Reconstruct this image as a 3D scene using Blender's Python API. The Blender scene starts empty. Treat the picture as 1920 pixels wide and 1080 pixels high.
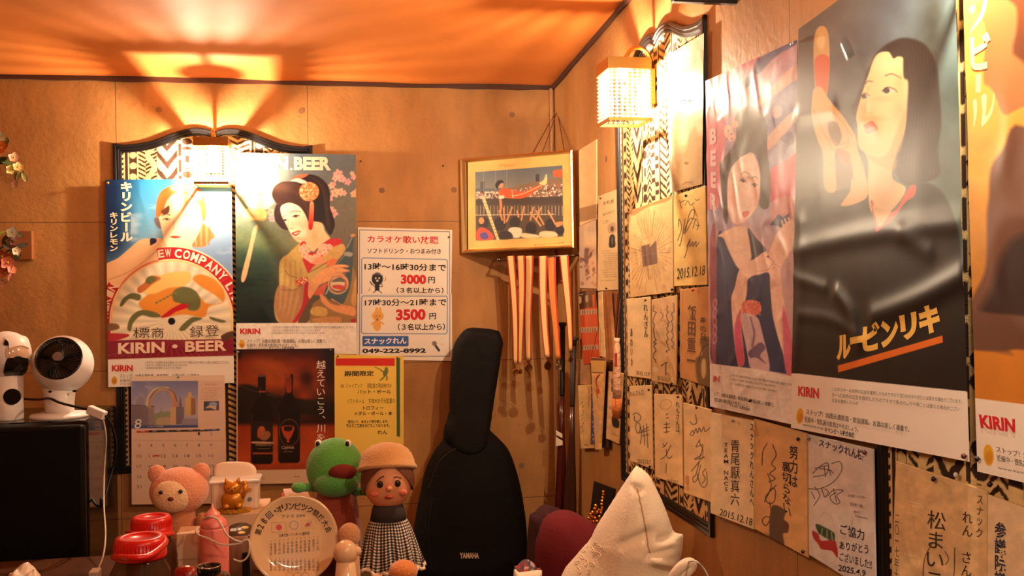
import bpy, math, random
import numpy as np
from mathutils import Vector, Matrix, noise as mnoise

# ------------------------------------------------------------------ camera, world, exposure
F = 1867.0                       # focal length in pixels of the 1920 wide frame
YAW, ROLL = math.radians(10.32), 0.0151
EYE = np.array([0.0, 0.0, 1.60])
D, W = 4.245, 0.970              # back wall y = D, right wall x = W
_f = np.array([math.sin(YAW), math.cos(YAW), 0.0])
_r0 = np.array([math.cos(YAW), -math.sin(YAW), 0.0]); _u0 = np.array([0, 0, 1.0])
_r = _r0 * math.cos(ROLL) - _u0 * math.sin(ROLL)
_u = _u0 * math.cos(ROLL) + _r0 * math.sin(ROLL)
SC = bpy.context.scene
COL = SC.collection
cam_data = bpy.data.cameras.new('camera'); cam = bpy.data.objects.new('camera', cam_data); COL.objects.link(cam)
cam_data.sensor_width = 36.0; cam_data.lens = 36.0 * F / 1920.0; cam_data.clip_start = 0.02
cam.matrix_world = Matrix(((_r[0], _u[0], -_f[0], EYE[0]), (_r[1], _u[1], -_f[1], EYE[1]), (_r[2], _u[2], -_f[2], EYE[2]), (0, 0, 0, 1)))
SC.camera = cam
wd = bpy.data.worlds.new('world'); SC.world = wd; wd.use_nodes = True
wd.node_tree.nodes['Background'].inputs[0].default_value = (1.0, 0.62, 0.36, 1)
wd.node_tree.nodes['Background'].inputs[1].default_value = 0.025
SC.view_settings.view_transform = 'Standard'; SC.view_settings.look = 'None'
SC.view_settings.exposure = 0.0; SC.view_settings.gamma = 1.0; SC.view_settings.use_curve_mapping = False
SC.cycles.use_denoising = True
SC.cycles.max_bounces = 8; SC.cycles.transparent_max_bounces = 24; SC.cycles.sample_clamp_indirect = 6.0
BULB = 19000.0                  # radiance of the sconce bulbs
BULB_RGB = (1.0, 0.82, 0.60)
def point_lamp(name, loc, watts, rgb, r):
    l = bpy.data.lights.new(name, 'POINT'); l.energy = watts; l.color = rgb; l.shadow_soft_size = r
    o = bpy.data.objects.new(name, l); o.location = loc; COL.objects.link(o); return o
point_lamp('room_fill_light', (0.10, 0.78, 1.78), 19.0, (1.0, 0.80, 0.58), 0.10)  # added fill lamp near the camera, no fixture, brightens the right wall
point_lamp('room_fill_light', (-1.6, 2.4, 2.35), 2.0, (1.0, 0.70, 0.45), 0.12)  # weak second fill on the left, also added without a fixture

# ------------------------------------------------------------------ pixel <-> place
def rays(P):
    P = np.asarray(P, float).reshape(-1, 2)
    d = _f[None] * F + _r[None] * (P[:, :1] - 960.0) - _u[None] * (P[:, 1:] - 540.0)
    return d
def project(P):
    q = np.asarray(P, float).reshape(-1, 3) - EYE
    z = q @ _f
    return np.stack([960 + F * (q @ _r) / z, 540 - F * (q @ _u) / z], 1)
def at(px, py, x=None, y=None, z=None):
    d = rays([(px, py)])[0]
    if x is not None: t = (x - EYE[0]) / d[0]
    elif y is not None: t = (y - EYE[1]) / d[1]
    else: t = (z - EYE[2]) / d[2]
    return EYE + d * t
class Plane:
    def __init__(s, O, U, V, N): s.O, s.U, s.V, s.N = [np.array(a, float) for a in (O, U, V, N)]
    def hit(s, P, off=0.0):
        d = rays(P); O = s.O + s.N * off
        t = ((O - EYE) @ s.N) / (d @ s.N)
        return EYE + d * t[:, None]
    def uv(s, P): q = P - s.O; return np.stack([q @ s.U, q @ s.V], 1)
    def xyz(s, uv, off=0.0):
        uv = np.asarray(uv, float).reshape(-1, 2)
        return s.O + uv[:, :1] * s.U + uv[:, 1:] * s.V + s.N * off
BACK = Plane((0, D, 0), (1, 0, 0), (0, 0, 1), (0, -1, 0))
RIGHT = Plane((W, 0, 0), (0, -1, 0), (0, 0, 1), (-1, 0, 0))
def Z(ox, oy, s):                     # coordinates read off an enlarged view of the photograph
    def f(*pts):
        pts = pts[0] if len(pts) == 1 and hasattr(pts[0][0], '__len__') else pts
        return [(ox + a / s, oy + b / s) for a, b in pts]
    return f

# ------------------------------------------------------------------ numbers
def _h(ix, iy, seed):
    n = (ix.astype(np.int64) * 374761393 + iy.astype(np.int64) * 668265263 + seed * 1442695041) & 0x7fffffff
    n = ((n ^ (n >> 13)) * 1274126177) & 0x7fffffff
    return ((n ^ (n >> 16)) & 0xffff) / 65535.0
def vnoise(x, y, seed=0):
    ix, iy = np.floor(x), np.floor(y); fx, fy = x - ix, y - iy
    fx = fx * fx * (3 - 2 * fx); fy = fy * fy * (3 - 2 * fy)
    a = _h(ix, iy, seed); b = _h(ix + 1, iy, seed); c = _h(ix, iy + 1, seed); d = _h(ix + 1, iy + 1, seed)
    return (a * (1 - fx) + b * fx) * (1 - fy) + (c * (1 - fx) + d * fx) * fy
def fbm(x, y, seed=0, o=4):
    s = 0; a = .5
    for k in range(o): s = s + a * vnoise(x * 2 ** k, y * 2 ** k, seed + k * 17); a *= .5
    return s
def lin(c):
    c = np.clip(np.asarray(c, float), 0, 1)
    return np.where(c <= .04045, c / 12.92, ((c + .055) / 1.055) ** 2.4)
def rgb(*c): return tuple(lin(np.array(c) / 255.0)) + (1.0,)
def crom(pts, n=6, closed=True):
    P = np.asarray(pts, float)
    if closed: Q = np.concatenate([P[-1:], P, P[:2]])
    else: Q = np.concatenate([P[:1] * 2 - P[1:2], P, P[-1:] * 2 - P[-2:-1]])
    out = []
    for i in range(1, len(Q) - 2):
        p0, p1, p2, p3 = Q[i - 1], Q[i], Q[i + 1], Q[i + 2]
        for k in range(n):
            t = k / n
            out.append(.5 * ((2 * p1) + (p2 - p0) * t + (2 * p0 - 5 * p1 + 4 * p2 - p3) * t * t + (3 * p1 - p0 - 3 * p2 + p3) * t ** 3))
    if not closed: out.append(Q[-2])
    return np.array(out)
def seg_dist(X, Y, P, closed=True):
    """distance to the outline and whether inside"""
    d2 = np.full(X.shape, 1e18); ins = np.zeros(X.shape, bool)
    n = len(P)
    for i in range(n if closed else n - 1):
        ax, ay = P[i]; bx, by = P[(i + 1) % n]
        vx, vy = bx - ax, by - ay; L = vx * vx + vy * vy + 1e-12
        t = np.clip(((X - ax) * vx + (Y - ay) * vy) / L, 0, 1)
        d2 = np.minimum(d2, (X - ax - t * vx) ** 2 + (Y - ay - t * vy) ** 2)
        if closed and ay != by:
            c = (ay > Y) != (by > Y)
            ins ^= c & (X < (bx - ax) * (Y - ay) / (by - ay) + ax)
    return np.sqrt(d2), ins

# ------------------------------------------------------------------ materials
MATS = {}
def mat(name, col=(.5, .5, .5, 1), rough=.6, metal=0., spec=.5, attr=False, coat=0., noise=None, emit=None, bump=None, sheen=0.):
    if name in MATS: return MATS[name]
    m = bpy.data.materials.new(name); m.use_nodes = True; nt = m.node_tree; b = nt.nodes['Principled BSDF']
    b.inputs['Base Color'].default_value = col; b.inputs['Roughness'].default_value = rough; b.inputs['Metallic'].default_value = metal
    b.inputs['Specular IOR Level'].default_value = spec; b.inputs['Coat Weight'].default_value = coat
    b.inputs['Coat Roughness'].default_value = .12; b.inputs['Sheen Weight'].default_value = sheen
    src = None
    if attr:
        a = nt.nodes.new('ShaderNodeAttribute'); a.attribute_name = 'Col'; src = a.outputs['Color']
        nt.links.new(src, b.inputs['Base Color'])
    if noise:                                   # (scale, amount)
        tc = nt.nodes.new('ShaderNodeTexCoord'); n = nt.nodes.new('ShaderNodeTexNoise')
        n.inputs['Scale'].default_value = noise[0]; n.inputs['Detail'].default_value = 6
        nt.links.new(tc.outputs['Object'], n.inputs['Vector'])
        mr = nt.nodes.new('ShaderNodeMapRange'); mr.inputs[3].default_value = 1 - noise[1]; mr.inputs[4].default_value = 1 + noise[1]
        nt.links.new(n.outputs['Fac'], mr.inputs[0])
        mx = nt.nodes.new('ShaderNodeVectorMath'); mx.operation = 'MULTIPLY'
        if src is not None: nt.links.new(src, mx.inputs[0])
        else: mx.inputs[0].default_value = col[:3]
        nt.links.new(mr.outputs[0], mx.inputs[1]); nt.links.new(mx.outputs[0], b.inputs['Base Color'])
    if bump:
        tc = nt.nodes.new('ShaderNodeTexCoord'); n = nt.nodes.new('ShaderNodeTexNoise'); n.inputs['Scale'].default_value = bump[0]
        n.inputs['Detail'].default_value = 5
        nt.links.new(tc.outputs['Object'], n.inputs['Vector'])
        bp = nt.nodes.new('ShaderNodeBump'); bp.inputs['Strength'].default_value = bump[1]; bp.inputs['Distance'].default_value = .01
        nt.links.new(n.outputs['Fac'], bp.inputs['Height']); nt.links.new(bp.outputs[0], b.inputs['Normal'])
    if emit:
        b.inputs['Emission Color'].default_value = tuple(emit[0]) + (1,); b.inputs['Emission Strength'].default_value = emit[1]
    MATS[name] = m; return m
GLOSS = mat('glossy_poster_print', attr=True, rough=.30, spec=.32)
PAPER = mat('paper_print', attr=True, rough=.62, spec=.3)
CARD = mat('card_print', attr=True, rough=.75, spec=.25)
LAMI = mat('laminated_print', attr=True, rough=.22, spec=.5, coat=.3)
CLOTH = mat('printed_cloth', attr=True, rough=.9, spec=.2, bump=(300, .15))
BLACKWOOD = mat('black_lacquered_wood', rgb(22, 18, 18), .32, spec=.5, noise=(40, .2))
BRASS = mat('brass', rgb(214, 160, 84), .28, metal=1.)
GOLD = mat('gold_frame_metal', rgb(225, 190, 130), .3, metal=1.)
PINM = {k: mat('pin_' + k, rgb(*v), .35) for k, v in {'black': (22, 20, 22), 'brown': (92, 42, 24), 'red': (190, 40, 26), 'grey': (120, 112, 108), 'gold': (205, 150, 50), 'white': (225, 215, 200)}.items()}
WHITEP = mat('white_plastic', rgb(232, 222, 214), .35)
BLACKP = mat('black_plastic', rgb(14, 13, 13), .25)

# ------------------------------------------------------------------ objects
WORLD = {}
def tag(o, label=None, cat=None, group=None, kind=None):
    if label: o['label'] = label
    if cat: o['category'] = cat
    if group: o['group'] = group
    if kind: o['kind'] = kind
    return o
def thing(name, loc, label, cat, group=None):
    o = bpy.data.objects.new(name, None); o.empty_display_size = .05
    o.location = [float(c) for c in loc]; COL.objects.link(o); WORLD[o.name] = np.array(loc, float)
    return tag(o, label, cat, group)
def mk(name, V, Fc, m, parent=None, smooth=False, col=None, mi=None, loc=None, bevel=0., auto=None, subs=0):
    """one mesh object; V in world coordinates"""
    V = np.asarray(V, float).reshape(-1, 3)
    L = np.array(loc, float) if loc is not None else (WORLD[parent.name] if parent is not None else (V.max(0) + V.min(0)) / 2)
    me = bpy.data.meshes.new(name)
    if isinstance(Fc, np.ndarray):
        n = Fc.shape[1]; me.vertices.add(len(V)); me.vertices.foreach_set('co', (V - L).ravel())
        me.loops.add(Fc.size); me.loops.foreach_set('vertex_index', Fc.ravel().astype(np.int32))
        me.polygons.add(len(Fc)); me.polygons.foreach_set('loop_start', np.arange(0, Fc.size, n, dtype=np.int32))
        me.update(calc_edges=True); me.validate()
    else:
        me.from_pydata([tuple(v) for v in (V - L)], [], [tuple(int(i) for i in f) for f in Fc]); me.update()
    for x in (m if isinstance(m, (list, tuple)) else [m]): me.materials.append(x)
    if mi is not None: me.polygons.foreach_set('material_index', np.asarray(mi, np.int32))
    if smooth: me.polygons.foreach_set('use_smooth', np.ones(len(me.polygons), bool))
    if col is not None:
        a = me.attributes.new('Col', 'FLOAT_COLOR', 'POINT')
        a.data.foreach_set('color', np.concatenate([lin(col), np.ones((len(col), 1))], 1).ravel().astype(np.float32))
    o = bpy.data.objects.new(name, me); COL.objects.link(o); WORLD[o.name] = L
    if parent is not None:
        o.parent = parent; o.location = [float(c) for c in (L - WORLD[parent.name])]
    else: o.location = [float(c) for c in L]
    if bevel:
        b = o.modifiers.new('bevel', 'BEVEL'); b.width = bevel; b.segments = 2; b.limit_method = 'ANGLE'
    if subs:
        b = o.modifiers.new('subdivision', 'SUBSURF'); b.levels = subs; b.render_levels = subs
    return o
class MB:
    def __init__(s): s.V = []; s.F = []; s.M = []; s.m = 0
    def add(s, V, Fc):
        k = len(s.V); s.V += [tuple(v) for v in V]; s.F += [tuple(int(i) + k for i in f) for f in Fc]; s.M += [s.m] * len(Fc); return s
    def box(s, c, d, R=None):
        c = np.array(c, float); h = np.array(d, float) / 2
        v = np.array([(i, j, k) for i in (-1, 1) for j in (-1, 1) for k in (-1, 1)], float) * h
        if R is not None: v = v @ np.array(R).T
        return s.add(v + c, [(0, 1, 3, 2), (4, 6, 7, 5), (0, 4, 5, 1), (2, 3, 7, 6), (0, 2, 6, 4), (1, 5, 7, 3)])
    def tube(s, path, r, n=10, caps=True, closed=False):
        P = np.asarray(path, float); k = len(P); r = np.broadcast_to(np.asarray(r, float), (k,))
        T = np.gradient(P, axis=0) if not closed else np.roll(P, -1, 0) - np.roll(P, 1, 0)
        T /= np.linalg.norm(T, axis=1)[:, None] + 1e-12
        a = np.array([0, 0, 1.]) if abs(T[0][2]) < .9 else np.array([1., 0, 0])
        V = []; nrm = np.cross(T[0], a); nrm /= np.linalg.norm(nrm)
        for i in range(k):
            nrm = nrm - T[i] * (nrm @ T[i]); nrm /= np.linalg.norm(nrm) + 1e-12; b = np.cross(T[i], nrm)
            for j in range(n):
                t = 2 * math.pi * j / n; V.append(P[i] + r[i] * (math.cos(t) * nrm + math.sin(t) * b))
        Fc = [(i * n + j, i * n + (j + 1) % n, ((i + 1) % k) * n + (j + 1) % n, ((i + 1) % k) * n + j) for i in range(k if closed else k - 1) for j in range(n)]
        if caps and not closed: Fc += [tuple(range(n))[::-1], tuple((k - 1) * n + j for j in range(n))]
        return s.add(V, Fc)
    def lathe(s, prof, c=(0, 0, 0), n=28, R=None, caps=True):
        """prof: (radius, height) list, around z"""
        k = len(prof); V = []
        for r, h in prof:
            for j in range(n):
                t = 2 * math.pi * j / n; V.append((r * math.cos(t), r * math.sin(t), h))
        V = np.array(V)
        if R is not None: V = V @ np.array(R).T
        Fc = [(i * n + j, i * n + (j + 1) % n, (i + 1) * n + (j + 1) % n, (i + 1) * n + j) for i in range(k - 1) for j in range(n)]
        if caps and prof[0][0] > 1e-6: Fc.append(tuple(range(n))[::-1])
        if caps and prof[-1][0] > 1e-6: Fc.append(tuple((k - 1) * n + j for j in range(n)))
        return s.add(V + np.array(c, float), Fc)
    def ball(s, c, r, nu=20, nv=12, R=None, cut=None):
        r = np.broadcast_to(np.asarray(r, float), (3,)); V = []
        for i in range(nv + 1):
            a = math.pi * i / nv
            for j in range(nu):
                t = 2 * math.pi * j / nu; V.append((math.sin(a) * math.cos(t), math.sin(a) * math.sin(t), math.cos(a)))
        V = np.array(V) * r
        if R is not None: V = V @ np.array(R).T
        Fc = [(i * nu + j, (i + 1) * nu + j, (i + 1) * nu + (j + 1) % nu, i * nu + (j + 1) % nu) for i in range(nv) for j in range(nu)]
        return s.add(V + np.array(c, float), Fc)
    def build(s, name, m, parent=None, **k): return mk(name, s.V, s.F, m, parent, mi=s.M if isinstance(m, (list, tuple)) else None, **k)
def rot(ax, deg): return np.array(Matrix.Rotation(math.radians(deg), 3, ax))
def facing(n):
    """matrix whose z axis points along n"""
    n = np.array(n, float); n /= np.linalg.norm(n)
    a = np.array([0, 0, 1.]) if abs(n[2]) < .95 else np.array([0, 1., 0])
    x = np.cross(a, n); x /= np.linalg.norm(x); y = np.cross(n, x)
    return np.stack([x, y, n], 1)

# ------------------------------------------------------------------ glyphs
_G = {}
def glyphs(s, bold=0., vertical=False, shear=0., gap=0.):
    k = (s, bold, vertical, shear, gap)
    if k in _G: return _G[k]
    if vertical:
        Vs, Fs, n = [], [], 0
        for i, ch in enumerate(s):
            if ch in ' \u3000': continue
            if ch in 'ー〜' : v, f = glyphs(ch, bold, False, 0); v = v - (v.max(0) + v.min(0)) / 2; v = np.stack([v[:, 1], -v[:, 0]], 1) * np.array([1, 1]) ; v = v * np.array([1, 1.])
            else: v, f = glyphs(ch, bold, False, shear)
            c = (v.max(0) + v.min(0)) / 2
            if ch in '、。': c = c - np.array([.3, .25])
            v = v - c + np.array([0, -i * (1.0 + gap)])
            Vs.append(v); Fs.append(f + n); n += len(v)
        r = (np.concatenate(Vs), np.concatenate(Fs)); _G[k] = r; return r
    cu = bpy.data.curves.new('glyph', 'FONT'); cu.body = s; cu.size = 1.0; cu.offset = bold; cu.shear = shear; cu.resolution_u = 3
    if gap: cu.space_character = 1 + gap
    ob = bpy.data.objects.new('glyph', cu)
    me = bpy.data.meshes.new_from_object(ob)
    me.calc_loop_triangles()
    V = np.zeros(len(me.vertices) * 3); me.vertices.foreach_get('co', V); V = V.reshape(-1, 3)[:, :2]
    T = np.zeros(len(me.loop_triangles) * 3, np.int32); me.loop_triangles.foreach_get('vertices', T); T = T.reshape(-1, 3)
    a = V[T[:, 1]] - V[T[:, 0]]; b = V[T[:, 2]] - V[T[:, 0]]
    flip = a[:, 0] * b[:, 1] - a[:, 1] * b[:, 0] < 0
    T[flip] = T[flip][:, ::-1]
    bpy.data.objects.remove(ob); bpy.data.curves.remove(cu); bpy.data.meshes.remove(me)
    _G[k] = (V, T); return V, T
def subdiv(V, T, m):
    for _ in range(4):
        e = np.linalg.norm(V[T] - V[np.roll(T, 1, 1)], axis=2).max(1)
        big = e > m
        if not big.any(): break
        Tb = T[big]; n = len(V)
        mids = np.concatenate([(V[Tb[:, 0]] + V[Tb[:, 1]]) / 2, (V[Tb[:, 1]] + V[Tb[:, 2]]) / 2, (V[Tb[:, 2]] + V[Tb[:, 0]]) / 2])
        k = len(Tb); i = np.arange(k); ab, bc, ca = n + i, n + k + i, n + 2 * k + i
        V = np.concatenate([V, mids])
        T = np.concatenate([T[~big], np.stack([Tb[:, 0], ab, ca], 1), np.stack([ab, Tb[:, 1], bc], 1), np.stack([ca, bc, Tb[:, 2]], 1), np.stack([ab, bc, ca], 1)])
    return V, T

# ------------------------------------------------------------------ printed sheets
def inside(p, q):
    r = np.ones(len(p), bool); m = q.mean(0)
    for i in range(4):
        a, b = q[i], q[(i + 1) % 4]; c = lambda x: (b[0] - a[0]) * (x[..., 1] - a[1]) - (b[1] - a[1]) * (x[..., 0] - a[0])
        r &= c(p) * c(m) >= 0
    return r
class Sheet:
    """a sheet of paper or card on a plane; the print is laid down in layers"""
    def __init__(s, plane, quad, off, base, step=1.0, bump=None, thick=0.0):
        s.pl, s.off, s.bump, s.thick = plane, off, bump, thick
        q = np.array(quad, float); s.c3 = plane.hit(q, off)
        e = lambda a, b: np.linalg.norm(q[a] - q[b])
        s.nu = max(2, int(max(e(0, 1), e(3, 2)) / step)) + 1; s.nv = max(2, int(max(e(0, 3), e(1, 2)) / step)) + 1
        a, b = np.meshgrid(np.linspace(0, 1, s.nu), np.linspace(0, 1, s.nv)); a = a.ravel()[:, None]; b = b.ravel()[:, None]
        s.s, s.t = a[:, 0], b[:, 0]
        s.P = (s.c3[0] * (1 - a) + s.c3[1] * a) * (1 - b) + (s.c3[3] * (1 - a) + s.c3[2] * a) * b
        p = project(s.P); s.X, s.Y = p[:, 0], p[:, 1]; s.q = q
        s.C = np.tile(np.array(base, float) / 255.0, (len(s.X), 1)); s.TV, s.TF, s.TC, s.n = [], [], [], 0
    def _put(s, idx, cov, col):
        if callable(col): c = np.asarray(col(s.X[idx], s.Y[idx]), float) / 255.0
        else: c = np.array(col, float)[None] / 255.0
        s.C[idx] = s.C[idx] * (1 - cov[:, None]) + c * cov[:, None]
    def _near(s, P, pad):
        return np.nonzero((s.X > P[:, 0].min() - pad) & (s.X < P[:, 0].max() + pad) & (s.Y > P[:, 1].min() - pad) & (s.Y < P[:, 1].max() + pad))[0]
    def poly(s, pts, col, soft=.7, smooth=True, a=1.):
        P = crom(pts, 5) if smooth else np.array(pts, float)
        i = s._near(P, soft + 1)
        if not len(i): return s
        d, ins = seg_dist(s.X[i], s.Y[i], P)
        cov = np.clip(.5 + np.where(ins, d, -d) / (2 * soft), 0, 1) * a
        s._put(i, cov, col); return s
    def rect(s, x0, y0, x1, y1, col, soft=.5, a=1.): return s.poly([(x0, y0), (x1, y0), (x1, y1), (x0, y1)], col, soft, False, a)
    def ell(s, cx, cy, rx, ry, col, ang=0, soft=.7, a=1., ring=None):
        P = np.array([(cx - rx - ry, cy - rx - ry), (cx + rx + ry, cy + rx + ry)]); i = s._near(P, soft)
        if not len(i): return s
        t = math.radians(ang); dx, dy = s.X[i] - cx, s.Y[i] - cy
        u = (dx * math.cos(t) + dy * math.sin(t)) / rx; v = (-dx * math.sin(t) + dy * math.cos(t)) / ry
        d = (1 - np.sqrt(u * u + v * v)) * min(rx, ry)
        if ring: d = ring / 2 - np.abs(d)
        s._put(i, np.clip(.5 + d / (2 * soft), 0, 1) * a, col); return s
    def line(s, pts, w, col, soft=.5, smooth=True, a=1.):
        P = crom(pts, 5, False) if smooth and len(pts) > 2 else np.array(pts, float)
        i = s._near(P, w + soft + 1)
        if not len(i): return s
        d, _ = seg_dist(s.X[i], s.Y[i], P, False)
        s._put(i, np.clip(.5 + (w / 2 - d) / (2 * soft), 0, 1) * a, col); return s
    def wash(s, fn):                       # fn(X, Y) -> (colour 0..255, alpha)
        c, a = fn(s.X, s.Y); a = np.broadcast_to(a, s.X.shape)[:, None]
        s.C = s.C * (1 - a) + np.asarray(c, float) / 255.0 * a; return s
    def mottle(s, scale, amt, seed=0):
        n = fbm(s.X / scale, s.Y / scale, seed) - .47
        s.C = np.clip(s.C * (1 + amt * n[:, None] * 2), 0, 1); return s
    def text(s, body, box, col, bold=0., vertical=False, shear=0., gap=0., a=1.):
        """box: (x0,y0,x1,y1) or four corners TL TR BR BL, in the frame of the photograph"""
        V, T = glyphs(body, bold, vertical, shear, gap)
        lo, hi = V.min(0), V.max(0); t = (V - lo) / (hi - lo + 1e-9); u, v = t[:, :1], 1 - t[:, 1:]
        if len(box) == 4 and not hasattr(box[0], '__len__'):
            x0, y0, x1, y1 = box; box = [(x0, y0), (x1, y0), (x1, y1), (x0, y1)]
        q = np.array(box, float)
        p = (q[0] * (1 - u) + q[1] * u) * (1 - v) + (q[3] * (1 - u) + q[2] * u) * v
        if s.bump: p, T = subdiv(p, T, 7.0)
        out = ~inside(p, s.q)
        if out.any():                              # lettering ends where the sheet ends
            p, T = subdiv(p, T, 2.0); T = T[inside(p[T].mean(1), s.q)]
            if not len(T): return s
        P = s.pl.hit(p, s.off)
        s.TV.append(P); s.TF.append(T + s.n); s.n += len(P); s.TC.append(np.tile(np.array(col, float) / 255., (len(P), 1))); return s
    def arc(s, body, c, r, a0, a1, h, col, bold=.03, sx=1.0):
        """letters around a circle; angles in degrees, 0 = up, clockwise"""
        n = len(body)
        for i, ch in enumerate(body):
            if ch == ' ': continue
            t = math.radians(a0 + (a1 - a0) * (i + .5) / n); w = abs(math.radians(a1 - a0)) * r / n * .42 * sx
            ux, uy = math.cos(t), math.sin(t); ox, oy = math.sin(t), -math.cos(t)
            if a1 < a0: pass
            m = np.array([c[0] + ox * r, c[1] + oy * r]); U = np.array([ux, uy]) * w; O = np.array([ox, oy]) * h / 2
            s.text(ch, [m - U + O, m + U + O, m + U - O, m - U - O], col, bold)
        return s
    def disp(s, P):
        if s.bump is None: return np.zeros(len(P))
        uv = s.pl.uv(P); return s.bump(uv[:, 0], uv[:, 1])
    def finish(s, name, label, cat, m=PAPER, group=None, parent=None):
        P = s.P + s.pl.N * s.disp(s.P)[:, None]; nu, nv = s.nu, s.nv
        i = np.arange(nu * nv).reshape(nv, nu)
        Fq = np.stack([i[1:, :-1], i[1:, 1:], i[:-1, 1:], i[:-1, :-1]], -1).reshape(-1, 4)
        C = s.C; Vs = [P]; Ft = [Fq[:, [0, 1, 2]], Fq[:, [0, 2, 3]]]; n = len(P); Cs = [C]
        if s.thick:
            ring = np.concatenate([i[0, :], i[1:, -1], i[-1, -2::-1], i[-2:0:-1, 0]]); k = len(ring)
            back = P[ring] - s.pl.N * s.thick; Vs.append(back); Cs.append(C[ring] * .9)
            a = ring; b = np.roll(ring, -1); c = n + np.arange(k); d = np.roll(c, -1)
            Ft += [np.stack([a, b, d], 1), np.stack([a, d, c], 1)]; n += k
        if s.TV:
            TP = np.concatenate(s.TV); TP = TP + s.pl.N * (s.disp(TP) + .0006)[:, None]
            Vs.append(TP); Cs.append(np.concatenate(s.TC)); Ft.append(np.concatenate(s.TF) + n)
        o = mk(name, np.concatenate(Vs), np.concatenate(Ft).astype(np.int32), m, parent, smooth=True, col=np.concatenate(Cs))
        return tag(o, label, cat, group) if parent is None else o
def wrinkle(amp, scale, seed, crease=0.5):
    def f(u, v):
        a = fbm(u / scale, v / scale, seed, 3) - .45
        b = np.abs(vnoise(u / scale * 1.7 + v / scale * .6 + 3, v / scale * 1.1 - u / scale * .5, seed + 5) - .5) * 2
        return amp * (a * 1.2 + crease * np.exp(-(b * 3.2) ** 2) * .6)
    return f
def creases(plane, off, segs, base=None):
    """folds and dents in a sheet: (points in the frame of the photograph, width in metres, height)"""
    S = [(plane.uv(plane.hit(crom(p, 4, False) if len(p) > 2 else p, off)), w, h) for p, w, h in segs]
    def f(u, v):
        a = base(u, v) if base else np.zeros(u.shape)
        for P, w, h in S:
            lo, hi = P.min(0) - 4 * w, P.max(0) + 4 * w; i = np.nonzero((u > lo[0]) & (u < hi[0]) & (v > lo[1]) & (v < hi[1]))[0]
            if len(i): d, _ = seg_dist(u[i], v[i], P, False); a[i] += h * np.exp(-(d / w) ** 2)
        return a
    return f
def bar(X, Y, x0, y0, x1, y1): return np.clip(((X - x0) * (x1 - x0) + (Y - y0) * (y1 - y0)) / ((x1 - x0) ** 2 + (y1 - y0) ** 2), 0, 1)
def grad(stops, x0, y0, x1, y1):
    """colour ramp along a line; stops: (position, colour)"""
    xs = [k for k, _ in stops]; cs = np.array([c for _, c in stops], float)
    def f(X, Y):
        t = bar(X, Y, x0, y0, x1, y1); return np.stack([np.interp(t, xs, cs[:, k]) for k in range(3)], 1)
    return f

# ------------------------------------------------------------------ soft and swollen forms
def inflate(outline, step, hf, rim, hb=None, seed=0):
    """outline (u,v): front height field hf(d,u,v) with d = distance to the edge; a back face too. Returns uvh, faces"""
    P = np.asarray(outline, float); lo, hi = P.min(0) - step, P.max(0) + step
    gu = np.arange(lo[0], hi[0] + step, step); gv = np.arange(lo[1], hi[1] + step, step)
    A, B = np.meshgrid(gu, gv); X, Y = A.ravel().copy(), B.ravel().copy()
    d, ins = seg_dist(X, Y, P)
    near = (~ins) & (d < step * 1.45)
    for k in np.nonzero(near)[0]:                       # snap to the edge
        best = None
        for i in range(len(P)):
            a, b = P[i], P[(i + 1) % len(P)]; ab = b - a; t = np.clip(((X[k] - a[0]) * ab[0] + (Y[k] - a[1]) * ab[1]) / (ab @ ab + 1e-12), 0, 1)
            q = a + ab * t; dd = (q[0] - X[k]) ** 2 + (q[1] - Y[k]) ** 2
            if best is None or dd < best[0]: best = (dd, q)
        X[k], Y[k] = best[1]
    d = np.where(ins, d, 0); ok = ins | near
    nu, nv = len(gu), len(gv); idx = np.arange(nu * nv).reshape(nv, nu)
    q = np.stack([idx[:-1, :-1], idx[:-1, 1:], idx[1:, 1:], idx[1:, :-1]], -1).reshape(-1, 4)
    q = q[ok[q].all(1) & ins[q].any(1)]
    used = np.unique(q); mp = -np.ones(nu * nv, int); mp[used] = np.arange(len(used))
    X, Y, d = X[used], Y[used], d[used]; q = mp[q]; e = d <= 0
    h = np.where(e, 0, hf(d, X, Y)); g = np.where(e, 0, (hb or hf)(d, X, Y))
    n = len(X); back = np.where(e, np.arange(n), n + np.arange(n))
    V = np.concatenate([np.stack([X, Y, h], 1), np.stack([X, Y, -g], 1)])
    Fc = np.concatenate([q, back[q][:, ::-1]])
    return V, Fc, e
def dome(t, r): return lambda d, u, v: t * np.sqrt(np.clip(1 - (1 - np.clip(d / r, 0, 1)) ** 2, 0, 1))
def swollen(name, outline_px, y, step, hf, m, parent=None, hb=None, tilt=0.0, smooth=True, color=None, wob=None, plane=None, label=None, cat=None, group=None):
    """a swollen form whose outline is read at depth y, facing the room; tilt leans the top back"""
    plane = plane or Plane((0, y, 0), (1, 0, 0), (0, 0, 1), (0, -1, 0))
    uv = plane.uv(plane.hit(outline_px)); zb = uv[:, 1].min()
    V, Fc, e = inflate(uv, step, hf, 0, hb)
    X = plane.xyz(V[:, :2]) + plane.N * (V[:, 2] - (V[:, 1] - zb) * tilt)[:, None]
    if wob: X = X + wob(X)
    c = color(X, V) if color else None
    o = mk(name, X, Fc.astype(np.int32), m, parent, smooth=smooth, col=c)
    if label: tag(o, label, cat, group)
    return o
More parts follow.
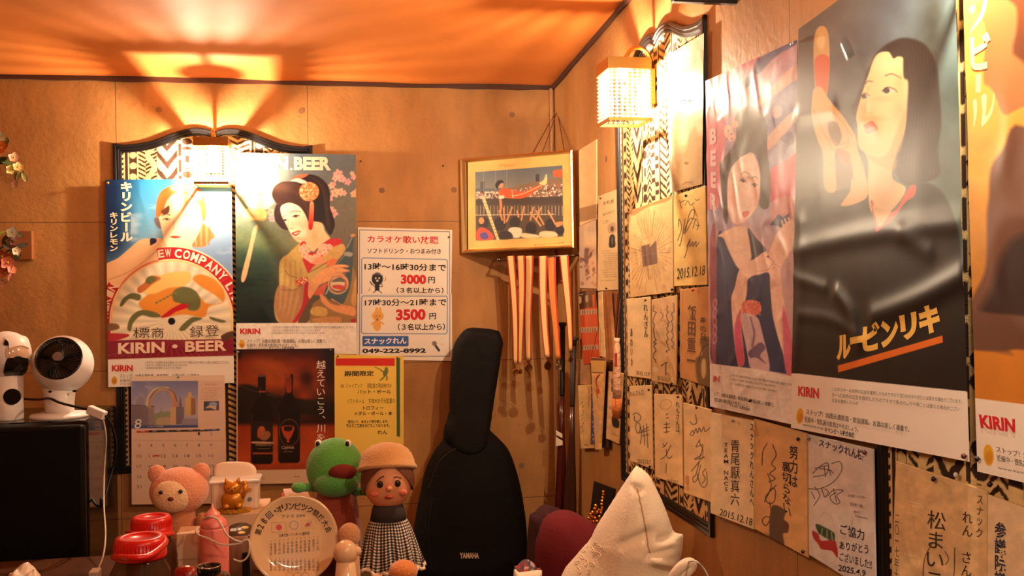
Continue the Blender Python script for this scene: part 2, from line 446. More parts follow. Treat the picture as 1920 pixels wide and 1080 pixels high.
# ------------------------------------------------------------------ the room
XL, YF, ZC, SLOPE = -2.55, -1.6, 2.485, 0.055
def ceil_z(y): return ZC + SLOPE * (D - y)
def wall_material(name, seams_x, axis):
    m = bpy.data.materials.new(name); m.use_nodes = True; nt = m.node_tree; N = nt.nodes.new; L = nt.links.new; b = nt.nodes['Principled BSDF']
    g = N('ShaderNodeNewGeometry'); sp = N('ShaderNodeSeparateXYZ'); L(g.outputs['Position'], sp.inputs[0])
    def math_(op, a, c=None):
        n = N('ShaderNodeMath'); n.operation = op
        for k, x in enumerate((a, c)):
            if x is None: continue
            if isinstance(x, (int, float)): n.inputs[k].default_value = x
            else: L(x, n.inputs[k])
        return n.outputs[0]
    def seam(sock, pos, w): return math_('LESS_THAN', math_('ABSOLUTE', math_('SUBTRACT', sock, pos)), w)
    s = None
    for z in (0.09, .69, 1.29, 1.89):
        q = seam(sp.outputs[2], z, .0016); s = q if s is None else math_('MAXIMUM', s, q)
    for x in seams_x: s = math_('MAXIMUM', s, seam(sp.outputs[axis], x, .0016))
    def noise(scale, detail, stretch=None):
        n = N('ShaderNodeTexNoise'); n.inputs['Scale'].default_value = scale; n.inputs['Detail'].default_value = detail
        if stretch:
            mp = N('ShaderNodeMapping'); mp.inputs['Scale'].default_value = stretch; L(g.outputs['Position'], mp.inputs[0]); L(mp.outputs[0], n.inputs['Vector'])
        else: L(g.outputs['Position'], n.inputs['Vector'])
        return n.outputs['Fac']
    def mixc(fac, a, c):
        n = N('ShaderNodeMix'); n.data_type = 'RGBA'; L(fac, n.inputs[0])
        for k, x in ((6, a), (7, c)):
            if isinstance(x, tuple): n.inputs[k].default_value = x
            else: L(x, n.inputs[k])
        return n.outputs[2]
    r1 = N('ShaderNodeValToRGB'); r1.color_ramp.elements[0].position = .3; r1.color_ramp.elements[1].position = .72
    r1.color_ramp.elements[0].color = rgb(*WALL_A); r1.color_ramp.elements[1].color = rgb(*WALL_B)
    L(noise(2.2, 8), r1.inputs[0]); c = r1.outputs[0]
    sp2 = math_('GREATER_THAN', noise(95, 2), .735); c = mixc(math_('MULTIPLY', sp2, .5), c, rgb(96, 62, 34))
    fine = math_('MULTIPLY', math_('SUBTRACT', noise(16, 6, (1, 1, .35)), .5), .55)
    vm = N('ShaderNodeVectorMath'); vm.operation = 'SCALE'; L(c, vm.inputs[0]); L(math_('ADD', fine, 1.0), vm.inputs['Scale']); c = vm.outputs[0]
    c = mixc(math_('MULTIPLY', s, .75), c, rgb(84, 52, 30))
    L(c, b.inputs['Base Color']); b.inputs['Roughness'].default_value = .62; b.inputs['Specular IOR Level'].default_value = .3
    bp = N('ShaderNodeBump'); bp.inputs['Strength'].default_value = .18; bp.inputs['Distance'].default_value = .01
    L(noise(55, 5), bp.inputs['Height']); L(bp.outputs[0], b.inputs['Normal']); return m
WALL_A, WALL_B = (164, 112, 60), (190, 138, 78)
MW_B = wall_material('concrete_panel_back', (-.844, -.084), 0)
MW_R = wall_material('concrete_panel_right', (2.885, 1.98), 1)
PLUG = mat('concrete_plug', rgb(132, 92, 60), .8)
def wall(name, quad, m, holes=(), N=None):
    mb = MB(); mb.add(quad, [(0, 1, 2, 3)]); mb.m = 1
    for h in holes:
        R = facing(N); c = np.array(h) + np.array(N) * .0012
        t = np.array([[math.cos(a) * .0125, math.sin(a) * .0125, 0] for a in np.linspace(0, 2 * math.pi, 20, False)])
        mb.add(t @ R.T + c, [tuple(range(20))])
    o = mb.build(name, [m, PLUG]); return tag(o, kind='structure')
hp = [BACK.hit([p])[0] for p in ((298, 206), (565, 208), (716, 357), (851, 356), (960, 215), (978, 873), (570, 356 - 300 + 250), (90, 560))]
wall('wall_back', [(XL, D, 0), (W, D, 0), (W, D, 2.62), (XL, D, 2.62)], MW_B, hp[:6], (0, -1, 0))
wall('wall_right', [(W, D, 0), (W, YF, 0), (W, YF, 2.95), (W, D, 2.95)], MW_R, [RIGHT.hit([p])[0] for p in ((1137, 298),)], (-1, 0, 0))
wall('wall_left', [(XL, YF, 0), (XL, D, 0), (XL, D, 2.95), (XL, YF, 2.95)], MW_R)
wall('wall_front', [(W, YF, 0), (XL, YF, 0), (XL, YF, 2.95), (W, YF, 2.95)], MW_B)
FLOORM = mat('brown_carpet', rgb(70, 44, 30), .95, noise=(30, .3))
tag(mk('floor', [(XL, YF, 0), (W, YF, 0), (W, D, 0), (XL, D, 0)], [(0, 1, 2, 3)], FLOORM), kind='structure')
# stretched orange vinyl ceiling, slack between its fixings
CEILM = mat('orange_ceiling_cloth', rgb(222, 128, 56), .6, spec=.35, noise=(5, .12), bump=(6, .35))
nx, ny = 120, 180
gx, gy = np.meshgrid(np.linspace(XL, W, nx), np.linspace(YF, D, ny))
sag = -.022 * fbm(gx * 1.3, gy * 1.9, 4) - .012 * np.clip(1 - np.abs(gy - D) / .25, 0, 1) * vnoise(gx * 5, gy * 2, 9)
edge = np.minimum(np.minimum(gx - XL, W - gx), np.minimum(gy - YF, D - gy)); sag = sag * np.clip(edge / .05 + .25, 0, 1)
V = np.stack([gx, gy, ceil_z(gy) + sag], -1).reshape(-1, 3); i = np.arange(nx * ny).reshape(ny, nx)
tag(mk('ceiling', V, np.stack([i[:-1, :-1], i[1:, :-1], i[1:, 1:], i[:-1, 1:]], -1).reshape(-1, 4).astype(np.int32), CEILM, smooth=True), kind='structure')
TRIMM = mat('dark_ceiling_edge', rgb(74, 36, 18), .7)
def strip(name, a, b, n_out, h, th, seed):
    n = 90; V, Fc = [], []; a, b, n_out = np.array(a, float), np.array(b, float), np.array(n_out, float); rnd = random.Random(seed)
    for k in range(n + 1):
        p = a + (b - a) * k / n; j = .004 * (mnoise.noise(Vector((k * .21, seed, 0)))); hh = h + .004 * mnoise.noise(Vector((k * .33, seed, 5)))
        V += [p + n_out * .001 + np.array([0, 0, .02]), p + n_out * th + np.array([0, 0, .02]), p + n_out * th + np.array([0, 0, j - hh]), p + n_out * .001 + np.array([0, 0, j - hh])]
        if k: o = 4 * k - 4; Fc += [(o + q, o + (q + 1) % 4, o + 4 + (q + 1) % 4, o + 4 + q) for q in range(4)]
    return tag(mk(name, V, Fc, TRIMM), kind='structure')
strip('trim_1', (XL, D, ZC), (W, D, ZC), (0, -1, 0), .026, .010, 1)
strip('trim_2', (W, YF, ceil_z(YF)), (W, D, ZC), (-1, 0, 0), .026, .010, 2)
# corner bead between the two walls
mb = MB(); mb.tube([(W - .012, D - .012, 0), (W - .012, D - .012, ZC - .02)], .009, 8)
tag(mb.build('trim_3', mat('corner_bead', rgb(176, 126, 80), .6)), kind='structure')

# ------------------------------------------------------------------ patterned panels in curved black frames
def tribal(u, v):
    """mask of the dark print, u across and v down in metres"""
    W_ = 1.35 * np.array([.036, .012, .030, .020, .034, .058, .012, .034, .030, .05, .012, .040]); edges = np.concatenate([[0], np.cumsum(W_)]); T = edges[-1]
    uu = np.mod(u, T); k = np.searchsorted(edges, uu, 'right') - 1; x = (uu - edges[k]) / W_[k]; w = W_[k]
    nz = (vnoise(u * 90, v * 90, 3) - .5) * .10
    m = np.zeros(u.shape, bool); n = v / 0.0650
    fr = lambda q: q - np.floor(q)
    m |= (k == 0) & (fr(v / 0.0208 + x * .9 + nz * 2) < .5)
    m |= (k == 1) & (x > .35)
    m |= (k == 2) & (((x - .5) ** 2 * (.030 / .034) ** 2 + (fr(v / 0.0442) - .5) ** 2) > .09 + nz * .3) & (x > .12) & (x < .88)
    m |= (k == 3) & (fr(v / 0.0182 - x * .8 + nz) < .52)
    m |= (k == 4) & (np.abs(x - .5 - .35 * (np.abs(fr(v / 0.0975) * 2 - 1) * 2 - 1)) > .27 + nz) & (fr(v / 0.0156 + x * 1.4) < .62)
    m |= (k == 5) & (fr(v / 0.0676 + np.abs(x - .5) * 1.5 + nz) < .42)
    m |= (k == 6) & (x > .3) & (fr(v / 0.0650) < .8)
    m |= (k == 7) & (np.abs(fr(v / 0.1430) - .3) < .24) & (((x - .5) / .46) ** 2 + ((fr(v / 0.0338) - .5) / .42) ** 2 < 1 + nz)
    m |= (k == 7) & (np.abs(fr(v / 0.1430) - .8) < .1) & (np.abs(x - .5) < .16)
    m |= (k == 8) & (fr(v / 0.0208 + np.where(x < .5, x, 1 - x) * 1.6 + nz) < .5)
    m |= (k == 9) & (np.abs(x - .5 - .3 * np.sign(fr(v / 0.0780) - .5)) < .3 + nz) & (np.abs(fr(v / 0.0390) - .5) > .12)
    m |= (k == 10) & (x > .4)
    m |= (k == 11) & (fr(v / 0.0234 - x * 1.1 + nz) < .45)
    return m
def top_wave(t):
    """height of the frame top above its posts, t in 0..1"""
    s = np.abs(t - .5) * 2
    h = np.where(s < .24, .070 * np.sqrt(np.clip(1 - ((s - .17) / .20) ** 2 * .62, 0, 1)), 0)
    e = .0707 * np.interp(s, [.24, .32, .42, .52, .64, .78, .90, 1.0], [.955, .86, .66, .42, .17, .02, -.04, .05])
    return np.where(s < .24, h, e)
def panel(plane, u0, u1, z0, z1, label, step=.0024):
    w = u1 - u0; base = plane.xyz([((u0 + u1) / 2, z0)])[0]
    root = thing('patterned_panel', base, label, 'wall panel')
    t = np.linspace(0, 1, 61); up = np.stack([u0 + w * t, z1 + top_wave(t)], 1)
    path = np.concatenate([[(u0, z0)], up, [(u1, z0)]]); n = len(path)
    # inward directions along the outline
    nrm = []
    for i in range(n):
        a, b, c = path[i - 1], path[i], path[(i + 1) % n]
        e1 = (b - a) / np.linalg.norm(b - a); e2 = (c - b) / np.linalg.norm(c - b)
        n1 = np.array([e1[1], -e1[0]]); n2 = np.array([e2[1], -e2[0]]); q = n1 + n2; q /= np.linalg.norm(q); nrm.append(q / max(.35, q @ n1))
    nrm = np.array(nrm)
    prof = [(0, .0005), (0, .0100), (.003, .0122), (.011, .0122), (.013, .0085), (.015, .0105), (.021, .0105), (.023, .0062), (.026, .0082), (.031, .0070), (.033, .0022)]
    V = []
    for inn, h in prof: V.append(plane.xyz(path + nrm * inn, h))
    V = np.concatenate(V); Fc = [(a * n + i, a * n + (i + 1) % n, (a + 1) * n + (i + 1) % n, (a + 1) * n + i) for a in range(len(prof) - 1) for i in range(n)]
    mk('frame', V, [f[::-1] for f in Fc], BLACKWOOD, root)
    nu = int(w / step); nv = int((z1 - z0 + .08) / step)
    a, b = np.meshgrid(np.linspace(.012 / w, 1 - .012 / w, nu), np.linspace(0, 1, nv))
    top = z1 + top_wave(a) - .012; uu = u0 + a * w; zz = (z0 + .012) * b + top * (1 - b)
    P = plane.xyz(np.stack([uu.ravel(), zz.ravel()], 1), .0035)
    m = tribal((uu - u0).ravel() + .01, (z1 - zz).ravel() + .2)
    f = fbm(uu.ravel() * 60, zz.ravel() * 60, 8)
    c = np.where(m[:, None], np.array([58, 36, 26]), np.array([226, 186, 124])) * (.88 + .24 * f)[:, None] / 255.0
    i = np.arange(nu * nv).reshape(nv, nu)
    mk('printed_cloth', P, np.stack([i[1:, :-1], i[1:, 1:], i[:-1, 1:], i[:-1, :-1]], -1).reshape(-1, 4).astype(np.int32), CLOTH, root, smooth=True, col=c)
    return root
panel(BACK, BACK.hit([(217, 560)])[0][0], BACK.hit([(590, 560)])[0][0], .875, 2.205, 'tribal pattern cloth in curved black frame behind the swimmer and kimono posters')
panel(RIGHT, -3.255, -2.446, .945, 2.297, 'tall tribal pattern cloth in curved black frame behind the autograph cards on the right wall')
panel(RIGHT, -1.648, -.84, .96, 2.31, 'black edged tribal pattern cloth at right edge of photo behind the glossy posters')

# ------------------------------------------------------------------ crystal wall sconces
CRYSTAL = bpy.data.materials.new('crystal_beads'); CRYSTAL.use_nodes = True
nt = CRYSTAL.node_tree; nt.nodes.clear(); N = nt.nodes.new; L = nt.links.new
o_ = N('ShaderNodeOutputMaterial'); tr = N('ShaderNodeBsdfTransparent'); tl = N('ShaderNodeBsdfTranslucent'); gl = N('ShaderNodeBsdfGlossy'); m1 = N('ShaderNodeMixShader'); m2 = N('ShaderNodeMixShader')
tr.inputs[0].default_value = (.62, .54, .42, 1); tl.inputs[0].default_value = (1, .92, .78, 1); gl.inputs[0].default_value = (1, .95, .86, 1); gl.inputs[1].default_value = .08
m1.inputs[0].default_value = .12; m2.inputs[0].default_value = .10
L(tr.outputs[0], m1.inputs[1]); L(tl.outputs[0], m1.inputs[2]); L(m1.outputs[0], m2.inputs[1]); L(gl.outputs[0], m2.inputs[2]); L(m2.outputs[0], o_.inputs[0])
BULBM = mat('lit_bulb', (1, .9, .7, 1), .3, emit=(BULB_RGB, BULB))
SOCKET = mat('socket_ceramic', rgb(200, 170, 120), .5)
def sconce(plane, u, zt, label, hw=.062, h=.186, d0=.036, d1=.160):
    root = thing('wall_sconce', plane.xyz([(u, zt - h / 2)])[0], label, 'lamp', 'crystal wall sconces')
    X = lambda uu, dd, z: plane.xyz([(uu, z)], dd)[0]
    def ring(mb, z0, z1, th, grow=0.0):
        a, b, c, d = u - hw - grow, u + hw + grow, d0 - grow, d1 + grow
        def slab(x0, x1, y0, y1):
            v = [X(x, y, z) for x in (x0, x1) for y in (y0, y1) for z in (z0, z1)]
            mb.add(v, [(0, 1, 3, 2), (4, 6, 7, 5), (0, 4, 5, 1), (2, 3, 7, 6), (0, 2, 6, 4), (1, 5, 7, 3)])
        slab(a, b, d - th, d); slab(a, b, c, c + th); slab(a, a + th, c + th, d - th); slab(b - th, b, c + th, d - th)
    mb = MB(); ring(mb, zt - .034, zt, .004, .004); mb.build('top_band', BRASS, root)
    mb = MB(); ring(mb, zt - h, zt - h + .009, .006, .004); mb.build('bottom_rim', BRASS, root)
    # crystal strands on the four sides
    oct_ = [(1, 0, 0), (-1, 0, 0), (0, 1, 0), (0, -1, 0), (0, 0, 1), (0, 0, -1)]; of = [(0, 2, 4), (2, 1, 4), (1, 3, 4), (3, 0, 4), (2, 0, 5), (1, 2, 5), (3, 1, 5), (0, 3, 5)]
    for side in range(4):
        mb = MB(); n = 8
        for k in range(n):
            t = (k + .5) / n
            for r in range(13):
                z = zt - .040 - r * .0110
                if side < 2: p = X(u - hw + 2 * hw * t, d1 if side == 0 else d0, z)
                else: p = X(u - hw if side == 2 else u + hw, d0 + (d1 - d0) * t, z)
                mb.add([p + np.array(q) * (.0068, .0068, .0060) for q in oct_], of)
        mb.build('crystal_curtain', CRYSTAL, root)
    c = (d0 + d1) / 2
    mb = MB(); mb.lathe([(.0, .0), (.023, .0), (.025, -.004), (.013, -.009), (.012, -.034), (0, -.034)], X(u, c, zt - .022)); so = mb.build('socket', SOCKET, root, smooth=True)
    mb = MB(); mb.tube([X(u, d0, zt - .012), X(u, d1, zt - .012)], .004, 8); mb.build('cross_bar', BRASS, root)
    mb = MB(); mb.ball(X(u, c, zt - .088), (.0075, .0075, .013), 14, 8); mb.build('bulb', BULBM, root, smooth=True)
    # arm: a brass arc from the top of the shade to the wall plate
    arc = [X(u, d0 + .062 - .062 * math.cos(a), zt + .002 + .062 * math.sin(a) * .62) for a in np.linspace(math.pi, 0, 12)]
    arc = [X(u, .012 + .5 * (1 - math.cos(a)) * .080, zt - .002 + .046 * math.sin(a)) for a in np.linspace(0, math.pi, 14)]
    mb = MB(); mb.tube([X(u, .012, zt - .05)] + arc, .0065, 10); mb.build('curved_arm', BRASS, root, smooth=True)
    mb = MB(); mb.box(X(u, .016, zt - .075), np.abs(plane.U) * .05 + np.abs(plane.N) * .020 + np.array([0, 0, .105])); mb.build('wall_plate', BRASS, root, bevel=.002)
    mb = MB(); mb.tube([X(u, .02, zt - .09), X(u, d0 + .004, zt - .09)], .006, 8); mb.build('stem', BRASS, root)
    return root
sconce(BACK, (BACK.hit([(404, 300)])[0][0]), 2.215, 'lit crystal bead wall sconce over the two posters on the back wall')
sconce(RIGHT, -2.872, 2.272, 'lit square crystal bead wall sconce with brass plate on the right wall')
sconce(RIGHT, -1.244, 2.285, 'crystal bead wall sconce above the right edge of the photo, out of view')
# ------------------------------------------------------------------ push pins
def pin(plane, px, off, kind, label, r=.0042):
    c = plane.hit([px], off)[0]; R = facing(plane.N); mb = MB()
    mb.lathe([(r * .35, 0), (r * .35, .003), (r, .0035), (r * 1.02, .0055), (r * .7, .0075), (0, .0078)], c, 14, R)
    return tag(mb.build('push_pin', PINM[kind], smooth=True), label, 'push pin', 'push pins')
INK = (34, 28, 30)
WHITE = (238, 228, 212)
def smallprint(sh, lines, col=(120, 104, 92)):
    for body, box, *b in lines: sh.text(body, box, b[1] if len(b) > 1 else col, b[0] if b else 0.)
NOTE1 = 'ストップ！20歳未満飲酒・飲酒運転。お酒は楽しく適量で。'
NOTE2 = '妊娠中・授乳期の飲酒はやめましょう。'
FINE = 'このポスターは当時の広告を復刻したものですので現在の法令や表示とは異なる場合がございます。'
CO = 'キリンビール株式会社'
def flower5(sh, x, y, r, col, core=(200, 120, 90), rnd=random.Random(4)):
    a0 = rnd.random() * 6
    for k in range(5):
        t = a0 + k * 1.2566; sh.ell(x + math.cos(t) * r * .6, y + math.sin(t) * r * .6, r * .55, r * .42, col, math.degrees(t), .8, .95)
    sh.ell(x, y, r * .22, r * .22, core, 0, .6)

# ------------------------------------------------------------------ swimmer poster
s = Sheet(BACK, [(198, 337), (434, 335), (439, 718), (203, 726)], .026, (60, 128, 172), 1.0, wrinkle(.0016, .16, 11))
z2 = Z(180, 220, 3.6); z3 = Z(180, 460, 3.857)
s.wash(lambda X, Y: (grad([(0, (40, 120, 170)), (.35, (86, 150, 190)), (.75, (150, 176, 196)), (1, (120, 146, 180))], 240, 340, 330, 520)(X, Y), 1.0))
s.wash(lambda X, Y: ((24, 44, 84), np.clip((262 - X + 14 * (fbm(X / 30, Y / 30, 2) - .5)) / 46, 0, 1) * np.clip((520 - Y) / 60, 0, 1)))
s.wash(lambda X, Y: ((214, 222, 226), np.clip((fbm(X / 60, Y / 26, 5) - .5) * 3.2, 0, .55) * (X > 245)))
# hair, ear side, face, cap
s.poly(z2((640, 700), (735, 720), (800, 800), (770, 830), (735, 872), (650, 872), (600, 820)), (206, 128, 76), 1.5)
for k in range(7): s.line(z2((655 + k * 18, 730), (648 + k * 20, 800), (660 + k * 17, 862)), 1.1, (236, 190, 140) if k % 2 else (160, 86, 50), .8)
s.poly(z2((392, 690), (420, 676), (446, 716), (440, 752), (410, 736)), (112, 92, 92), 1.5)
s.poly(z2((418, 640), (440, 560), (500, 500), (600, 480), (690, 520), (725, 600), (722, 690), (690, 790), (648, 862), (640, 900), (470, 900), (452, 800), (438, 730)), (240, 208, 168), 1.)
s.poly(z2((404, 660), (412, 560), (452, 490), (540, 454), (640, 456), (712, 502), (740, 590), (742, 668), (722, 700), (700, 600), (640, 530), (545, 508), (480, 560), (452, 640), (418, 676)), (222, 106, 52), 1.)
s.poly(z2((500, 476), (560, 456), (640, 462), (706, 510), (700, 560), (620, 512), (540, 500)), (244, 190, 150), 1.4)
s.poly(z2((436, 636), (470, 610), (494, 596), (492, 640), (458, 656)), (96, 60, 52), 1.)
s.line(z2((446, 664), (474, 652), (500, 660)), 1.4, (70, 44, 40)); s.line(z2((452, 690), (476, 682), (500, 690)), 1.2, (70, 44, 40))
s.line(z2((590, 664), (616, 654), (650, 664)), 1.3, (110, 70, 54)); s.ell(*z2((478, 690))[0], 2.6, 1.2, (40, 30, 34))
s.line(z2((520, 700), (528, 760), (545, 772)), .9, (206, 156, 118)); s.poly(z2((500, 806), (530, 798), (572, 806), (534, 818)), (190, 66, 50), .6)
# shoulder, arm, strap
s.poly(z2((62, 1000), (150, 948), (230, 880), (300, 826), (360, 818), (450, 822), (474, 900), (470, 960), (300, 1010), (62, 1090)), (226, 180, 132), 1.)
s.poly(z2((366, 820), (408, 822), (398, 862), (372, 878)), (40, 40, 66), .8)
s.poly(z3((62, 150), (150, 110), (250, 60), (360, 20), (470, -30), (520, 20), (505, 70), (430, 130), (300, 210), (200, 270), (62, 318)), (232, 184, 136), 1.)
s.line(z3((90, 250), (240, 190), (380, 90), (470, 10)), 1.2, (196, 134, 92), 1.4)
# paper fan with its red rim
fc = z3((547, 548))[0]
def fan(X, Y):
    return None
s.ell(fc[0], fc[1], 141, 141, (236, 214, 170), 0, .8)
s.poly(z3((62, 318), (200, 270), (300, 210), (430, 130), (505, 70), (520, 20), (470, -30), (360, 20), (62, 150)), (232, 184, 136), 1.)
s.line(z3((90, 250), (240, 190), (380, 90), (470, 10)), 1.2, (196, 134, 92), 1.4)
def fanring(X, Y):
    r = np.hypot(X - fc[0], Y - fc[1]); a = np.degrees(np.arctan2(X - fc[0], -(Y - fc[1])))
    m = np.clip((139 - r) / .9, 0, 1) * np.clip((r - 116) / .9, 0, 1) * ((a > -12) | (a < -58)) * (Y < 642)
    m2 = np.clip((r - 113) / 4, 0, 1) * np.clip((119 - r) / 4, 0, 1) * (a > -58) * (a < -12)
    return np.array((186, 40, 44)) * (.9 + .2 * vnoise(a / 3., r / 40, 4))[:, None], np.maximum(m, m2 * .9)
s.wash(fanring)
def fanpaper(X, Y):
    r = np.hypot(X - fc[0], Y - fc[1]); a = np.degrees(np.arctan2(X - fc[0], -(Y - fc[1])))
    fold = (np.abs(np.mod(a, 12) - 6) / 6)
    return np.array((244, 226, 190)) * (.86 + .14 * fold)[:, None], np.clip((113.5 - r) / .9, 0, 1) * (Y < 645)
s.wash(fanpaper)
s.ell(fc[0], fc[1], 113, 113, (236, 196, 120), 0, .8, 1., 2.6)
s.poly(z3((62, 690), (330, 682), (640, 684), (998, 676), (998, 800), (640, 806), (330, 816), (62, 826)), (132, 30, 50), .8, False)
s.poly(z3((62, 570), (150, 568), (168, 600), (120, 616), (62, 620)), (128, 92, 66), 1.2); s.poly(z3((62, 640), (220, 640), (232, 660), (140, 690), (62, 690)), (176, 44, 52), 1.)
s.poly(z3((905, 655), (985, 620), (998, 660), (930, 690)), (90, 62, 50), 1.)
for k in range(-9, 10): s.line([(fc[0] + k * 4, 640), (fc[0] + k * 13.5, 668)], .6, (216, 172, 140), .6, False, .55)
# running beast on the fan
gl = (104, 104, 64)
s.poly(z3((330, 392), (420, 330), (520, 300), (640, 300), (740, 360), (800, 420), (910, 412), (860, 360), (760, 300), (700, 240), (760, 210), (860, 250), (925, 330), (920, 410), (820, 440), (780, 520), (640, 500), (480, 520), (360, 480), (310, 430)), (222, 140, 56), 1.4)
s.poly(z3((320, 330), (380, 260), (520, 200), (660, 190), (690, 240), (640, 290), (520, 310), (420, 350)), (236, 196, 110), 1.6)
s.poly(z3((560, 330), (640, 300), (720, 330), (756, 400), (740, 462), (680, 470), (610, 420), (560, 400)), gl, 1.2)
s.poly(z3((470, 520), (560, 450), (640, 420), (664, 448), (580, 480), (520, 516)), (190, 32, 44), .9)
s.poly(z3((172, 430), (200, 380), (260, 346), (322, 360), (310, 400), (240, 388), (190, 440)), gl, 1.)
s.poly(z3((226, 600), (250, 520), (320, 470), (420, 480), (470, 516), (400, 520), (330, 506), (270, 560), (250, 620)), gl, 1.)
s.poly(z3((300, 310), (350, 270), (372, 230), (420, 218), (470, 240), (410, 280), (350, 330), (310, 346)), (196, 110, 60), 1.); s.poly(z3((360, 250), (400, 222), (440, 244), (380, 282)), gl, .8)
s.poly(z3((600, 610), (640, 560), (700, 520), (770, 530), (700, 560), (640, 616)), gl, 1.); s.poly(z3((820, 516), (880, 530), (940, 548), (910, 560), (840, 540)), gl, 1.)
for k in range(6): s.ell(*z3((440 + k * 26, 414 - k * 14))[0], 3.2, 2, (130, 112, 70), -20, .8)
s.ell(*z3((547, 549))[0], 6.6, 6.6, (26, 22, 24), 0, .8)
s.text('標', [*z3((268, 596), (388, 590), (388, 668), (268, 672))], (78, 62, 52)); s.text('商', [*z3((404, 596), (490, 594), (490, 668), (404, 670))], (78, 62, 52))
s.text('録', [*z3((680, 588), (776, 580), (776, 662), (680, 668))], (92, 74, 60)); s.text('登', [*z3((790, 578), (890, 572), (890, 652), (790, 660))], (92, 74, 60))
s.text('KIRIN・BEER', [*z3((160, 706), (945, 686), (945, 762), (160, 786))], (240, 206, 176), .035)
s.arc('COMPANY', fc, 127.5, 2, 52, 17, (244, 216, 196), .035); s.arc('LTD', fc, 127, 56, 74, 15, (244, 216, 196), .03); s.arc('KIRIN', fc, 127, -88, -57, 15, (238, 200, 170), .03); s.arc('EW', fc, 128, -12, 0, 15, (238, 200, 170), .03)
s.text('キリンビール', (225, 341, 249, 453), (246, 232, 196), .05, True); s.text('キリンレモン', (206, 398, 221, 471), (246, 226, 180), .04, True)
# caption band
s.poly([(190, 675), (438, 667), (445, 735), (190, 735)], WHITE, .5, False)
s.text('KIRIN', (210, 684.5, 249, 696), (206, 34, 40), .04)
s.ell(*z3((133, 978))[0], 5.2, 7.6, (214, 150, 40)); s.ell(*z3((131, 985))[0], 4, 4, (190, 110, 24), 0, 1., .7)
smallprint(s, [(FINE, (272, 677, 430, 682)), (FINE[:24], (272, 683, 350, 687)), (FINE[5:26], (272, 688, 340, 692)), (NOTE1, (225, 701, 376, 709), .01), (NOTE2, (225, 710, 330, 717)), ('www.kirin.co.jp', (225, 718, 262, 722))])
s.finish('poster', 'blue retro beer poster of a swimmer in an orange cap holding a round paper fan', 'poster', GLOSS)

# ------------------------------------------------------------------ kimono poster
s = Sheet(BACK, [(441, 286), (667, 290), (669, 664), (443, 661)], .029, (70, 76, 70), 1.0, wrinkle(.0016, .18, 23))
s.wash(lambda X, Y: (grad([(0, (92, 106, 118)), (.35, (112, 106, 92)), (.75, (92, 82, 66)), (1, (84, 74, 60))], 560, 290, 600, 610)(X, Y), 1.))
s.wash(lambda X, Y: (grad([(0, (176, 180, 160)), (.40, (120, 132, 108)), (.55, (60, 80, 64)), (.75, (40, 58, 48)), (1, (26, 36, 34))], 460, 300, 470, 600)(X, Y), np.clip((560 - X) / 60, 0, 1)))
s.wash(lambda X, Y: ((140, 150, 96), np.exp(-((Y - 452 - .1 * (X - 470)) / 18) ** 2) * .5 * (X < 560) * (.5 + fbm(X / 30, Y / 12, 3))))
s.wash(lambda X, Y: ((20, 28, 30), np.clip((fbm(X / 50, Y / 12, 8) - .45) * 2, 0, .5) * (Y > 500) * (X < 540)))
rd = random.Random(3)
for x, y, r in ((634, 326, 8), (641, 335, 7), (629, 334, 6), (652, 341, 6), (663, 332, 5), (622, 348, 6), (628, 362, 8), (638, 360, 7), (618, 372, 6), (645, 362, 5), (663, 364, 6), (668, 358, 4), (625, 400, 8), (621, 392, 5), (660, 325, 4), (508, 398, 7), (515, 404, 6), (510, 410, 6), (626, 345, 4)):
    flower5(s, x, y, r, (226, 172 + rd.randint(-14, 14), 150 + rd.randint(-10, 20)), rnd=rd)
s.text('KIRIN', [(462, 294), (541, 293), (541, 319), (462, 319)], (246, 230, 196), .05); s.text('BEER', [(551, 294), (620, 294), (621, 319.5), (551, 319)], (236, 218, 186), .05); s.ell(546, 317, 2.2, 2.2, (236, 218, 186))
# lantern
s.ell(487, 348, 37, 46, (246, 236, 204), 0, 2.); s.ell(482, 340, 14, 5, (214, 170, 130), 5, 3., .5); s.ell(484, 362, 16, 5, (214, 170, 130), 5, 3., .5)
s.poly([(458, 393), (478, 391), (498, 396), (497, 412), (477, 413), (457, 410)], (232, 206, 140), .8); s.line([(459, 409), (477, 413), (497, 411)], 1.6, (206, 160, 92))
s.poly([(475, 428), (483, 424), (477, 452), (461, 522), (452, 521), (467, 462)], (232, 178, 130), .9)
za, zb = Z(500, 300, 5.4), Z(500, 430, 5.683)
HAIR = (38, 28, 30)
# hair
s.poly(za((300, 190), (400, 150), (500, 158), (600, 230), (640, 340), (640, 470), (670, 560), (690, 660), (650, 760), (610, 720), (560, 640), (460, 640), (420, 560), (330, 420), (250, 240)), HAIR, 1.)
s.poly(za((80, 560), (100, 470), (160, 440), (260, 420), (440, 420), (470, 600), (400, 700), (180, 700)), HAIR, 1.)
s.poly(za((100, 450), (76, 540), (90, 620), (150, 690), (200, 700), (180, 600), (150, 470)), (58, 42, 44), 1.)
# kimono, back and body
s.poly(zb((345, 150), (380, 150), (470, 330), (560, 240), (760, 100), (800, 160), (840, 210), (760, 330), (640, 400), (480, 560), (430, 600), (480, 900), (440, 1000), (140, 1000), (80, 820), (130, 640), (140, 350), (230, 260)), (196, 164, 92), 1.)
s.poly(zb((80, 820), (130, 600), (300, 640), (390, 590), (400, 760), (300, 1000), (160, 1000)), (174, 126, 82), 1.2)
s.poly(zb((840, 380), (955, 500), (955, 1000), (480, 1000), (490, 800), (700, 640)), (150, 112, 60), 1.5)
s.poly(zb((940, 540), (958, 540), (958, 800), (900, 780)), (196, 144, 70), 1.2)
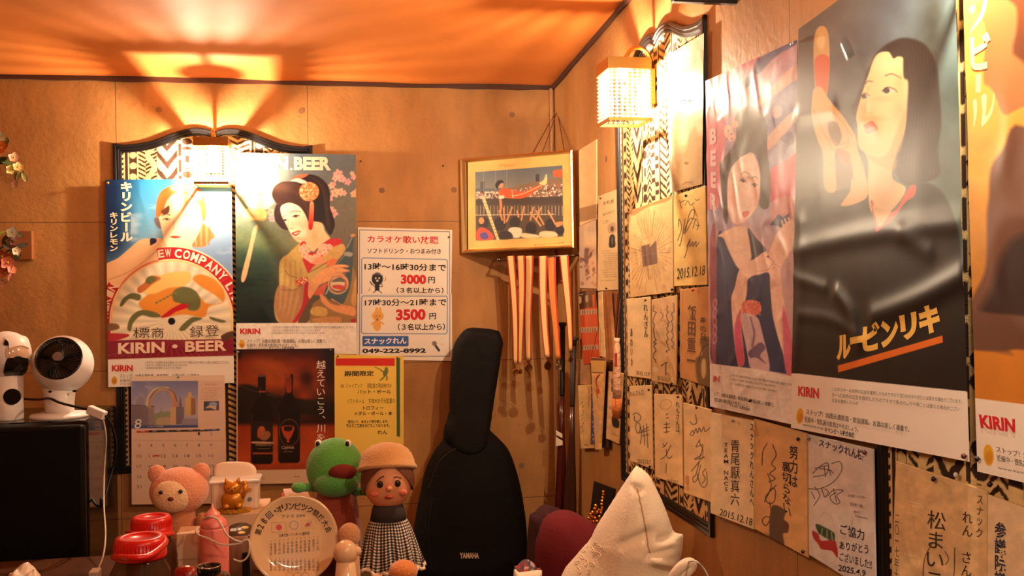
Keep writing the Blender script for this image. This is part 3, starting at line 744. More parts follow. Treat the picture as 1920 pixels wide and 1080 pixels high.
# neck and face
s.poly(za((410, 640), (550, 634), (590, 720), (640, 800), (540, 860), (470, 930), (400, 860), (380, 800)), (236, 196, 148), 1.)
s.poly(za((140, 480), (180, 442), (240, 432), (330, 470), (390, 550), (420, 640), (420, 740), (400, 810), (340, 836), (290, 810), (240, 740), (190, 640), (150, 560)), (248, 222, 184), .9)
s.poly(za((390, 620), (430, 640), (430, 800), (350, 834), (400, 760)), (234, 188, 138), 2., a=.7)
s.line(za((236, 530), (290, 516), (346, 524)), 1.3, (92, 66, 54), .6); s.line(za((160, 576), (180, 566)), 1.2, (120, 90, 72), .6)
s.line(za((262, 574), (290, 558), (332, 566)), 1.5, (44, 30, 30), .6); s.ell(*za((294, 570))[0], 3.4, 1.6, (48, 34, 34), -5, .6); s.line(za((268, 582), (300, 586), (328, 574)), .7, (150, 110, 90), .5)
s.line(za((168, 612), (184, 602), (204, 606)), 1.5, (44, 30, 30), .6); s.ell(*za((186, 610))[0], 2.2, 1.3, (48, 34, 34), 0, .6)
s.line(za((222, 620), (216, 660), (240, 694), (270, 690)), .9, (206, 156, 116), .8); s.ell(*za((252, 694))[0], 2.4, .8, (190, 130, 98), 0, .8)
s.poly(za((254, 742), (288, 726), (334, 714), (332, 738), (300, 766), (272, 762)), (196, 46, 40), .6); s.poly(za((276, 744), (304, 734), (326, 726), (320, 738), (290, 752)), (248, 236, 218), .5)
for x, y, rx, ry, c_, al in ((250, 640, 40, 46, (232, 150, 110), .45), (370, 650, 60, 60, (232, 150, 110), .40), (300, 480, 70, 26, (255, 240, 214), .5), (240, 600, 22, 60, (255, 236, 206), .5), (330, 800, 70, 26, (206, 146, 100), .5), (480, 760, 40, 90, (206, 146, 96), .45), (560, 720, 22, 60, (250, 216, 170), .4)):
    q_ = za((x, y))[0]; s.wash(lambda X, Y, q_=q_, rx=rx, ry=ry, c_=c_, al=al: (c_, al * np.exp(-(((X - q_[0]) / (rx / 5.4)) ** 2 + ((Y - q_[1]) / (ry / 5.4)) ** 2))))
for k in range(9): s.line(zb((150 + k * 26, 330 + k * 4), (130 + k * 30, 560 + k * 12), (120 + k * 22, 820 + k * 16)), 2.6, (226, 196, 122) if k % 2 else (140, 104, 60), 3., a=.32)
# front hair roll and ornaments
s.poly(za((52, 350), (80, 270), (150, 224), (250, 220), (340, 250), (400, 330), (440, 420), (440, 560), (420, 610), (390, 540), (330, 470), (240, 430), (150, 450), (90, 430)), (66, 44, 40), 1.)
s.wash(lambda X, Y: ((128, 90, 70), np.exp(-(((X - 527) / 20) ** 2 + ((Y - 351) / 9) ** 2)) * .55))
for k in range(14): s.line(za((70 + k * 6, 350 - k * 4), (170 + k * 12, 262 + k * 7), (300 + k * 9, 300 + k * 16), (400 + k * 2, 420 + k * 12)), .8, (120, 84, 66) if k % 2 else (40, 26, 24), .9, a=.35)
for k in range(12): s.line(za((420 + k * 14, 160 + k * 4), (540 + k * 7, 260 + k * 9), (590 + k * 4, 480 + k * 8), (600 + k * 4, 640 + k * 6)), .8, (96, 72, 60), .9, a=.3)
s.poly(za((250, 190), (320, 150), (420, 146), (380, 176), (300, 200)), (206, 96, 66), .8); s.poly(za((244, 212), (300, 184), (380, 204), (412, 230), (360, 240), (300, 222)), (206, 190, 180), .8)
cx, cy = za((430, 320))[0]
s.ell(cx, cy, 18.6, 18, (226, 130, 76), 0, .8)
for k in range(90):
    r = 17 * math.sqrt(rd.random()); t = rd.random() * 6.283; s.ell(cx + r * math.cos(t), cy + r * math.sin(t), 1.5, 1.0, (246, 200, 150) if k % 3 else (196, 86, 50), rd.random() * 180, .5)
s.poly(za((440, 430), (474, 430), (478, 520), (464, 690), (424, 690), (430, 560)), grad([(0, (226, 150, 110)), (.5, (214, 90, 62)), (1, (178, 24, 30))], 583, 380, 581, 427), .8)
# collars
s.poly(za((340, 850), (390, 828), (420, 920), (480, 940), (560, 860), (640, 800), (740, 800), (756, 846), (640, 900), (500, 1060), (410, 1080), (360, 960)), (196, 34, 40), .9)
for x, y, r in ((355, 900, 6), (380, 880, 6), (400, 920, 7), (378, 960, 6), (420, 990, 7), (430, 1040, 6), (560, 880, 7), (580, 910, 7), (540, 930, 6), (610, 880, 6), (640, 880, 5), (520, 970, 6), (590, 950, 6), (460, 1000, 7), (490, 990, 6), (400, 1010, 5)):
    flower5(s, *za((x, y))[0], r, (240, 190, 160), rnd=rd)
s.poly(zb((480, 350), (560, 290), (640, 300), (620, 356), (520, 376)), (226, 150, 110), 1.)
s.poly(zb((600, 300), (790, 160), (830, 200), (780, 310), (690, 330)), (204, 162, 90), 1.); s.poly(zb((640, 350), (700, 310), (760, 330), (730, 380), (650, 390)), (222, 118, 66), 1.2)
s.poly(zb((384, 310), (470, 360), (500, 380), (446, 462), (420, 420)), (190, 30, 38), .8); s.line(zb((446, 462), (560, 400), (640, 352)), 1.4, (120, 70, 40))
s.poly(zb((310, 540), (380, 516), (440, 512), (420, 560), (330, 610)), (206, 84, 60), .8)
for k in range(26): s.ell(*zb((320 + rd.random() * 110, 520 + rd.random() * 70))[0], 1.3, .9, (246, 206, 160), rd.random() * 90, .5)
s.line(zb((200, 440), (240, 490), (330, 520)), 1., (120, 90, 50), 1.); s.line(zb((150, 640), (280, 650), (390, 590)), 1.1, (124, 92, 56), 1.)
s.poly(zb((490, 690), (580, 600), (660, 570), (640, 650), (600, 700)), (206, 88, 62), 1.)
# bottle
s.poly(zb((900, 70), (930, 72), (916, 220), (920, 300), (900, 560), (860, 700), (800, 800), (690, 770), (620, 690), (640, 600), (740, 360), (840, 240), (870, 150)), (58, 74, 78), 1.)
s.line(zb((862, 190), (908, 88)), 2., (196, 190, 170), 1.4, a=.7); s.line(zb((632, 690), (664, 620)), 2., (226, 222, 206), 1.2, a=.8); s.line(zb((752, 366), (826, 282)), 1.6, (160, 164, 156), 1., a=.7)
s.ell(*zb((920, 64))[0], 5, 3, (206, 140, 70), -10); s.poly(zb((838, 240), (912, 250), (902, 290), (826, 276)), (150, 146, 132), .8)
lx, ly = zb((762, 584))[0]
s.ell(lx, ly, 20, 19, (206, 168, 110), -30, .8); s.ell(lx, ly, 17.5, 16.4, (184, 92, 60), -30, .8); s.ell(lx - 1, ly - 1, 14, 12.5, (214, 190, 150), -30, .8)
s.poly(zb((690, 560), (740, 520), (800, 510), (840, 560), (800, 560), (750, 560)), (96, 92, 78), .9); s.poly(zb((700, 600), (780, 590), (840, 620), (800, 640), (720, 630)), (190, 62, 46), .9); s.line(zb((690, 640), (770, 670), (840, 640)), 2.2, (90, 84, 70)); s.line(zb((790, 500), (850, 540), (862, 600)), 2.4, (226, 150, 100))
# hands and sleeve
s.poly(zb((440, 600), (520, 500), (600, 430), (680, 390), (780, 372), (870, 386), (866, 404), (800, 410), (880, 436), (876, 450), (800, 468), (840, 480), (720, 510), (640, 560), (560, 600), (500, 690), (430, 770)), (226, 158, 102), .9)
s.line(zb((720, 420), (800, 408), (860, 402)), .9, (180, 108, 64)); s.line(zb((730, 470), (800, 460), (872, 448)), .9, (180, 108, 64)); s.line(zb((700, 506), (770, 490), (830, 482)), .9, (180, 108, 64))
s.poly(zb((566, 700), (600, 700), (680, 790), (790, 810), (690, 750), (700, 740), (800, 800), (910, 820), (945, 850), (940, 920), (820, 900), (700, 860), (600, 790)), (224, 150, 96), .9)
s.line(zb((690, 756), (760, 806), (850, 826)), 1., (176, 102, 62))
s.poly(zb((400, 590), (440, 560), (440, 700), (460, 770), (400, 870), (320, 985), (280, 985), (360, 850), (390, 740)), (178, 28, 40), .9)
s.poly(zb((440, 780), (480, 740), (470, 900), (430, 996), (330, 996)), (96, 74, 50), 1.)
s.poly(zb((480, 840), (560, 820), (640, 850), (640, 920), (560, 926), (470, 900)), (206, 166, 90), 1.); s.poly(zb((500, 950), (760, 930), (780, 990), (540, 996)), (196, 140, 80), 1.); s.poly(zb((900, 960), (945, 950), (948, 990), (905, 990)), (170, 24, 40), .8)
s.poly([(430, 606), (680, 605), (680, 670), (430, 670)], WHITE, .5, False)
s.mottle(5, .07, 9)
s.text('KIRIN', (450, 616, 488, 626), (206, 34, 40), .04)
s.ell(453.5, 644.5, 5.4, 7.4, (226, 170, 50)); s.ell(453.5, 648, 4.6, 4, (196, 104, 20), 0, 1., .8)
smallprint(s, [(FINE, (509, 611, 664, 616)), (FINE[:26], (509, 617.5, 600, 621.5)), (FINE[10:34], (509, 622.5, 608, 626)), (NOTE1, (463, 635.5, 612, 643), .01), (NOTE2, (463, 644, 558, 650.5), .01), ('www.kirin.co.jp', (463, 651, 500, 655)), (CO, (504, 650, 552, 655.5), .03, (60, 48, 44))])
s.finish('poster', 'retro beer poster of a smiling woman in a yellow kimono hugging a bottle', 'poster', GLOSS)

# ------------------------------------------------------------------ wine bottle poster
s = Sheet(BACK, [(443, 655), (627, 653), (631, 905), (443, 908)], .032, (116, 44, 20), 1.0, wrinkle(.0012, .15, 31))
zw = Z(430, 630, 3.6)
s.wash(lambda X, Y: (grad([(0, (50, 14, 10)), (.12, (124, 40, 18)), (.28, (150, 62, 26)), (.42, (52, 26, 16)), (.60, (40, 18, 14)), (.64, (150, 56, 24)), (.9, (176, 74, 34)), (1, (150, 60, 28))], 530, 656, 530, 882)(X, Y), 1.))
s.wash(lambda X, Y: ((176, 92, 40), np.exp(-(((X - 505) / 40) ** 2 + ((Y - 690) / 22) ** 2)) * .7)); s.wash(lambda X, Y: ((34, 10, 8), np.exp(-(((X - 575) / 14) ** 2 + ((Y - 712) / 20) ** 2)) * .9)); s.wash(lambda X, Y: ((26, 10, 8), np.clip((X - 590) / 26, 0, 1) * np.clip((770 - Y) / 60, 0, 1) * .9))
s.wash(lambda X, Y: ((150, 52, 24), np.exp(-(((X - 570) / 16) ** 2 + ((Y - 752) / 26) ** 2)) * .8)); s.wash(lambda X, Y: ((18, 14, 14), np.clip((456 - X) / 8, 0, 1) * np.clip((676 - Y) / 14, 0, 1)))
s.poly([(443, 730), (470, 722), (520, 742), (627, 756), (629, 776), (520, 778), (443, 790)], (30, 22, 18), 3.); s.line([(448, 723), (480, 734), (520, 744)], .8, (150, 120, 96), .8, a=.6)
s.mottle(24, .18, 5)
def bottle(cx, top, bot, w, nw, shoulder, body):
    s.poly([(cx - nw, top), (cx + nw, top), (cx + nw, top + 14), (cx + nw * .9, shoulder), (cx + w, body), (cx + w, bot - 5), (cx + w - 4, bot), (cx - w + 4, bot), (cx - w, bot - 5), (cx - w, body), (cx - nw * .9, shoulder), (cx - nw, top + 14)], (20, 14, 14), .8, False)
    s.line([(cx - w + 2.5, body + 6), (cx - w + 2.5, bot - 10)], 1.4, (70, 46, 38), 1.); s.line([(cx - nw * .4, top + 22), (cx - nw * .5, shoulder)], 1.2, (90, 70, 60), .9)
bottle(491, 703, 870, 20.5, 7.4, 742, 770); bottle(542, 702, 868, 20.5, 7.6, 738, 768)
s.poly(zw((376, 262), (412, 262), (420, 372), (384, 372)), (140, 52, 30), 1.); s.text('M', zw((388, 276), (408, 276), (408, 330), (388, 330)), (90, 30, 20))
s.rect(484, 704, 498, 706, (110, 90, 80)); s.rect(485, 733, 498, 736, (150, 60, 34))
s.poly(zw((165, 575), (290, 575), (294, 720), (162, 724)), (34, 26, 24), .7, False); s.poly(zw((196, 620), (230, 610), (244, 650), (220, 690), (190, 680)), (176, 84, 52), 1.); s.poly(zw((215, 670), (260, 640), (280, 670), (250, 702), (215, 700)), (150, 96, 62), 1.); s.poly(zw((160, 712), (290, 716), (286, 728), (162, 726)), (196, 150, 110), .7); s.rect(474, 848, 512, 852, (150, 62, 40))
s.text('CREDENCE', zw((176, 732), (284, 732), (284, 742), (176, 742)), (196, 150, 110)); s.text('CHARDONNAY', zw((186, 756), (276, 756), (276, 764), (186, 764)), (150, 110, 84))
s.ell(*zw((405, 652))[0], 18.5, 25, (150, 100, 78), 0, .6, .8, 1.); s.poly(zw((356, 610), (436, 610), (424, 670), (404, 700), (408, 716), (384, 716), (388, 700), (366, 670)), (176, 66, 40), .8); s.poly(zw((370, 612), (424, 612), (416, 640), (376, 640)), (34, 18, 16), .8)
s.text('Caymus', zw((352, 742), (436, 740), (436, 766), (352, 768)), (206, 170, 136), .01); s.text('VINEYARDS', zw((362, 776), (430, 776), (430, 784), (362, 784)), (150, 116, 90))
s.text('越えていこう、川を。', (593, 676, 610.5, 836), (238, 222, 206), .0, True)
s.poly([(440, 882), (634, 879), (634, 910), (440, 910)], (216, 184, 152), .5, False); s.text('れん', (485, 893, 496, 899), (110, 84, 66)); s.text('株式会社', (552, 892, 562, 895), (110, 84, 66))
s.line([(444.5, 658), (444.5, 882)], 1.6, (232, 216, 190))
s.finish('poster', 'dark orange poster of two wine bottles below the kimono poster', 'poster', GLOSS)

# ------------------------------------------------------------------ karaoke notice on two sheets
s = Sheet(BACK, [(670, 551), (847, 551), (848, 677), (669, 673)], .004, (236, 224, 206), 1.0, wrinkle(.0008, .2, 41))
zk = Z(660, 420, 4.0)
s.line([(674, 545), (674, 667)], 1.1, (60, 54, 96)); s.line([(843.5, 545), (843, 668), (748, 668)], 1.1, (60, 54, 96), smooth=False)
s.line(zk((72, 550), (86, 540), (706, 542), (716, 552), (714, 812), (704, 824), (84, 822), (70, 812), (72, 550)), 1.6, (104, 134, 180), .5, False)
BK = (26, 22, 26)
s.text('17時30分～21時まで', zk((96, 564), (708, 558), (708, 614), (96, 616)), BK, .022)
s.text('3500', zk((330, 640), (552, 636), (552, 720), (330, 724)), (204, 34, 42), .05); s.text('円', zk((580, 668), (630, 666), (630, 714), (580, 716)), BK, .02)
s.text('（３名以上から）', zk((344, 746), (698, 744), (698, 796), (344, 798)), BK, .025)
s.poly(zk((78, 846), (86, 840), (418, 840), (424, 846), (424, 912), (416, 918), (84, 918), (78, 912)), (56, 96, 160), .6, False)
s.text('スナックれん', zk((92, 856), (410, 850), (410, 900), (92, 904)), (240, 230, 222), .03); s.text('049-222-8992', zk((78, 934), (554, 932), (554, 966), (78, 970)), BK, .04)
RB = (226, 166, 84)
s.ell(*zk((194, 690))[0], 11, 9, RB); s.ell(*zk((184, 650))[0], 2.8, 7, RB, 8); s.ell(*zk((210, 650))[0], 2.8, 7, RB, -6); s.ell(*zk((188, 762))[0], 7.5, 10, RB); s.line(zk((146, 752), (176, 728)), 3, RB); s.line(zk((236, 750), (204, 728)), 3, RB); s.line(zk((176, 694), (186, 690)), .8, BK); s.line(zk((202, 690), (212, 694)), .8, BK); s.ell(*zk((190, 716))[0], 1.3, 2.6, (120, 50, 40))
s.line(zk((612, 892), (652, 948)), 4.2, (40, 38, 40), .6); s.ell(*zk((618, 896))[0], 4.4, 4.4, (120, 112, 106)); s.line(zk((666, 898), (684, 904)), .9, (206, 170, 140))
s.finish('notice_sheet', 'lower white karaoke price sheet with rabbit drawing and phone number', 'notice', PAPER)
s = Sheet(BACK, [(671, 426), (848, 431), (846, 552), (671, 551)], .0055, (238, 228, 210), 1.0, wrinkle(.0008, .2, 47))
s.line([(674, 556), (674, 431), (843, 434.5), (843, 556)], 1.1, (60, 54, 96), .5, False)
s.text('カラオケ歌い放題', zk((116, 86), (648, 92), (648, 150), (116, 140)), (204, 36, 44), .018)
s.text('ソフトドリンク・おつまみ付き', zk((116, 180), (668, 186), (668, 226), (116, 222)), BK, .015)
s.line(zk((72, 540), (72, 266), (84, 254), (704, 266), (716, 276), (716, 540)), 1.6, (104, 134, 180), .5, False)
s.text('13時～16時30分まで', zk((94, 290), (706, 300), (706, 356), (94, 346)), BK, .022)
s.text('3000', zk((366, 378), (556, 380), (556, 452), (366, 450)), (204, 34, 42), .05); s.text('円', zk((572, 396), (622, 396), (622, 444), (572, 444)), BK, .02)
s.text('（３名以上から）', zk((334, 474), (686, 476), (686, 520), (334, 518)), BK, .025)
s.ell(*zk((190, 412))[0], 10.5, 12, (40, 38, 42)); s.line(zk((150, 380), (190, 374), (232, 388)), 1.2, (150, 144, 146)); s.rect(*zk((172, 456))[0], *zk((206, 500))[0], (40, 38, 42)); s.ell(*zk((178, 406))[0], 1.4, 2., (230, 220, 210)); s.ell(*zk((204, 406))[0], 1.4, 2., (230, 220, 210)); s.ell(*zk((190, 426))[0], 2.2, 2., (230, 220, 210))
s.line(zk((206, 466), (226, 470), (222, 446)), 1.2, (40, 38, 42)); s.line(zk((172, 470), (150, 452), (140, 440)), 1.2, (40, 38, 42)); s.line(zk((136, 432), (150, 456)), 1.8, (40, 38, 42)); s.line(zk((180, 500), (160, 516)), 1.3, (40, 38, 42)); s.line(zk((200, 500), (224, 518)), 1.3, (40, 38, 42)); s.text('♪', (720, 518, 724.5, 527), (196, 150, 84)); s.text('♪', (690, 538, 695, 546), (206, 160, 70))
s.finish('notice_sheet', 'upper white karaoke price sheet with red heading', 'notice', PAPER)
pin(BACK, (841.5, 444.5), .007, 'brown', 'brown pin at upper right of the white karaoke sheet')

# ------------------------------------------------------------------ yellow notice
s = Sheet(BACK, [(627, 664), (757, 668), (757, 868), (628, 862)], .0345, (238, 198, 84), 1.0, wrinkle(.001, .2, 53))
s.poly([(629.5, 672), (740, 671.5), (740, 686), (629.5, 685.5)], (206, 42, 30), .6, False); s.poly([(743, 671), (750, 671), (750, 819), (744, 818)], (64, 92, 52), .6, False)
s.text('期間限定', zw((776, 236), (976, 234), (976, 270), (776, 274)), BK, .022)
OL = (104, 110, 56)
s.ell(*zw((1060, 222))[0], 3, 3.4, OL); s.poly(zw((1040, 236), (1072, 230), (1064, 262), (1040, 268)), OL, .6); s.line(zw((1050, 266), (1040, 282), (1020, 298)), 2.6, OL); s.line(zw((1058, 266), (1066, 284), (1060, 296)), 2.4, OL); s.line(zw((1062, 240), (1034, 240), (1020, 226)), 2., OL); s.line(zw((984, 210), (1026, 230)), 1.5, OL)
G = (92, 62, 30)
s.ell(*zw((762, 338))[0], 2.2, 2.2, G, 0, .4, 1., 1.2); s.text('ジャイアンツ', zw((786, 322), (898, 322), (898, 352), (786, 352)), G); s.text('原監督の現役時代の', zw((930, 320), (1094, 320), (1094, 352), (930, 352)), G)
s.text('バット・ボール', zw((864, 364), (1092, 362), (1092, 390), (864, 390)), BK, .015); s.text('ソフトボール', zw((792, 424), (912, 424), (912, 456), (792, 456)), G); s.text('宇津木妙子元監督の', zw((940, 422), (1118, 420), (1118, 454), (940, 456)), G)
s.text('トロフィー', zw((902, 474), (1040, 472), (1040, 500), (902, 500)), BK, .015); s.text('メダル・ボール・本', zw((842, 510), (1100, 508), (1100, 536), (842, 536)), BK, .015)
s.text('店内にて、本日より展示致します。', zw((800, 568), (1074, 566), (1074, 590), (800, 592)), BK, .02); s.text('皆よりご来店をお待ちしております。', zw((790, 594), (1082, 592), (1082, 616), (790, 618)), BK, .02); s.text('れん', zw((1000, 636), (1066, 634), (1066, 662), (1000, 664)), BK, .02)
s.finish('notice_sheet', 'yellow notice with red bar, green stripe and tiny batter figure', 'notice', PAPER)
pin(BACK, (633.5, 668), .036, 'brown', 'brown pin at top left of the yellow notice'); pin(BACK, (745, 669), .036, 'gold', 'gold pin at top right of the yellow notice')

# ------------------------------------------------------------------ calendar
s = Sheet(BACK, [(246, 706), (421, 703), (424, 944), (247, 946)], .033, (214, 178, 148), 1.0, wrinkle(.0014, .2, 61))
zc = Z(220, 690, 4.0)
s.C *= np.array([1.06, 1.08, 1.12]); s.C = np.clip(s.C, 0, 1)
s.poly(zc((100, 50), (806, 44), (806, 96), (100, 100)), (226, 202, 176), .5, False)
s.poly(zc((106, 98), (606, 96), (606, 446), (106, 454)), grad([(0, (120, 120, 160)), (.5, (150, 148, 178)), (1, (176, 166, 178))], 0, 714, 0, 770), .5, False)
s.wash(lambda X, Y: ((186, 178, 190), np.clip((fbm(X / 22, Y / 12, 3) - .5) * 2.5, 0, .5) * (X < 371) * (Y > 715) * (Y < 760)))
s.poly(zc((150, 230), (180, 214), (200, 240), (200, 276), (140, 276)), (150, 140, 160), 1.); s.poly(zc((276, 350), (320, 330), (330, 296), (340, 330), (396, 330), (400, 430), (276, 430)), (140, 150, 120), 1.); s.poly(zc((300, 380), (396, 370), (396, 430), (300, 430)), (186, 160, 132), 1.)
s.poly(zc((106, 280), (274, 284), (274, 430), (106, 436)), (128, 112, 120), .6, False); s.poly(zc((232, 290), (274, 290), (274, 426), (232, 428)), (150, 132, 130), .6, False); s.line(zc((106, 278), (276, 286)), 1., (60, 50, 60))
s.line(zc((240, 284), (250, 230), (290, 176), (350, 158), (410, 180), (438, 240), (440, 290)), 7.5, (176, 146, 130), .7); s.line(zc((222, 280), (230, 226), (274, 164), (350, 148), (380, 152)), 4, (204, 190, 160), .7); s.line(zc((400, 190), (424, 240), (426, 290)), 5, (206, 140, 100), .8); s.line(zc((240, 230), (290, 166), (350, 150), (420, 180), (448, 250)), 1., (70, 56, 60))
s.poly(zc((396, 292), (440, 292), (440, 424), (396, 426)), (206, 170, 130), .6, False); s.poly(zc((440, 290), (500, 292), (500, 420), (440, 424)), (120, 108, 124), .6, False); s.poly(zc((508, 226), (530, 216), (532, 184), (552, 178), (558, 214), (586, 226), (588, 350), (508, 356)), (206, 170, 110), .7, False); s.poly(zc((552, 222), (586, 228), (588, 350), (552, 352)), (150, 112, 84), .7, False); s.poly(zc((462, 290), (466, 240), (474, 216), (480, 246), (484, 290)), (130, 100, 96), .7)
s.poly(zc((490, 380), (606, 376), (606, 440), (480, 440)), (150, 140, 156), 1., False); s.poly(zc((106, 432), (606, 428), (606, 446), (106, 454)), (72, 84, 140), .8, False)
s.text('8', zc((128, 386), (182, 382), (182, 450), (128, 456)), (240, 230, 224), .0, False, .1); s.text('イタリア共和国', zc((230, 434), (344, 432), (344, 444), (230, 446)), (232, 220, 216))
s.poly(zc((606, 98), (804, 94), (804, 440), (606, 446)), (222, 190, 166), .5, False); s.text('チェファルー', zc((660, 116), (750, 114), (750, 130), (660, 132)), (110, 92, 96))
for k in range(6): s.text(FINE[k:k + 16], zc((626, 150 + k * 16), (780 - (k % 3) * 16, 148 + k * 16), (780 - (k % 3) * 16, 157 + k * 16), (626, 159 + k * 16)), (176, 140, 124))
s.poly(zc((648, 250), (762, 248), (762, 316), (648, 320)), (70, 70, 90), .6, False); s.poly(zc((660, 300), (710, 270), (740, 276), (740, 312), (700, 300)), (206, 180, 150), 1.); s.ell(*zc((720, 270))[0], 8, 4, (150, 160, 190), 0, 1.)
xs = [160, 250, 342, 430, 519, 608, 700]
s.poly(zc((145, 472), (235, 468), (235, 484), (145, 486)), (196, 62, 52), .5, False); s.poly(zc((235, 468), (676, 460), (676, 474), (235, 484)), (40, 36, 44), .5, False); s.poly(zc((676, 460), (768, 456), (768, 470), (676, 474)), (56, 66, 120), .5, False)
for k, wd_ in enumerate(('SUN', 'MON', 'TUE', 'WED', 'THU', 'FRI', 'SAT')): x = xs[k] + 14; y = 474 - k * 2.2; s.text(wd_, zc((x, y - 4), (x + 30, y - 4.5), (x + 30, y + 5), (x, y + 5)), (226, 210, 200))
def num(t, x, y, col=(84, 70, 72)): w = 9 * len(t); s.text(t, zc((x - w, y - 11), (x + w, y - 11), (x + w, y + 11), (x - w, y + 11)), col)
for r, row in enumerate(((None,) * 5 + (1, 2), range(3, 10), range(10, 17), range(17, 24), range(24, 31))):
    for k, d_ in enumerate(row):
        if d_: num(str(d_), xs[k] + 4, (495, 581, 661, 739, 815)[r] - k * .6, (170, 84, 76) if k == 0 or d_ == 11 else ((120, 116, 150) if k == 6 else (84, 70, 72)))
num('31', xs[0] + 4, 890, (170, 84, 76))
s.poly(zc((270, 655), (318, 653), (318, 663), (270, 665)), (196, 52, 48), .5, False)
s.line(zc((110, 541), (400, 546), (806, 546)), .8, (196, 160, 132), .8)
s.finish('wall_calendar', 'wall calendar with an arch photo over an August page', 'calendar', PAPER)
pin(BACK, (334.5, 707), .035, 'black', 'black pin at top middle of the wall calendar', .0032)
pin(BACK, (676.5, 302.5), .0005, 'black', 'black pin on bare wall right of the kimono poster top', .0036); pin(BACK, (830.5, 311), .0005, 'black', 'black pin on bare wall left of the corner picture', .0036)
pin(BACK, (202.5, 343), .028, 'gold', 'gold pin at top left of the swimmer poster', .005)
pin(BACK, (447.5, 660), .034, 'grey', 'grey pin at top left of the wine bottle poster', .0034); pin(BACK, (620, 656), .034, 'grey', 'grey pin at top right of the wine bottle poster', .0034)

# ------------------------------------------------------------------ wooden block half hidden by the lower flower spray
a = at(30, 433, y=D - .02); b = at(62, 487, y=D - .02)
mb = MB(); mb.box(((a[0] + b[0]) / 2, D - .016, (a[2] + b[2]) / 2), (b[0] - a[0], .03, a[2] - b[2]))
tag(mb.build('wooden_plaque', mat('varnished_wood', rgb(150, 90, 46), .35, noise=(20, .25)), bevel=.002), 'small square varnished wooden plaque behind the lower flower spray', 'plaque')
# ------------------------------------------------------------------ glossy poster: woman with a star (dark blue robe)
s = Sheet(RIGHT, [(1323, 152), (1496, 74), (1491, 797), (1332, 762)], .026, (150, 140, 176), 1.0, wrinkle(.0012, .085, 71, 1.6))
zp, zq = Z(1310, 60, 3.0), Z(1310, 400, 2.77)
s.wash(lambda X, Y: (grad([(0, (196, 150, 176)), (.45, (140, 140, 186)), (1, (206, 176, 176))], 1330, 160, 1490, 500)(X, Y), 1.))
s.poly(zp((30, 280), (120, 240), (200, 200), (330, 130), (360, 160), (260, 260), (140, 360), (60, 500), (30, 520)), (206, 110, 140), 3.)
s.poly(zp((40, 480), (130, 440), (150, 500), (140, 800), (130, 960), (40, 960)), (212, 122, 146), 2.)
s.poly(zp((320, 170), (420, 100), (560, 20), (560, 60), (420, 150), (330, 240)), (62, 70, 130), 2.); s.poly(zp((235, 290), (290, 240), (285, 300), (240, 320)), (60, 64, 126), 2.)
s.poly(zp((300, 420), (560, 170), (560, 260), (380, 380), (330, 430)), (216, 176, 166), 2.); s.poly(zp((380, 420), (560, 270), (560, 420), (390, 560)), (120, 126, 178), 2.)
s.poly(zp((390, 590), (560, 420), (560, 500), (400, 660)), (216, 184, 172), 2.); s.poly(zp((400, 700), (470, 600), (560, 500), (560, 680), (440, 760)), (150, 150, 190), 2.); s.poly(zp((460, 600), (520, 560), (540, 620), (500, 650), (470, 720), (500, 640)), (96, 92, 140), 1.5)
s.ell(*zp((440, 450))[0], 10, 12, (196, 170, 190), 20, 1.5)
s.poly(zp((400, 790), (470, 740), (560, 690), (560, 940), (420, 970)), (206, 50, 92), 2.5); s.poly(zp((420, 950), (560, 930), (560, 1080), (430, 1080)), (206, 140, 140), 2.)
HB = (52, 38, 44)
s.poly(zp((205, 480), (250, 430), (300, 420), (330, 440), (380, 500), (385, 640), (400, 760), (405, 900), (390, 990), (340, 970), (350, 800), (320, 690), (280, 690), (200, 720), (130, 730), (190, 650), (215, 590)), HB, 1.2)
s.poly(zp((125, 735), (200, 720), (250, 700), (190, 800), (170, 900), (165, 1060), (145, 1060), (128, 900)), HB, 1.)
s.poly(zp((170, 800), (210, 730), (280, 680), (310, 690), (345, 780), (348, 880), (330, 980), (270, 1060), (230, 1090), (175, 1040), (160, 900)), (240, 214, 196), 1.)
s.line(zp((244, 800), (262, 786), (288, 800)), 1.4, (70, 50, 52)); s.line(zp((306, 822), (318, 812), (332, 822)), 1.3, (70, 50, 52))
s.line(zp((230, 838), (248, 826), (272, 846)), 1.3, (40, 34, 40)); s.ell(*zp((250, 838))[0], 3.6, 2.4, (70, 76, 96), 20); s.line(zp((300, 858), (318, 852), (334, 862)), 1.3, (40, 34, 40)); s.ell(*zp((317, 864))[0], 3, 2.3, (84, 90, 84), 10)
s.line(zp((290, 880), (286, 940), (294, 976), (280, 986)), .9, (206, 150, 140), .8); s.poly(zp((244, 1018), (270, 1006), (288, 1012), (276, 1036), (254, 1044)), (206, 96, 100), .7)
s.ell(*zp((168, 560))[0], 9, 12, (222, 200, 196), 0, 1.2); s.ell(*zp((185, 590))[0], 8, 9, (230, 190, 186), 0, 1.2); s.ell(*zp((205, 520))[0], 6, 7, (226, 170, 150), 0, 1.2)
for q in ((168, 556), (186, 574), (160, 600), (190, 600)): s.ell(*zp(q)[0], 1.6, 1.6, (150, 90, 90))
for x, y, rx, ry, c_, al in ((200, 930, 34, 60, (226, 150, 140), .45), (325, 930, 22, 50, (226, 150, 140), .4), (270, 750, 40, 40, (252, 232, 220), .6), (285, 900, 10, 50, (252, 236, 226), .6), (240, 1060, 50, 24, (214, 164, 150), .5)):
    q_ = zp((x, y))[0]; s.wash(lambda X, Y, q_=q_, rx=rx, ry=ry, c_=c_, al=al: (c_, al * np.exp(-(((X - q_[0]) / (rx / 3.)) ** 2 + ((Y - q_[1]) / (ry / 3.)) ** 2))))
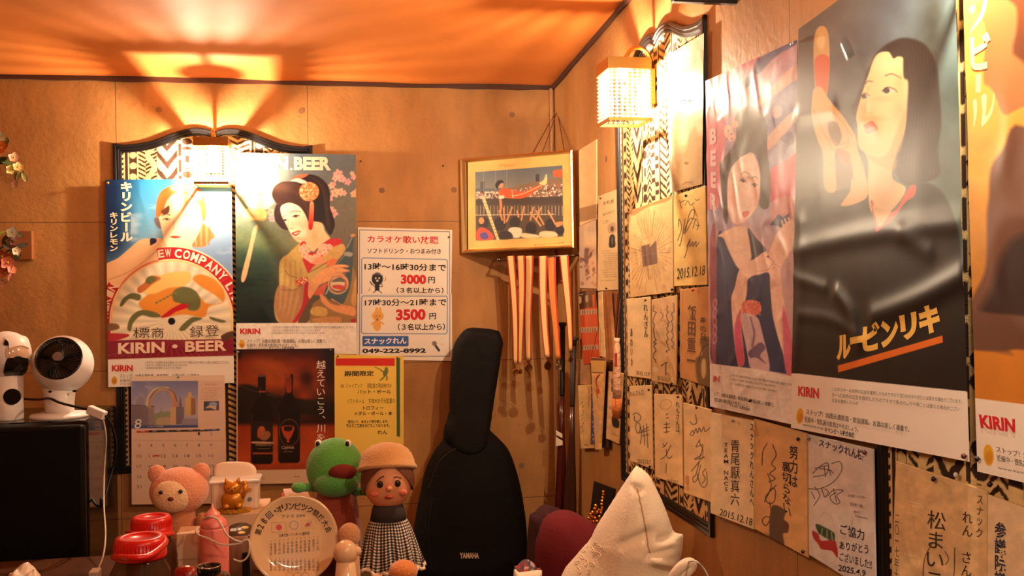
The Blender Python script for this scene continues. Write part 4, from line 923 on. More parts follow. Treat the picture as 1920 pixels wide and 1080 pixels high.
for k in range(12): s.line(zp((215 + k * 9, 560 - k * 6), (230 + k * 11, 620), (210 + k * 14, 690)), 1., (96, 76, 78) if k % 2 else (36, 26, 30), 1., a=.4)
# body
s.poly(zq((62, 120), (120, 110), (200, 60), (260, 60), (390, 180), (510, 100), (516, 700), (506, 860), (62, 800)), (200, 170, 176), 1.5)
NV = (36, 52, 96)
s.poly(zq((98, 120), (140, 118), (220, 280), (330, 240), (390, 200), (380, 330), (400, 560), (470, 760), (486, 832), (380, 820), (270, 812), (80, 786), (70, 600), (90, 420)), NV, 1.)
s.wash(lambda X, Y: ((80, 112, 160), np.exp(-(((X - 1360) / 16) ** 2 + ((Y - 500) / 50) ** 2)) * .5))
s.poly(zq((258, 80), (300, 130), (350, 190), (300, 240), (270, 230)), (52, 50, 80), .9); s.poly(zq((370, 60), (398, 30), (412, 4), (440, 20), (470, 0), (476, 34), (450, 60), (440, 90), (416, 66)), (44, 56, 104), .8, False)
s.poly(zq((100, 116), (190, 70), (250, 80), (272, 200), (268, 240), (216, 292), (160, 200), (130, 130)), (240, 212, 190), 1.2)
s.poly(zq((62, 130), (90, 100), (92, 740), (70, 740), (62, 500)), (150, 80, 106), 1.2)
for k in range(5): s.ell(*zq((84, 470 + k * 46))[0], 3.2, 7.5, (206, 160, 176), 10, .8, 1., 1.4)
s.poly(zq((220, 280), (290, 236), (350, 200), (400, 260), (398, 280), (330, 310), (262, 340), (250, 420), (226, 540), (222, 600), (240, 760), (216, 796), (200, 760), (170, 480), (190, 380)), (238, 200, 180), 1.)
s.poly(zq((216, 500), (226, 540), (222, 600), (240, 760), (216, 796), (200, 760), (186, 600)), (206, 90, 130), 1.5)
s.poly(zq((356, 220), (400, 120), (440, 60), (478, 40), (512, 90), (500, 160), (430, 280), (432, 360), (450, 480), (486, 640), (504, 800), (470, 846), (450, 760), (390, 560), (372, 400), (366, 310), (300, 320), (330, 260)), (238, 202, 182), 1.)
s.poly(zq((440, 480), (486, 640), (506, 770), (494, 846), (460, 840), (440, 700)), (212, 110, 140), 2.)
s.line(zq((350, 222), (390, 250), (362, 290)), 1., (176, 120, 110)); s.line(zq((300, 300), (350, 296), (396, 280)), .9, (190, 130, 116)); s.line(zq((396, 262), (420, 280)), 1., (190, 130, 116)); s.ell(*zq((360, 224))[0], 2, 2, (90, 40, 50))
for a, b in ((432, 40), (448, 30), (468, 24), (486, 36)): s.line(zq((a, b), (a + 14, b + 46)), 3.6, (240, 206, 190), .8)
s.poly(zq((226, 466), (270, 448), (316, 462), (324, 510), (280, 536), (232, 516)), (222, 120, 106), 1.)
rd = random.Random(9)
for k in range(40): s.ell(*zq((234 + rd.random() * 84, 460 + rd.random() * 66))[0], 1.6, 1.1, (240, 160, 140) if k % 2 else (180, 80, 76), rd.random() * 90, .5)
s.poly(zq((222, 520), (300, 536), (330, 620), (370, 820), (276, 810), (250, 700), (222, 580)), (206, 180, 186), 1.); s.line(zq((270, 540), (290, 620), (280, 690)), 3, (120, 100, 140), 1.4); s.poly(zq((262, 720), (320, 670), (346, 700), (320, 740), (350, 780), (300, 750), (270, 750)), (110, 96, 130), 1.)
s.text('BEER', [(1330, 243), (1345, 237), (1345, 395), (1332, 392)], (232, 202, 206), .05, True, gap=.05)
s.poly(zq((60, 780), (300, 808), (506, 850), (520, 1100), (40, 1060)), (232, 222, 214), .6, False)
s.mottle(6, .07, 2)
s.text('IN', zq((78, 842), (110, 846), (110, 878), (78, 874)), (206, 60, 70), .03)
smallprint(s, [(FINE, zq((165, 832), (495, 884), (495, 900), (165, 846))), (FINE[:30], zq((165, 854), (400, 890), (400, 904), (165, 868))), (FINE[3:32], zq((165, 876), (410, 918), (410, 932), (165, 890))), (NOTE1[2:], zq((80, 924), (392, 984), (392, 1006), (80, 946)), .012), (NOTE2[4:], zq((80, 956), (262, 986), (262, 1008), (80, 976)), .012), (CO, zq((160, 984), (268, 1010), (268, 1028), (160, 1002)), .02, (70, 60, 60))])
s.finish('poster', 'pale mauve retro beer poster of a woman in dark blue holding a star', 'poster', GLOSS)
pin(RIGHT, (1489, 82), .030, 'grey', 'grey pin at top right of the mauve poster', .005); pin(RIGHT, (1410, 751), .030, 'black', 'black pin in the white caption of the mauve poster')

# ------------------------------------------------------------------ glossy poster: woman with a glass (black robe)
s = Sheet(RIGHT, [(1497, 55), (1787, -158), (1818, 866), (1483, 802)], .030, (74, 78, 78), 1.3, creases(RIGHT, .030, [
    ([(1490, 470), (1620, 440), (1800, 415)], .020, .0020), ([(1570, 550), (1596, 588), (1610, 640)], .016, .0030), ([(1640, 592), (1720, 562), (1800, 520)], .020, .0030), ([(1500, 590), (1560, 600), (1620, 636)], .014, .0014),
    ([(1580, 80), (1590, 104)], .006, .0016), ([(1500, 215), (1560, 205)], .018, .0018), ([(1490, 520), (1545, 540)], .014, .0014), ([(1690, 440), (1740, 470)], .018, .0014), ([(1615, 226), (1640, 238)], .016, .0010), ([(1486, 700), (1500, 560), (1502, 420)], .02, .0012)], wrinkle(.0009, .19, 83, .5)))
zr, zt = Z(1480, 0, 2.7), Z(1470, 380, 2.16)
s.wash(lambda X, Y: (grad([(0, (96, 98, 96)), (.3, (78, 88, 98)), (.75, (86, 108, 108)), (1, (74, 92, 86))], 1500, 80, 1800, 260)(X, Y), 1.)); s.mottle(60, .25, 6)
s.wash(lambda X, Y: ((58, 52, 46), np.clip((Y - 180) / 260, 0, .9) * np.clip((1640 - X) / 60, 0, 1)))
BL = (26, 22, 22)
# robe
s.poly(zr((150, 1000), (260, 960), (380, 1000), (540, 1060), (640, 930), (760, 960), (850, 1130), (870, 1300)) + [(1812, 560), (1816, 740), (1485, 700), (1488, 470), (1500, 380)], BL, 3.)
s.poly([(1486, 500), (1830, 500), (1830, 740), (1480, 700)], (24, 21, 22), 8., False)
s.poly(zr((150, 970), (300, 960), (420, 1000), (440, 1100), (200, 1120)), (44, 38, 34), 4.)
# hair
s.poly(zr((330, 520), (380, 400), (440, 270), (540, 200), (620, 196), (690, 230), (740, 320), (756, 440), (768, 620), (750, 760), (760, 880), (700, 920), (600, 940), (540, 880), (520, 760), (420, 700), (345, 650), (318, 540)), (36, 30, 30), 3.)
for k in range(22): s.line(zr((560 + k * 9, 215 + k * 2), (600 + k * 8, 420 + k * 8), (590 + k * 8, 640 + k * 6), (560 + k * 10, 880)), 1.2, (70, 60, 56) if k % 2 else (18, 14, 14), 1.2, a=.35)
s.wash(lambda X, Y: ((84, 74, 68), np.exp(-(((X - 1742) / 20) ** 2 + ((Y - 215) / 50) ** 2)) * .35))
# face, neck
s.poly(zr((440, 280), (500, 262), (526, 296), (550, 286), (578, 300), (580, 390), (606, 410), (600, 560), (580, 680), (540, 780), (520, 900), (590, 960), (500, 1080), (420, 1080), (400, 980), (396, 800), (352, 740), (345, 640), (340, 580), (366, 480), (400, 380)), (238, 206, 150), 1.2)
s.poly(zr((560, 620), (590, 560), (580, 690), (540, 790), (460, 800), (500, 770)), (212, 168, 112), 3., a=.7); s.poly(zr((400, 790), (470, 800), (540, 780), (530, 860), (440, 830)), (206, 160, 104), 3., a=.6)
s.line(zr((486, 384), (520, 374), (566, 396)), 2., (86, 64, 48), .9); s.line(zr((384, 424), (400, 410), (420, 414)), 1.8, (86, 64, 48), .9)
s.poly(zr((472, 462), (494, 444), (524, 450), (540, 462), (512, 474), (488, 476)), (222, 206, 180), .8); s.ell(*zr((492, 458))[0], 6, 5.4, (34, 28, 28), 0, .8); s.line(zr((470, 462), (494, 442), (530, 450), (546, 466)), 1.8, (40, 30, 28), .7)
s.poly(zr((366, 490), (384, 474), (404, 484), (396, 500), (374, 500)), (216, 198, 170), .8); s.ell(*zr((378, 488))[0], 4.6, 4.4, (34, 28, 28), 0, .8); s.line(zr((364, 486), (384, 472), (406, 484)), 1.6, (40, 30, 28), .7)
s.line(zr((402, 440), (388, 520), (384, 560), (400, 574), (420, 566)), 1.2, (196, 150, 100), 1.)
s.poly(zr((378, 636), (400, 620), (424, 612), (440, 632), (448, 652), (420, 660), (396, 658)), (186, 92, 70), 1.2); s.poly(zr((384, 656), (420, 640), (448, 650), (424, 674), (394, 676)), (206, 140, 116), 1.2)
for x, y, rx, ry, c_, al in ((560, 560, 40, 70, (226, 150, 104), .5), (380, 560, 34, 50, (226, 150, 104), .35), (470, 330, 60, 40, (250, 226, 176), .6), (400, 540, 14, 60, (250, 228, 184), .6), (420, 600, 60, 16, (206, 150, 104), .5), (410, 720, 60, 26, (250, 222, 170), .5), (560, 420, 30, 60, (206, 156, 104), .5), (470, 500, 60, 16, (214, 168, 120), .5), (470, 940, 50, 90, (210, 166, 110), .5)):
    q_ = zr((x, y))[0]; s.wash(lambda X, Y, q_=q_, rx=rx, ry=ry, c_=c_, al=al: (c_, al * np.exp(-(((X - q_[0]) / (rx / 2.7)) ** 2 + ((Y - q_[1]) / (ry / 2.7)) ** 2))))
s.poly(zr((578, 300), (600, 330), (620, 480), (612, 640), (590, 720), (596, 560), (602, 420), (582, 390)), (36, 30, 30), 2.5)
# collar
s.poly(zr((604, 950), (640, 940), (632, 990)) + zt((490, 0), (440, 70), (376, 118), (386, 90), (420, 40)) + zr((540, 1060),), (196, 66, 46), .9); s.poly(zt((350, 0), (372, 100), (386, 116), (366, 60), (362, 0)), (190, 60, 44), .8)
s.poly(zr((420, 1040), (500, 1060), (560, 1000), (500, 1090)) + zt((430, 40), (388, 100), (356, 10)), (226, 186, 124), 1.2)
# glass and hands
s.poly(zr((126, 190), (140, 146), (160, 132), (184, 140), (200, 190), (204, 300), (196, 440), (180, 500), (140, 500), (128, 420), (122, 280)), (206, 168, 108), 1.2); s.poly(zr((130, 300), (200, 290), (194, 440), (176, 490), (140, 470)), (206, 92, 34), 1.4); s.ell(*zr((160, 210))[0], 8, 14, (226, 200, 150), 0, 3.)
s.poly(zr((120, 460), (160, 440), (200, 500), (250, 560), (330, 680), (346, 760), (372, 840), (400, 980), (340, 1030), (260, 1040), (310, 960), (300, 860), (250, 780), (240, 960), (180, 950), (170, 780), (140, 700), (118, 600)), (226, 182, 122), 1.4)
s.poly(zr((196, 620), (240, 620), (266, 690), (240, 740), (206, 690)), (110, 88, 66), 1.6); s.poly(zr((236, 760), (300, 790), (320, 900), (260, 960), (240, 940)), (96, 76, 58), 1.8)
s.line(zr((130, 560), (160, 640), (220, 760)), 1.4, (176, 126, 76), 1.); s.line(zr((200, 540), (260, 610), (320, 690)), 1.4, (190, 136, 84), 1.); s.line(zr((200, 700), (250, 730), (300, 720)), 1.3, (176, 120, 74), 1.); s.line(zr((250, 570), (290, 650), (300, 730), (270, 750)), 1.2, (190, 136, 84), 1.)
s.poly(zr((246, 755), (300, 770), (310, 810), (290, 840), (256, 800)), (190, 104, 60), 1.6)
# lettering and caption
for ch, q in zip('ルービンリキ', (((214, 540), (272, 530), (272, 630), (214, 640)), ((270, 546), (324, 536), (324, 566), (270, 576)), ((322, 494), (390, 478), (392, 594), (322, 606)), ((392, 482), (466, 462), (462, 574), (396, 590)), ((470, 458), (540, 440), (540, 548), (476, 560)), ((548, 420), (632, 408), (634, 526), (548, 536)))):
    s.text(ch, zt(*q), (240, 194, 96), .06)
s.poly(zt((218, 660), (642, 538), (644, 566), (220, 688)), (222, 112, 34), .6, False)
s.poly(zt((0, 690), (60, 692), (300, 720), (736, 764), (780, 780), (780, 1080), (0, 1080)), (238, 226, 210), .6, False)
s.text('KIRIN', zt((58, 742), (142, 752), (142, 794), (58, 782)), (206, 36, 44), .04)
s.ell(*zt((64, 864))[0], 6.5, 14.5, (226, 166, 44), 5); s.ell(*zt((66, 870))[0], 4.5, 8, (206, 130, 30), 5, 1.5, .7)
smallprint(s, [(FINE, zt((195, 746), (722, 796), (722, 814), (195, 762))), (FINE[4:42], zt((195, 768), (712, 828), (712, 846), (195, 786))), (FINE[10:19], zt((195, 792), (300, 806), (300, 820), (195, 808))), (NOTE1, zt((90, 834), (508, 906), (508, 930), (90, 858)), .012), (NOTE2, zt((84, 864), (302, 908), (302, 930), (84, 888)), .012), ('www.kirin.co.jp', zt((76, 892), (160, 908), (160, 922), (76, 906))), (CO, zt((166, 908), (286, 930), (286, 952), (166, 930)), .025, (60, 50, 50))])
s.finish('poster', 'dark retro beer poster of a long haired woman in a black robe', 'poster', GLOSS)
pin(RIGHT, (1812, 855), .034, 'brown', 'brown pin at lower right of the dark poster')

# ------------------------------------------------------------------ glossy amber poster at the right edge
s = Sheet(RIGHT, [(1803, -170), (2150, -420), (2172, 965), (1832, 884)], .034, (222, 160, 66), 1.7, wrinkle(.0013, .14, 97, 1.5))
ze, zf, zg = Z(1770, 0, 2.7), Z(1770, 380, 2.7), Z(1640, 700, 2.843)
s.wash(lambda X, Y: (grad([(0, (234, 176, 84)), (.5, (224, 160, 60)), (1, (196, 120, 44))], 1820, 0, 1880, 700)(X, Y), 1.)); s.mottle(90, .18, 4)
s.poly(ze((200, -200), (320, -40), (372, 40), (374, 150), (352, 264), (300, 250), (250, 420), (290, 540), (320, 580), (405, 540), (700, 500), (700, -200)), (176, 116, 62), 3.)
s.poly(ze((190, 0), (210, 160), (200, 400), (232, 440), (262, 480), (290, 556), (320, 576), (400, 538), (640, 400), (640, 0)), (168, 110, 64), 3.)
s.poly(ze((352, 250), (372, 150), (370, 40), (330, -60), (760, -200), (760, 560), (400, 310)), (104, 58, 36), 4.)
s.poly(ze((405, 640), (300, 760), (240, 850), (230, 1000), (220, 1090)) + zf((215, 320), (150, 470), (110, 570), (110, 720), (250, 750), (350, 770), (360, 740), (800, 730), (800, 0)), (112, 74, 56), 4.)
s.poly(zf((300, 260), (405, 160), (800, 100), (800, 640), (220, 600), (250, 420)), (50, 32, 28), 10.)
s.poly(zf((110, 560), (260, 560), (800, 620), (800, 740), (360, 740), (350, 770), (250, 756), (110, 724)), (104, 70, 54), 3.)
s.wash(lambda X, Y: ((206, 130, 44), np.clip((Y - 655) / 12, 0, .6) * (Y > 650)))
CR = (244, 220, 162)
s.poly(ze((134, 40), (160, 28), (154, 60), (140, 66)), CR, .8); s.poly(ze((214, -40), (220, 10), (196, 90), (150, 150), (134, 178), (140, 150), (180, 80), (200, 10)), CR, .9)
s.text('ビ', ze((134, 172), (238, 160), (236, 350), (140, 356)), CR, .04); s.rect(*ze((162, 376))[0], *ze((186, 466))[0], CR, .9)
s.poly(ze((148, 512), (164, 508), (166, 570), (150, 646), (152, 580)), CR, .8); s.poly(ze((190, 488), (216, 486), (212, 590), (240, 540), (254, 470), (256, 500), (240, 580), (192, 640), (196, 560)), CR, .9)
s.poly([(1806, 742), (1832, 747)] + [(1920, 758), (2200, 800), (2200, 1000), (1800, 1000)], (238, 224, 206), .6, False)
s.text('KIRIN', zg((556, 218), (748, 244), (748, 316), (568, 290)), (206, 36, 44), .04)
s.ell(*zg((606, 436))[0], 9.5, 20, (226, 166, 44), -5); s.ell(*zg((610, 446))[0], 7, 11, (206, 130, 30), -5, 2., .7)
smallprint(s, [(NOTE1, zg((646, 386), (1420, 560), (1420, 600), (650, 420)), .012), (NOTE2, zg((650, 432), (1060, 520), (1060, 560), (654, 466)), .012), ('www.kirin.co.jp', zg((654, 494), (880, 540), (880, 560), (656, 512)))])
s.finish('poster', 'amber retro beer poster with a dark figure cut off at the right edge', 'poster', GLOSS)
pin(RIGHT, (1837, 860), .036, 'black', 'black pin at lower left of the amber poster')

# ------------------------------------------------------------------ autograph cards
TAN, CREAM = (240, 208, 152), (242, 218, 172)
def card(quad, off, base, label, paint, thick=.0028, m=CARD, name='autograph_card', cat='autograph card', step=.9, bump=None, seed=1, rim=(206, 160, 90)):
    s = Sheet(RIGHT, quad, off, base, step, bump, thick); s.mottle(18, .10, seed)
    q = s.q
    if rim: s.line([q[0], q[1], q[2], q[3], q[0]], 1.2, rim, .6, False, .8)
    paint(s); return s.finish(name, label, cat, m, 'autograph cards on the right wall' if cat == 'autograph card' else None)
IK, IK2 = (46, 36, 40), (96, 72, 56)
def vt(s, body, box, w=.01, col=IK, shear=.0): s.text(body, box, col, w, True, shear)
c1, c2, c3, c4, c5 = Z(1150, 250, 3.485), Z(1150, 520, 4.152), Z(1150, 700, 3.484), Z(1320, 740, 3.176), Z(1640, 700, 2.843)
def scr(s, z, *strokes, w=1.1, col=IK):
    for st in strokes: s.line(z(*st), w, col, .55)
def p(s):
    s.poly(c1((105, 505), (180, 450), (380, 396), (360, 440), (230, 480), (130, 536)), (186, 122, 72), 1.5, a=.8)
    s.poly(c1((182, 738), (236, 722), (240, 746), (280, 700), (290, 850), (194, 874)), (112, 84, 76), .8, False); s.line(c1((196, 800), (284, 780)), 1., (150, 110, 90), .6)
    r = random.Random(5)
    for k in range(46):
        t = 6.283 * k / 46; a, b = 26 + 6 * r.random(), 58 + 46 * r.random()
        x, y = c1((238, 780))[0]; s.line([(x + math.cos(t) * a * .62, y + math.sin(t) * a), (x + math.cos(t) * b * .42, y + math.sin(t) * b * .78)], .9 if k % 3 else 1.3, (176, 130, 80) if k % 4 else (130, 90, 60), .6, False, .75)
card([(1178, 396), (1262, 366), (1263, 548), (1181, 558)], .0158, (230, 190, 128), 'sunburst group signature card in clear plastic, left of the dated card', p, m=LAMI, seed=2, bump=wrinkle(.0016, .08, 3, 1.))
def p(s):
    scr(s, c1, ((432, 440), (446, 490)), ((440, 450), (470, 436)), ((470, 470), (486, 440), (500, 470)), ((505, 470), (520, 460), (530, 452)), ((534, 430), (548, 440), (560, 430)), w=1.)
    scr(s, c1, ((424, 610), (430, 560), (446, 620), (420, 700)), ((470, 560), (440, 720), (430, 730)), ((470, 640), (500, 520), (530, 500), (520, 560), (470, 650), (462, 640), (500, 560), (540, 560)), ((520, 620), (540, 560), (556, 600), (548, 630)), ((540, 600), (562, 604)), ((500, 690), (470, 800), (462, 812)), ((480, 740), (500, 700), (500, 740), (520, 710), (520, 740), (540, 706), (540, 740), (560, 712)), w=1.2)
    s.text('2015.12.18', c1((412, 884), (600, 862), (602, 926), (416, 952)), IK, .0, False, .25)
card([(1263, 367), (1323, 348), (1326, 534), (1264, 537)], .0185, (236, 200, 118), 'yellowish signed card dated 2015.12.18 left of the mauve poster', p, seed=3)
def p(s):
    vt(s, 'れんさん', c2((236, 206), (268, 206), (272, 462), (240, 470))); vt(s, 'あわいわ', c2((132, 396), (152, 396), (152, 690), (136, 690))); s.text('2012.12.7', c2((178, 726), (284, 742), (284, 772), (180, 756)), IK)
card([(1175, 561), (1220, 556), (1221, 711), (1177, 705)], .0158, TAN, 'slim tan card with two short ink columns, below the sunburst card', p, seed=4)
def p(s):
    r = random.Random(8)
    for x0, y0, y1, w in ((322, 220, 680, 1.5), (425, 220, 600, 1.4), (462, 200, 560, 1.2), (376, 270, 360, .8)):
        y = y0; pts = []
        while y < y1: pts.append((x0 + r.uniform(-13, 13), y)); y += r.uniform(10, 22)
        s.line(c2(*pts), w, IK, .5)
    scr(s, c2, ((372, 690), (410, 664), (424, 662)), ((412, 664), (408, 760)), w=1.4); s.text('2012.12.7', c2((340, 766), (440, 784), (440, 812), (344, 796)), IK2); s.ell(*c2((330, 720))[0], 5, 5, (246, 230, 190), 0, 2., .7)
card([(1222, 562), (1270, 553), (1268, 723), (1222, 714)], .0185, (230, 188, 132), 'glossy tan card with dense ink scrawl beside the wooden board', p, m=LAMI, seed=5, bump=wrinkle(.001, .06, 4, 1.))
def p(s):
    vt(s, '飯田重一', c2((580, 210), (648, 220), (640, 660), (572, 650)), .02, (104, 72, 46)); vt(s, '母の日', c2((676, 310), (724, 320), (724, 500), (676, 480)), .02, (104, 72, 46))
    s.poly(c2((676, 480), (760, 500), (770, 860), (664, 832), (640, 640), (690, 600)), (96, 74, 44), 2., a=.8); s.poly(c2((690, 650), (716, 640), (722, 740), (700, 790), (684, 740)), (206, 170, 110), 1.5); s.line(c2((664, 660), (690, 560), (740, 520)), 1.4, (60, 44, 30), .8)
    s.line(c2((540, 110), (520, 600), (522, 780)), 2., (176, 116, 60), 2., a=.5)
card([(1275, 543), (1335, 536), (1336, 728), (1275, 708)], .0205, (206, 148, 84), 'brown wooden board with inked characters, right of the glossy tan card', p, seed=6, thick=.006)
def p(s):
    s.text('れんさん江', c3((106, 118), (200, 104), (202, 140), (108, 152)), IK2)
    scr(s, c3, ((128, 270), (150, 258), (178, 280), (170, 310), (140, 310), (138, 280)), ((150, 320), (172, 330), (174, 370), (158, 390), (146, 360), (150, 322)), ((168, 390), (234, 370)), ((180, 352), (184, 400), (176, 460)), ((196, 340), (206, 470)), ((216, 330), (226, 486)), ((190, 410), (232, 400)), ((180, 380), (230, 350)), w=1.1)
    s.text('2012.12.7', c3((158, 560), (246, 566), (246, 592), (160, 586)), IK2)
card([(1180, 724), (1222, 722), (1225, 881), (1181, 864)], .0158, TAN, 'signed tan card above the white cloth, lowest row leftmost in the frame', p, seed=7)
def p(s):
    s.ell(*c3((342, 204))[0], 11, 9, (176, 130, 80), -20, .6, .8, 1.); vt(s, 'れんさん江', c3((410, 180), (434, 190), (434, 386), (408, 380)))
    scr(s, c3, ((344, 270), (356, 264)), ((346, 294), (358, 290)), ((330, 336), (366, 330)), ((346, 320), (348, 390)), ((328, 356), (368, 352)), ((330, 386), (364, 380)), ((324, 460), (336, 476)), ((322, 484), (340, 470), (350, 452)), ((376, 470), (340, 540), (312, 560)), ((346, 500), (350, 540), (366, 556), (384, 540)), ((346, 590), (344, 650)), w=1.2)
    s.text('2012.12.7', c3((350, 690), (424, 700), (424, 722), (352, 712)), IK2)
card([(1226, 738), (1279, 741), (1281, 912), (1228, 894)], .0165, TAN, 'tan card with a faint circle and brushed name, middle of the lowest framed row', p, seed=8)
def p(s):
    scr(s, c3, ((536, 270), (544, 320), (520, 334), (502, 316)), ((500, 400), (520, 372), (524, 400), (506, 408)), ((530, 390), (540, 360), (550, 390), (562, 356), (574, 384), (590, 350), (600, 380), (634, 352)), ((566, 432), (540, 480), (586, 470), (560, 560)), ((560, 440), (586, 520), (530, 560), (596, 550)), ((590, 540), (510, 640)), ((560, 580), (540, 660), (520, 680), (524, 710), (548, 690), (570, 600)), ((604, 624), (584, 650), (600, 690), (580, 720)), ((610, 640), (612, 720), (590, 745), (566, 720), (548, 660)), w=1.2)
    s.poly(c3((472, 670), (494, 676), (494, 730), (472, 724)), (196, 120, 76), 1.2, a=.7); s.ell(*c3((484, 752))[0], 4, 5, (196, 120, 76), 0, 1.2, .5)
card([(1281, 755), (1334, 768), (1334, 942), (1283, 924)], .0172, TAN, 'tan card with large looping signature and red seal, right of the circle card', p, seed=9)
def p(s):
    vt(s, '青尾厭真六', c4((158, 268), (214, 268), (214, 664), (158, 656)), .0); vt(s, 'TEAM NACS', c4((118, 286), (146, 288), (146, 576), (120, 574)), .01)
    vt(s, 'スナックれんさんへ', c4((274, 170), (298, 180), (298, 664), (274, 650))); s.text('2015.12.18', c4((92, 676), (290, 738), (290, 782), (92, 716)), IK, .0, False, .2)
card([(1332, 773), (1415, 789), (1413, 993), (1332, 962)], .0185, CREAM, 'cream card with Latin capitals beside a kanji name, below the mauve poster', p, seed=10)
def p(s):
    vt(s, '努力は', c4((510, 300), (560, 306), (560, 560), (510, 540)), .01); vt(s, '裏切らない', c4((464, 396), (516, 400), (522, 740), (470, 680)), .01)
    scr(s, c4, ((376, 290), (350, 340), (346, 420)), ((408, 296), (430, 360), (402, 410), (426, 440), (392, 470), (424, 500), (386, 520)), ((360, 640), (400, 560), (424, 570), (420, 630), (390, 650), (366, 610), (430, 540)), ((392, 640), (400, 720), (370, 780), (346, 750), (372, 726), (412, 740)), ((380, 470), (400, 540), (380, 600)), w=1.5)
    s.poly(c4((402, 668), (484, 690), (476, 740), (504, 770), (500, 820), (470, 830), (474, 900), (396, 880)), (104, 84, 66), 1.2); s.ell(*c4((484, 785))[0], 6, 9, (112, 74, 50), 0, 1.); s.text('20', c4((366, 822), (400, 834), (400, 848), (366, 838)), IK2)
    s.poly(c4((300, 150), (330, 240), (300, 240)), (206, 150, 90), 1.)
card([(1414, 785), (1513, 812), (1515, 1046), (1412, 990)], .0170, (226, 180, 120), 'tan card with a motto and pasted brown photo, left of the white laminated card', p, seed=11)
def p(s):
    s.text('スナックれん様', c4((686, 262), (950, 330), (954, 398), (684, 306)), (44, 50, 96), .015)
    scr(s, c4, ((646, 470), (700, 420), (740, 410), (730, 470), (650, 490)), ((660, 440), (740, 420)), ((690, 440), (750, 450), (770, 470)), ((760, 410), (810, 400), (820, 450), (770, 520), (690, 560), (620, 560)), ((660, 550), (690, 600), (654, 660)), ((640, 580), (660, 620)), ((700, 560), (720, 610), (740, 580), (720, 560)), ((740, 600), (770, 570), (830, 570), (790, 600), (810, 640), (780, 650), (750, 610), (790, 580)), ((770, 560), (790, 640)), ((716, 430), (724, 490)), ((740, 430), (756, 480)), w=1.2)
    s.text('北の酒アンバサダー', c4((858, 590), (966, 604), (966, 622), (858, 608)), IK2); s.text('田中 陸', c4((872, 640), (948, 656), (948, 676), (872, 660)), IK2); s.text('仲村', c4((892, 688), (930, 694), (930, 710), (892, 706)), IK2); s.text('Yamamoto', c4((900, 712), (976, 728), (976, 744), (900, 728)), IK2)
    s.line(c4((690, 740), (710, 705), (746, 712), (770, 760), (800, 900), (780, 990), (720, 1010), (660, 980), (640, 900)), .8, (206, 176, 150), .8); s.poly(c4((666, 770), (720, 790), (776, 826), (770, 870), (720, 850), (680, 820)), (56, 92, 60), 1.)
    s.poly(c4((646, 810), (680, 830), (700, 870), (780, 870), (796, 970), (760, 930), (700, 920), (680, 890), (650, 850)), (176, 30, 34), 1., a=.9)
    for k in range(7): s.line(c4((690 + k * 14, 790 + k * 6), (684 + k * 16, 830 + k * 8)), 1.2, (200, 190, 160) if k % 2 else (40, 60, 44))
    s.text('ご協力', c4((812, 766), (956, 804), (956, 870), (812, 830)), IK, .015); s.text('ありがとう', c4((808, 870), (980, 892), (980, 950), (808, 918)), IK, .015); s.text('ございました!!', c4((808, 936), (1000, 980), (1000, 1040), (808, 986)), IK, .012); s.text('2025.4.9', c4((798, 1010), (964, 1046), (964, 1084), (800, 1048)), IK, .015, False, .15)
card([(1515, 814), (1637, 842), (1642, 1118), (1517, 1040)], .0190, (226, 216, 208), 'white laminated signed card with red and green drawing, right of the motto card', p, m=LAMI, seed=12, rim=(206, 196, 190))
def p(s):
    s.mottle(10, .06, 3)
    vt(s, '二〇一七年十月', c5((112, 750), (134, 756), (128, 1160), (104, 1150)), .0, IK2); vt(s, '松まいこ', c5((286, 726), (380, 744), (376, 1150), (262, 1130)), .0); vt(s, 'れん さん江', c5((470, 734), (524, 744), (520, 1160), (460, 1150)), .0); vt(s, 'スナック', c5((548, 650), (580, 656), (576, 880), (540, 870)), .0, IK2)
    scr(s, c5, ((310, 900), (270, 980), (256, 1090)), ((430, 930), (424, 1090)), ((376, 950), (396, 990), (380, 1020)), w=1.6)
    for q in ((180, 680), (190, 700), (170, 740), (160, 960)): s.line(c5((q[0], q[1]), (q[0] + 70, q[1] + 18)), 1., (250, 236, 206), .8, a=.8)
card([(1680, 864), (1852, 921), (1850, 1188), (1672, 1106)], .0162, (226, 190, 138), 'cream card in crinkled plastic on the right panel, left of the last card', p, m=LAMI, step=1.3, seed=13, bump=wrinkle(.0014, .07, 8, 1.))
def p(s): vt(s, '参議院議員', c5((640, 786), (702, 800), (700, 1240), (640, 1220)), .02, (58, 56, 72))
card([(1852, 927), (1990, 976), (1994, 1250), (1850, 1170)], .0166, (232, 202, 158), 'cream card with a column of dark kanji at bottom right corner', p, step=1.3, seed=14)
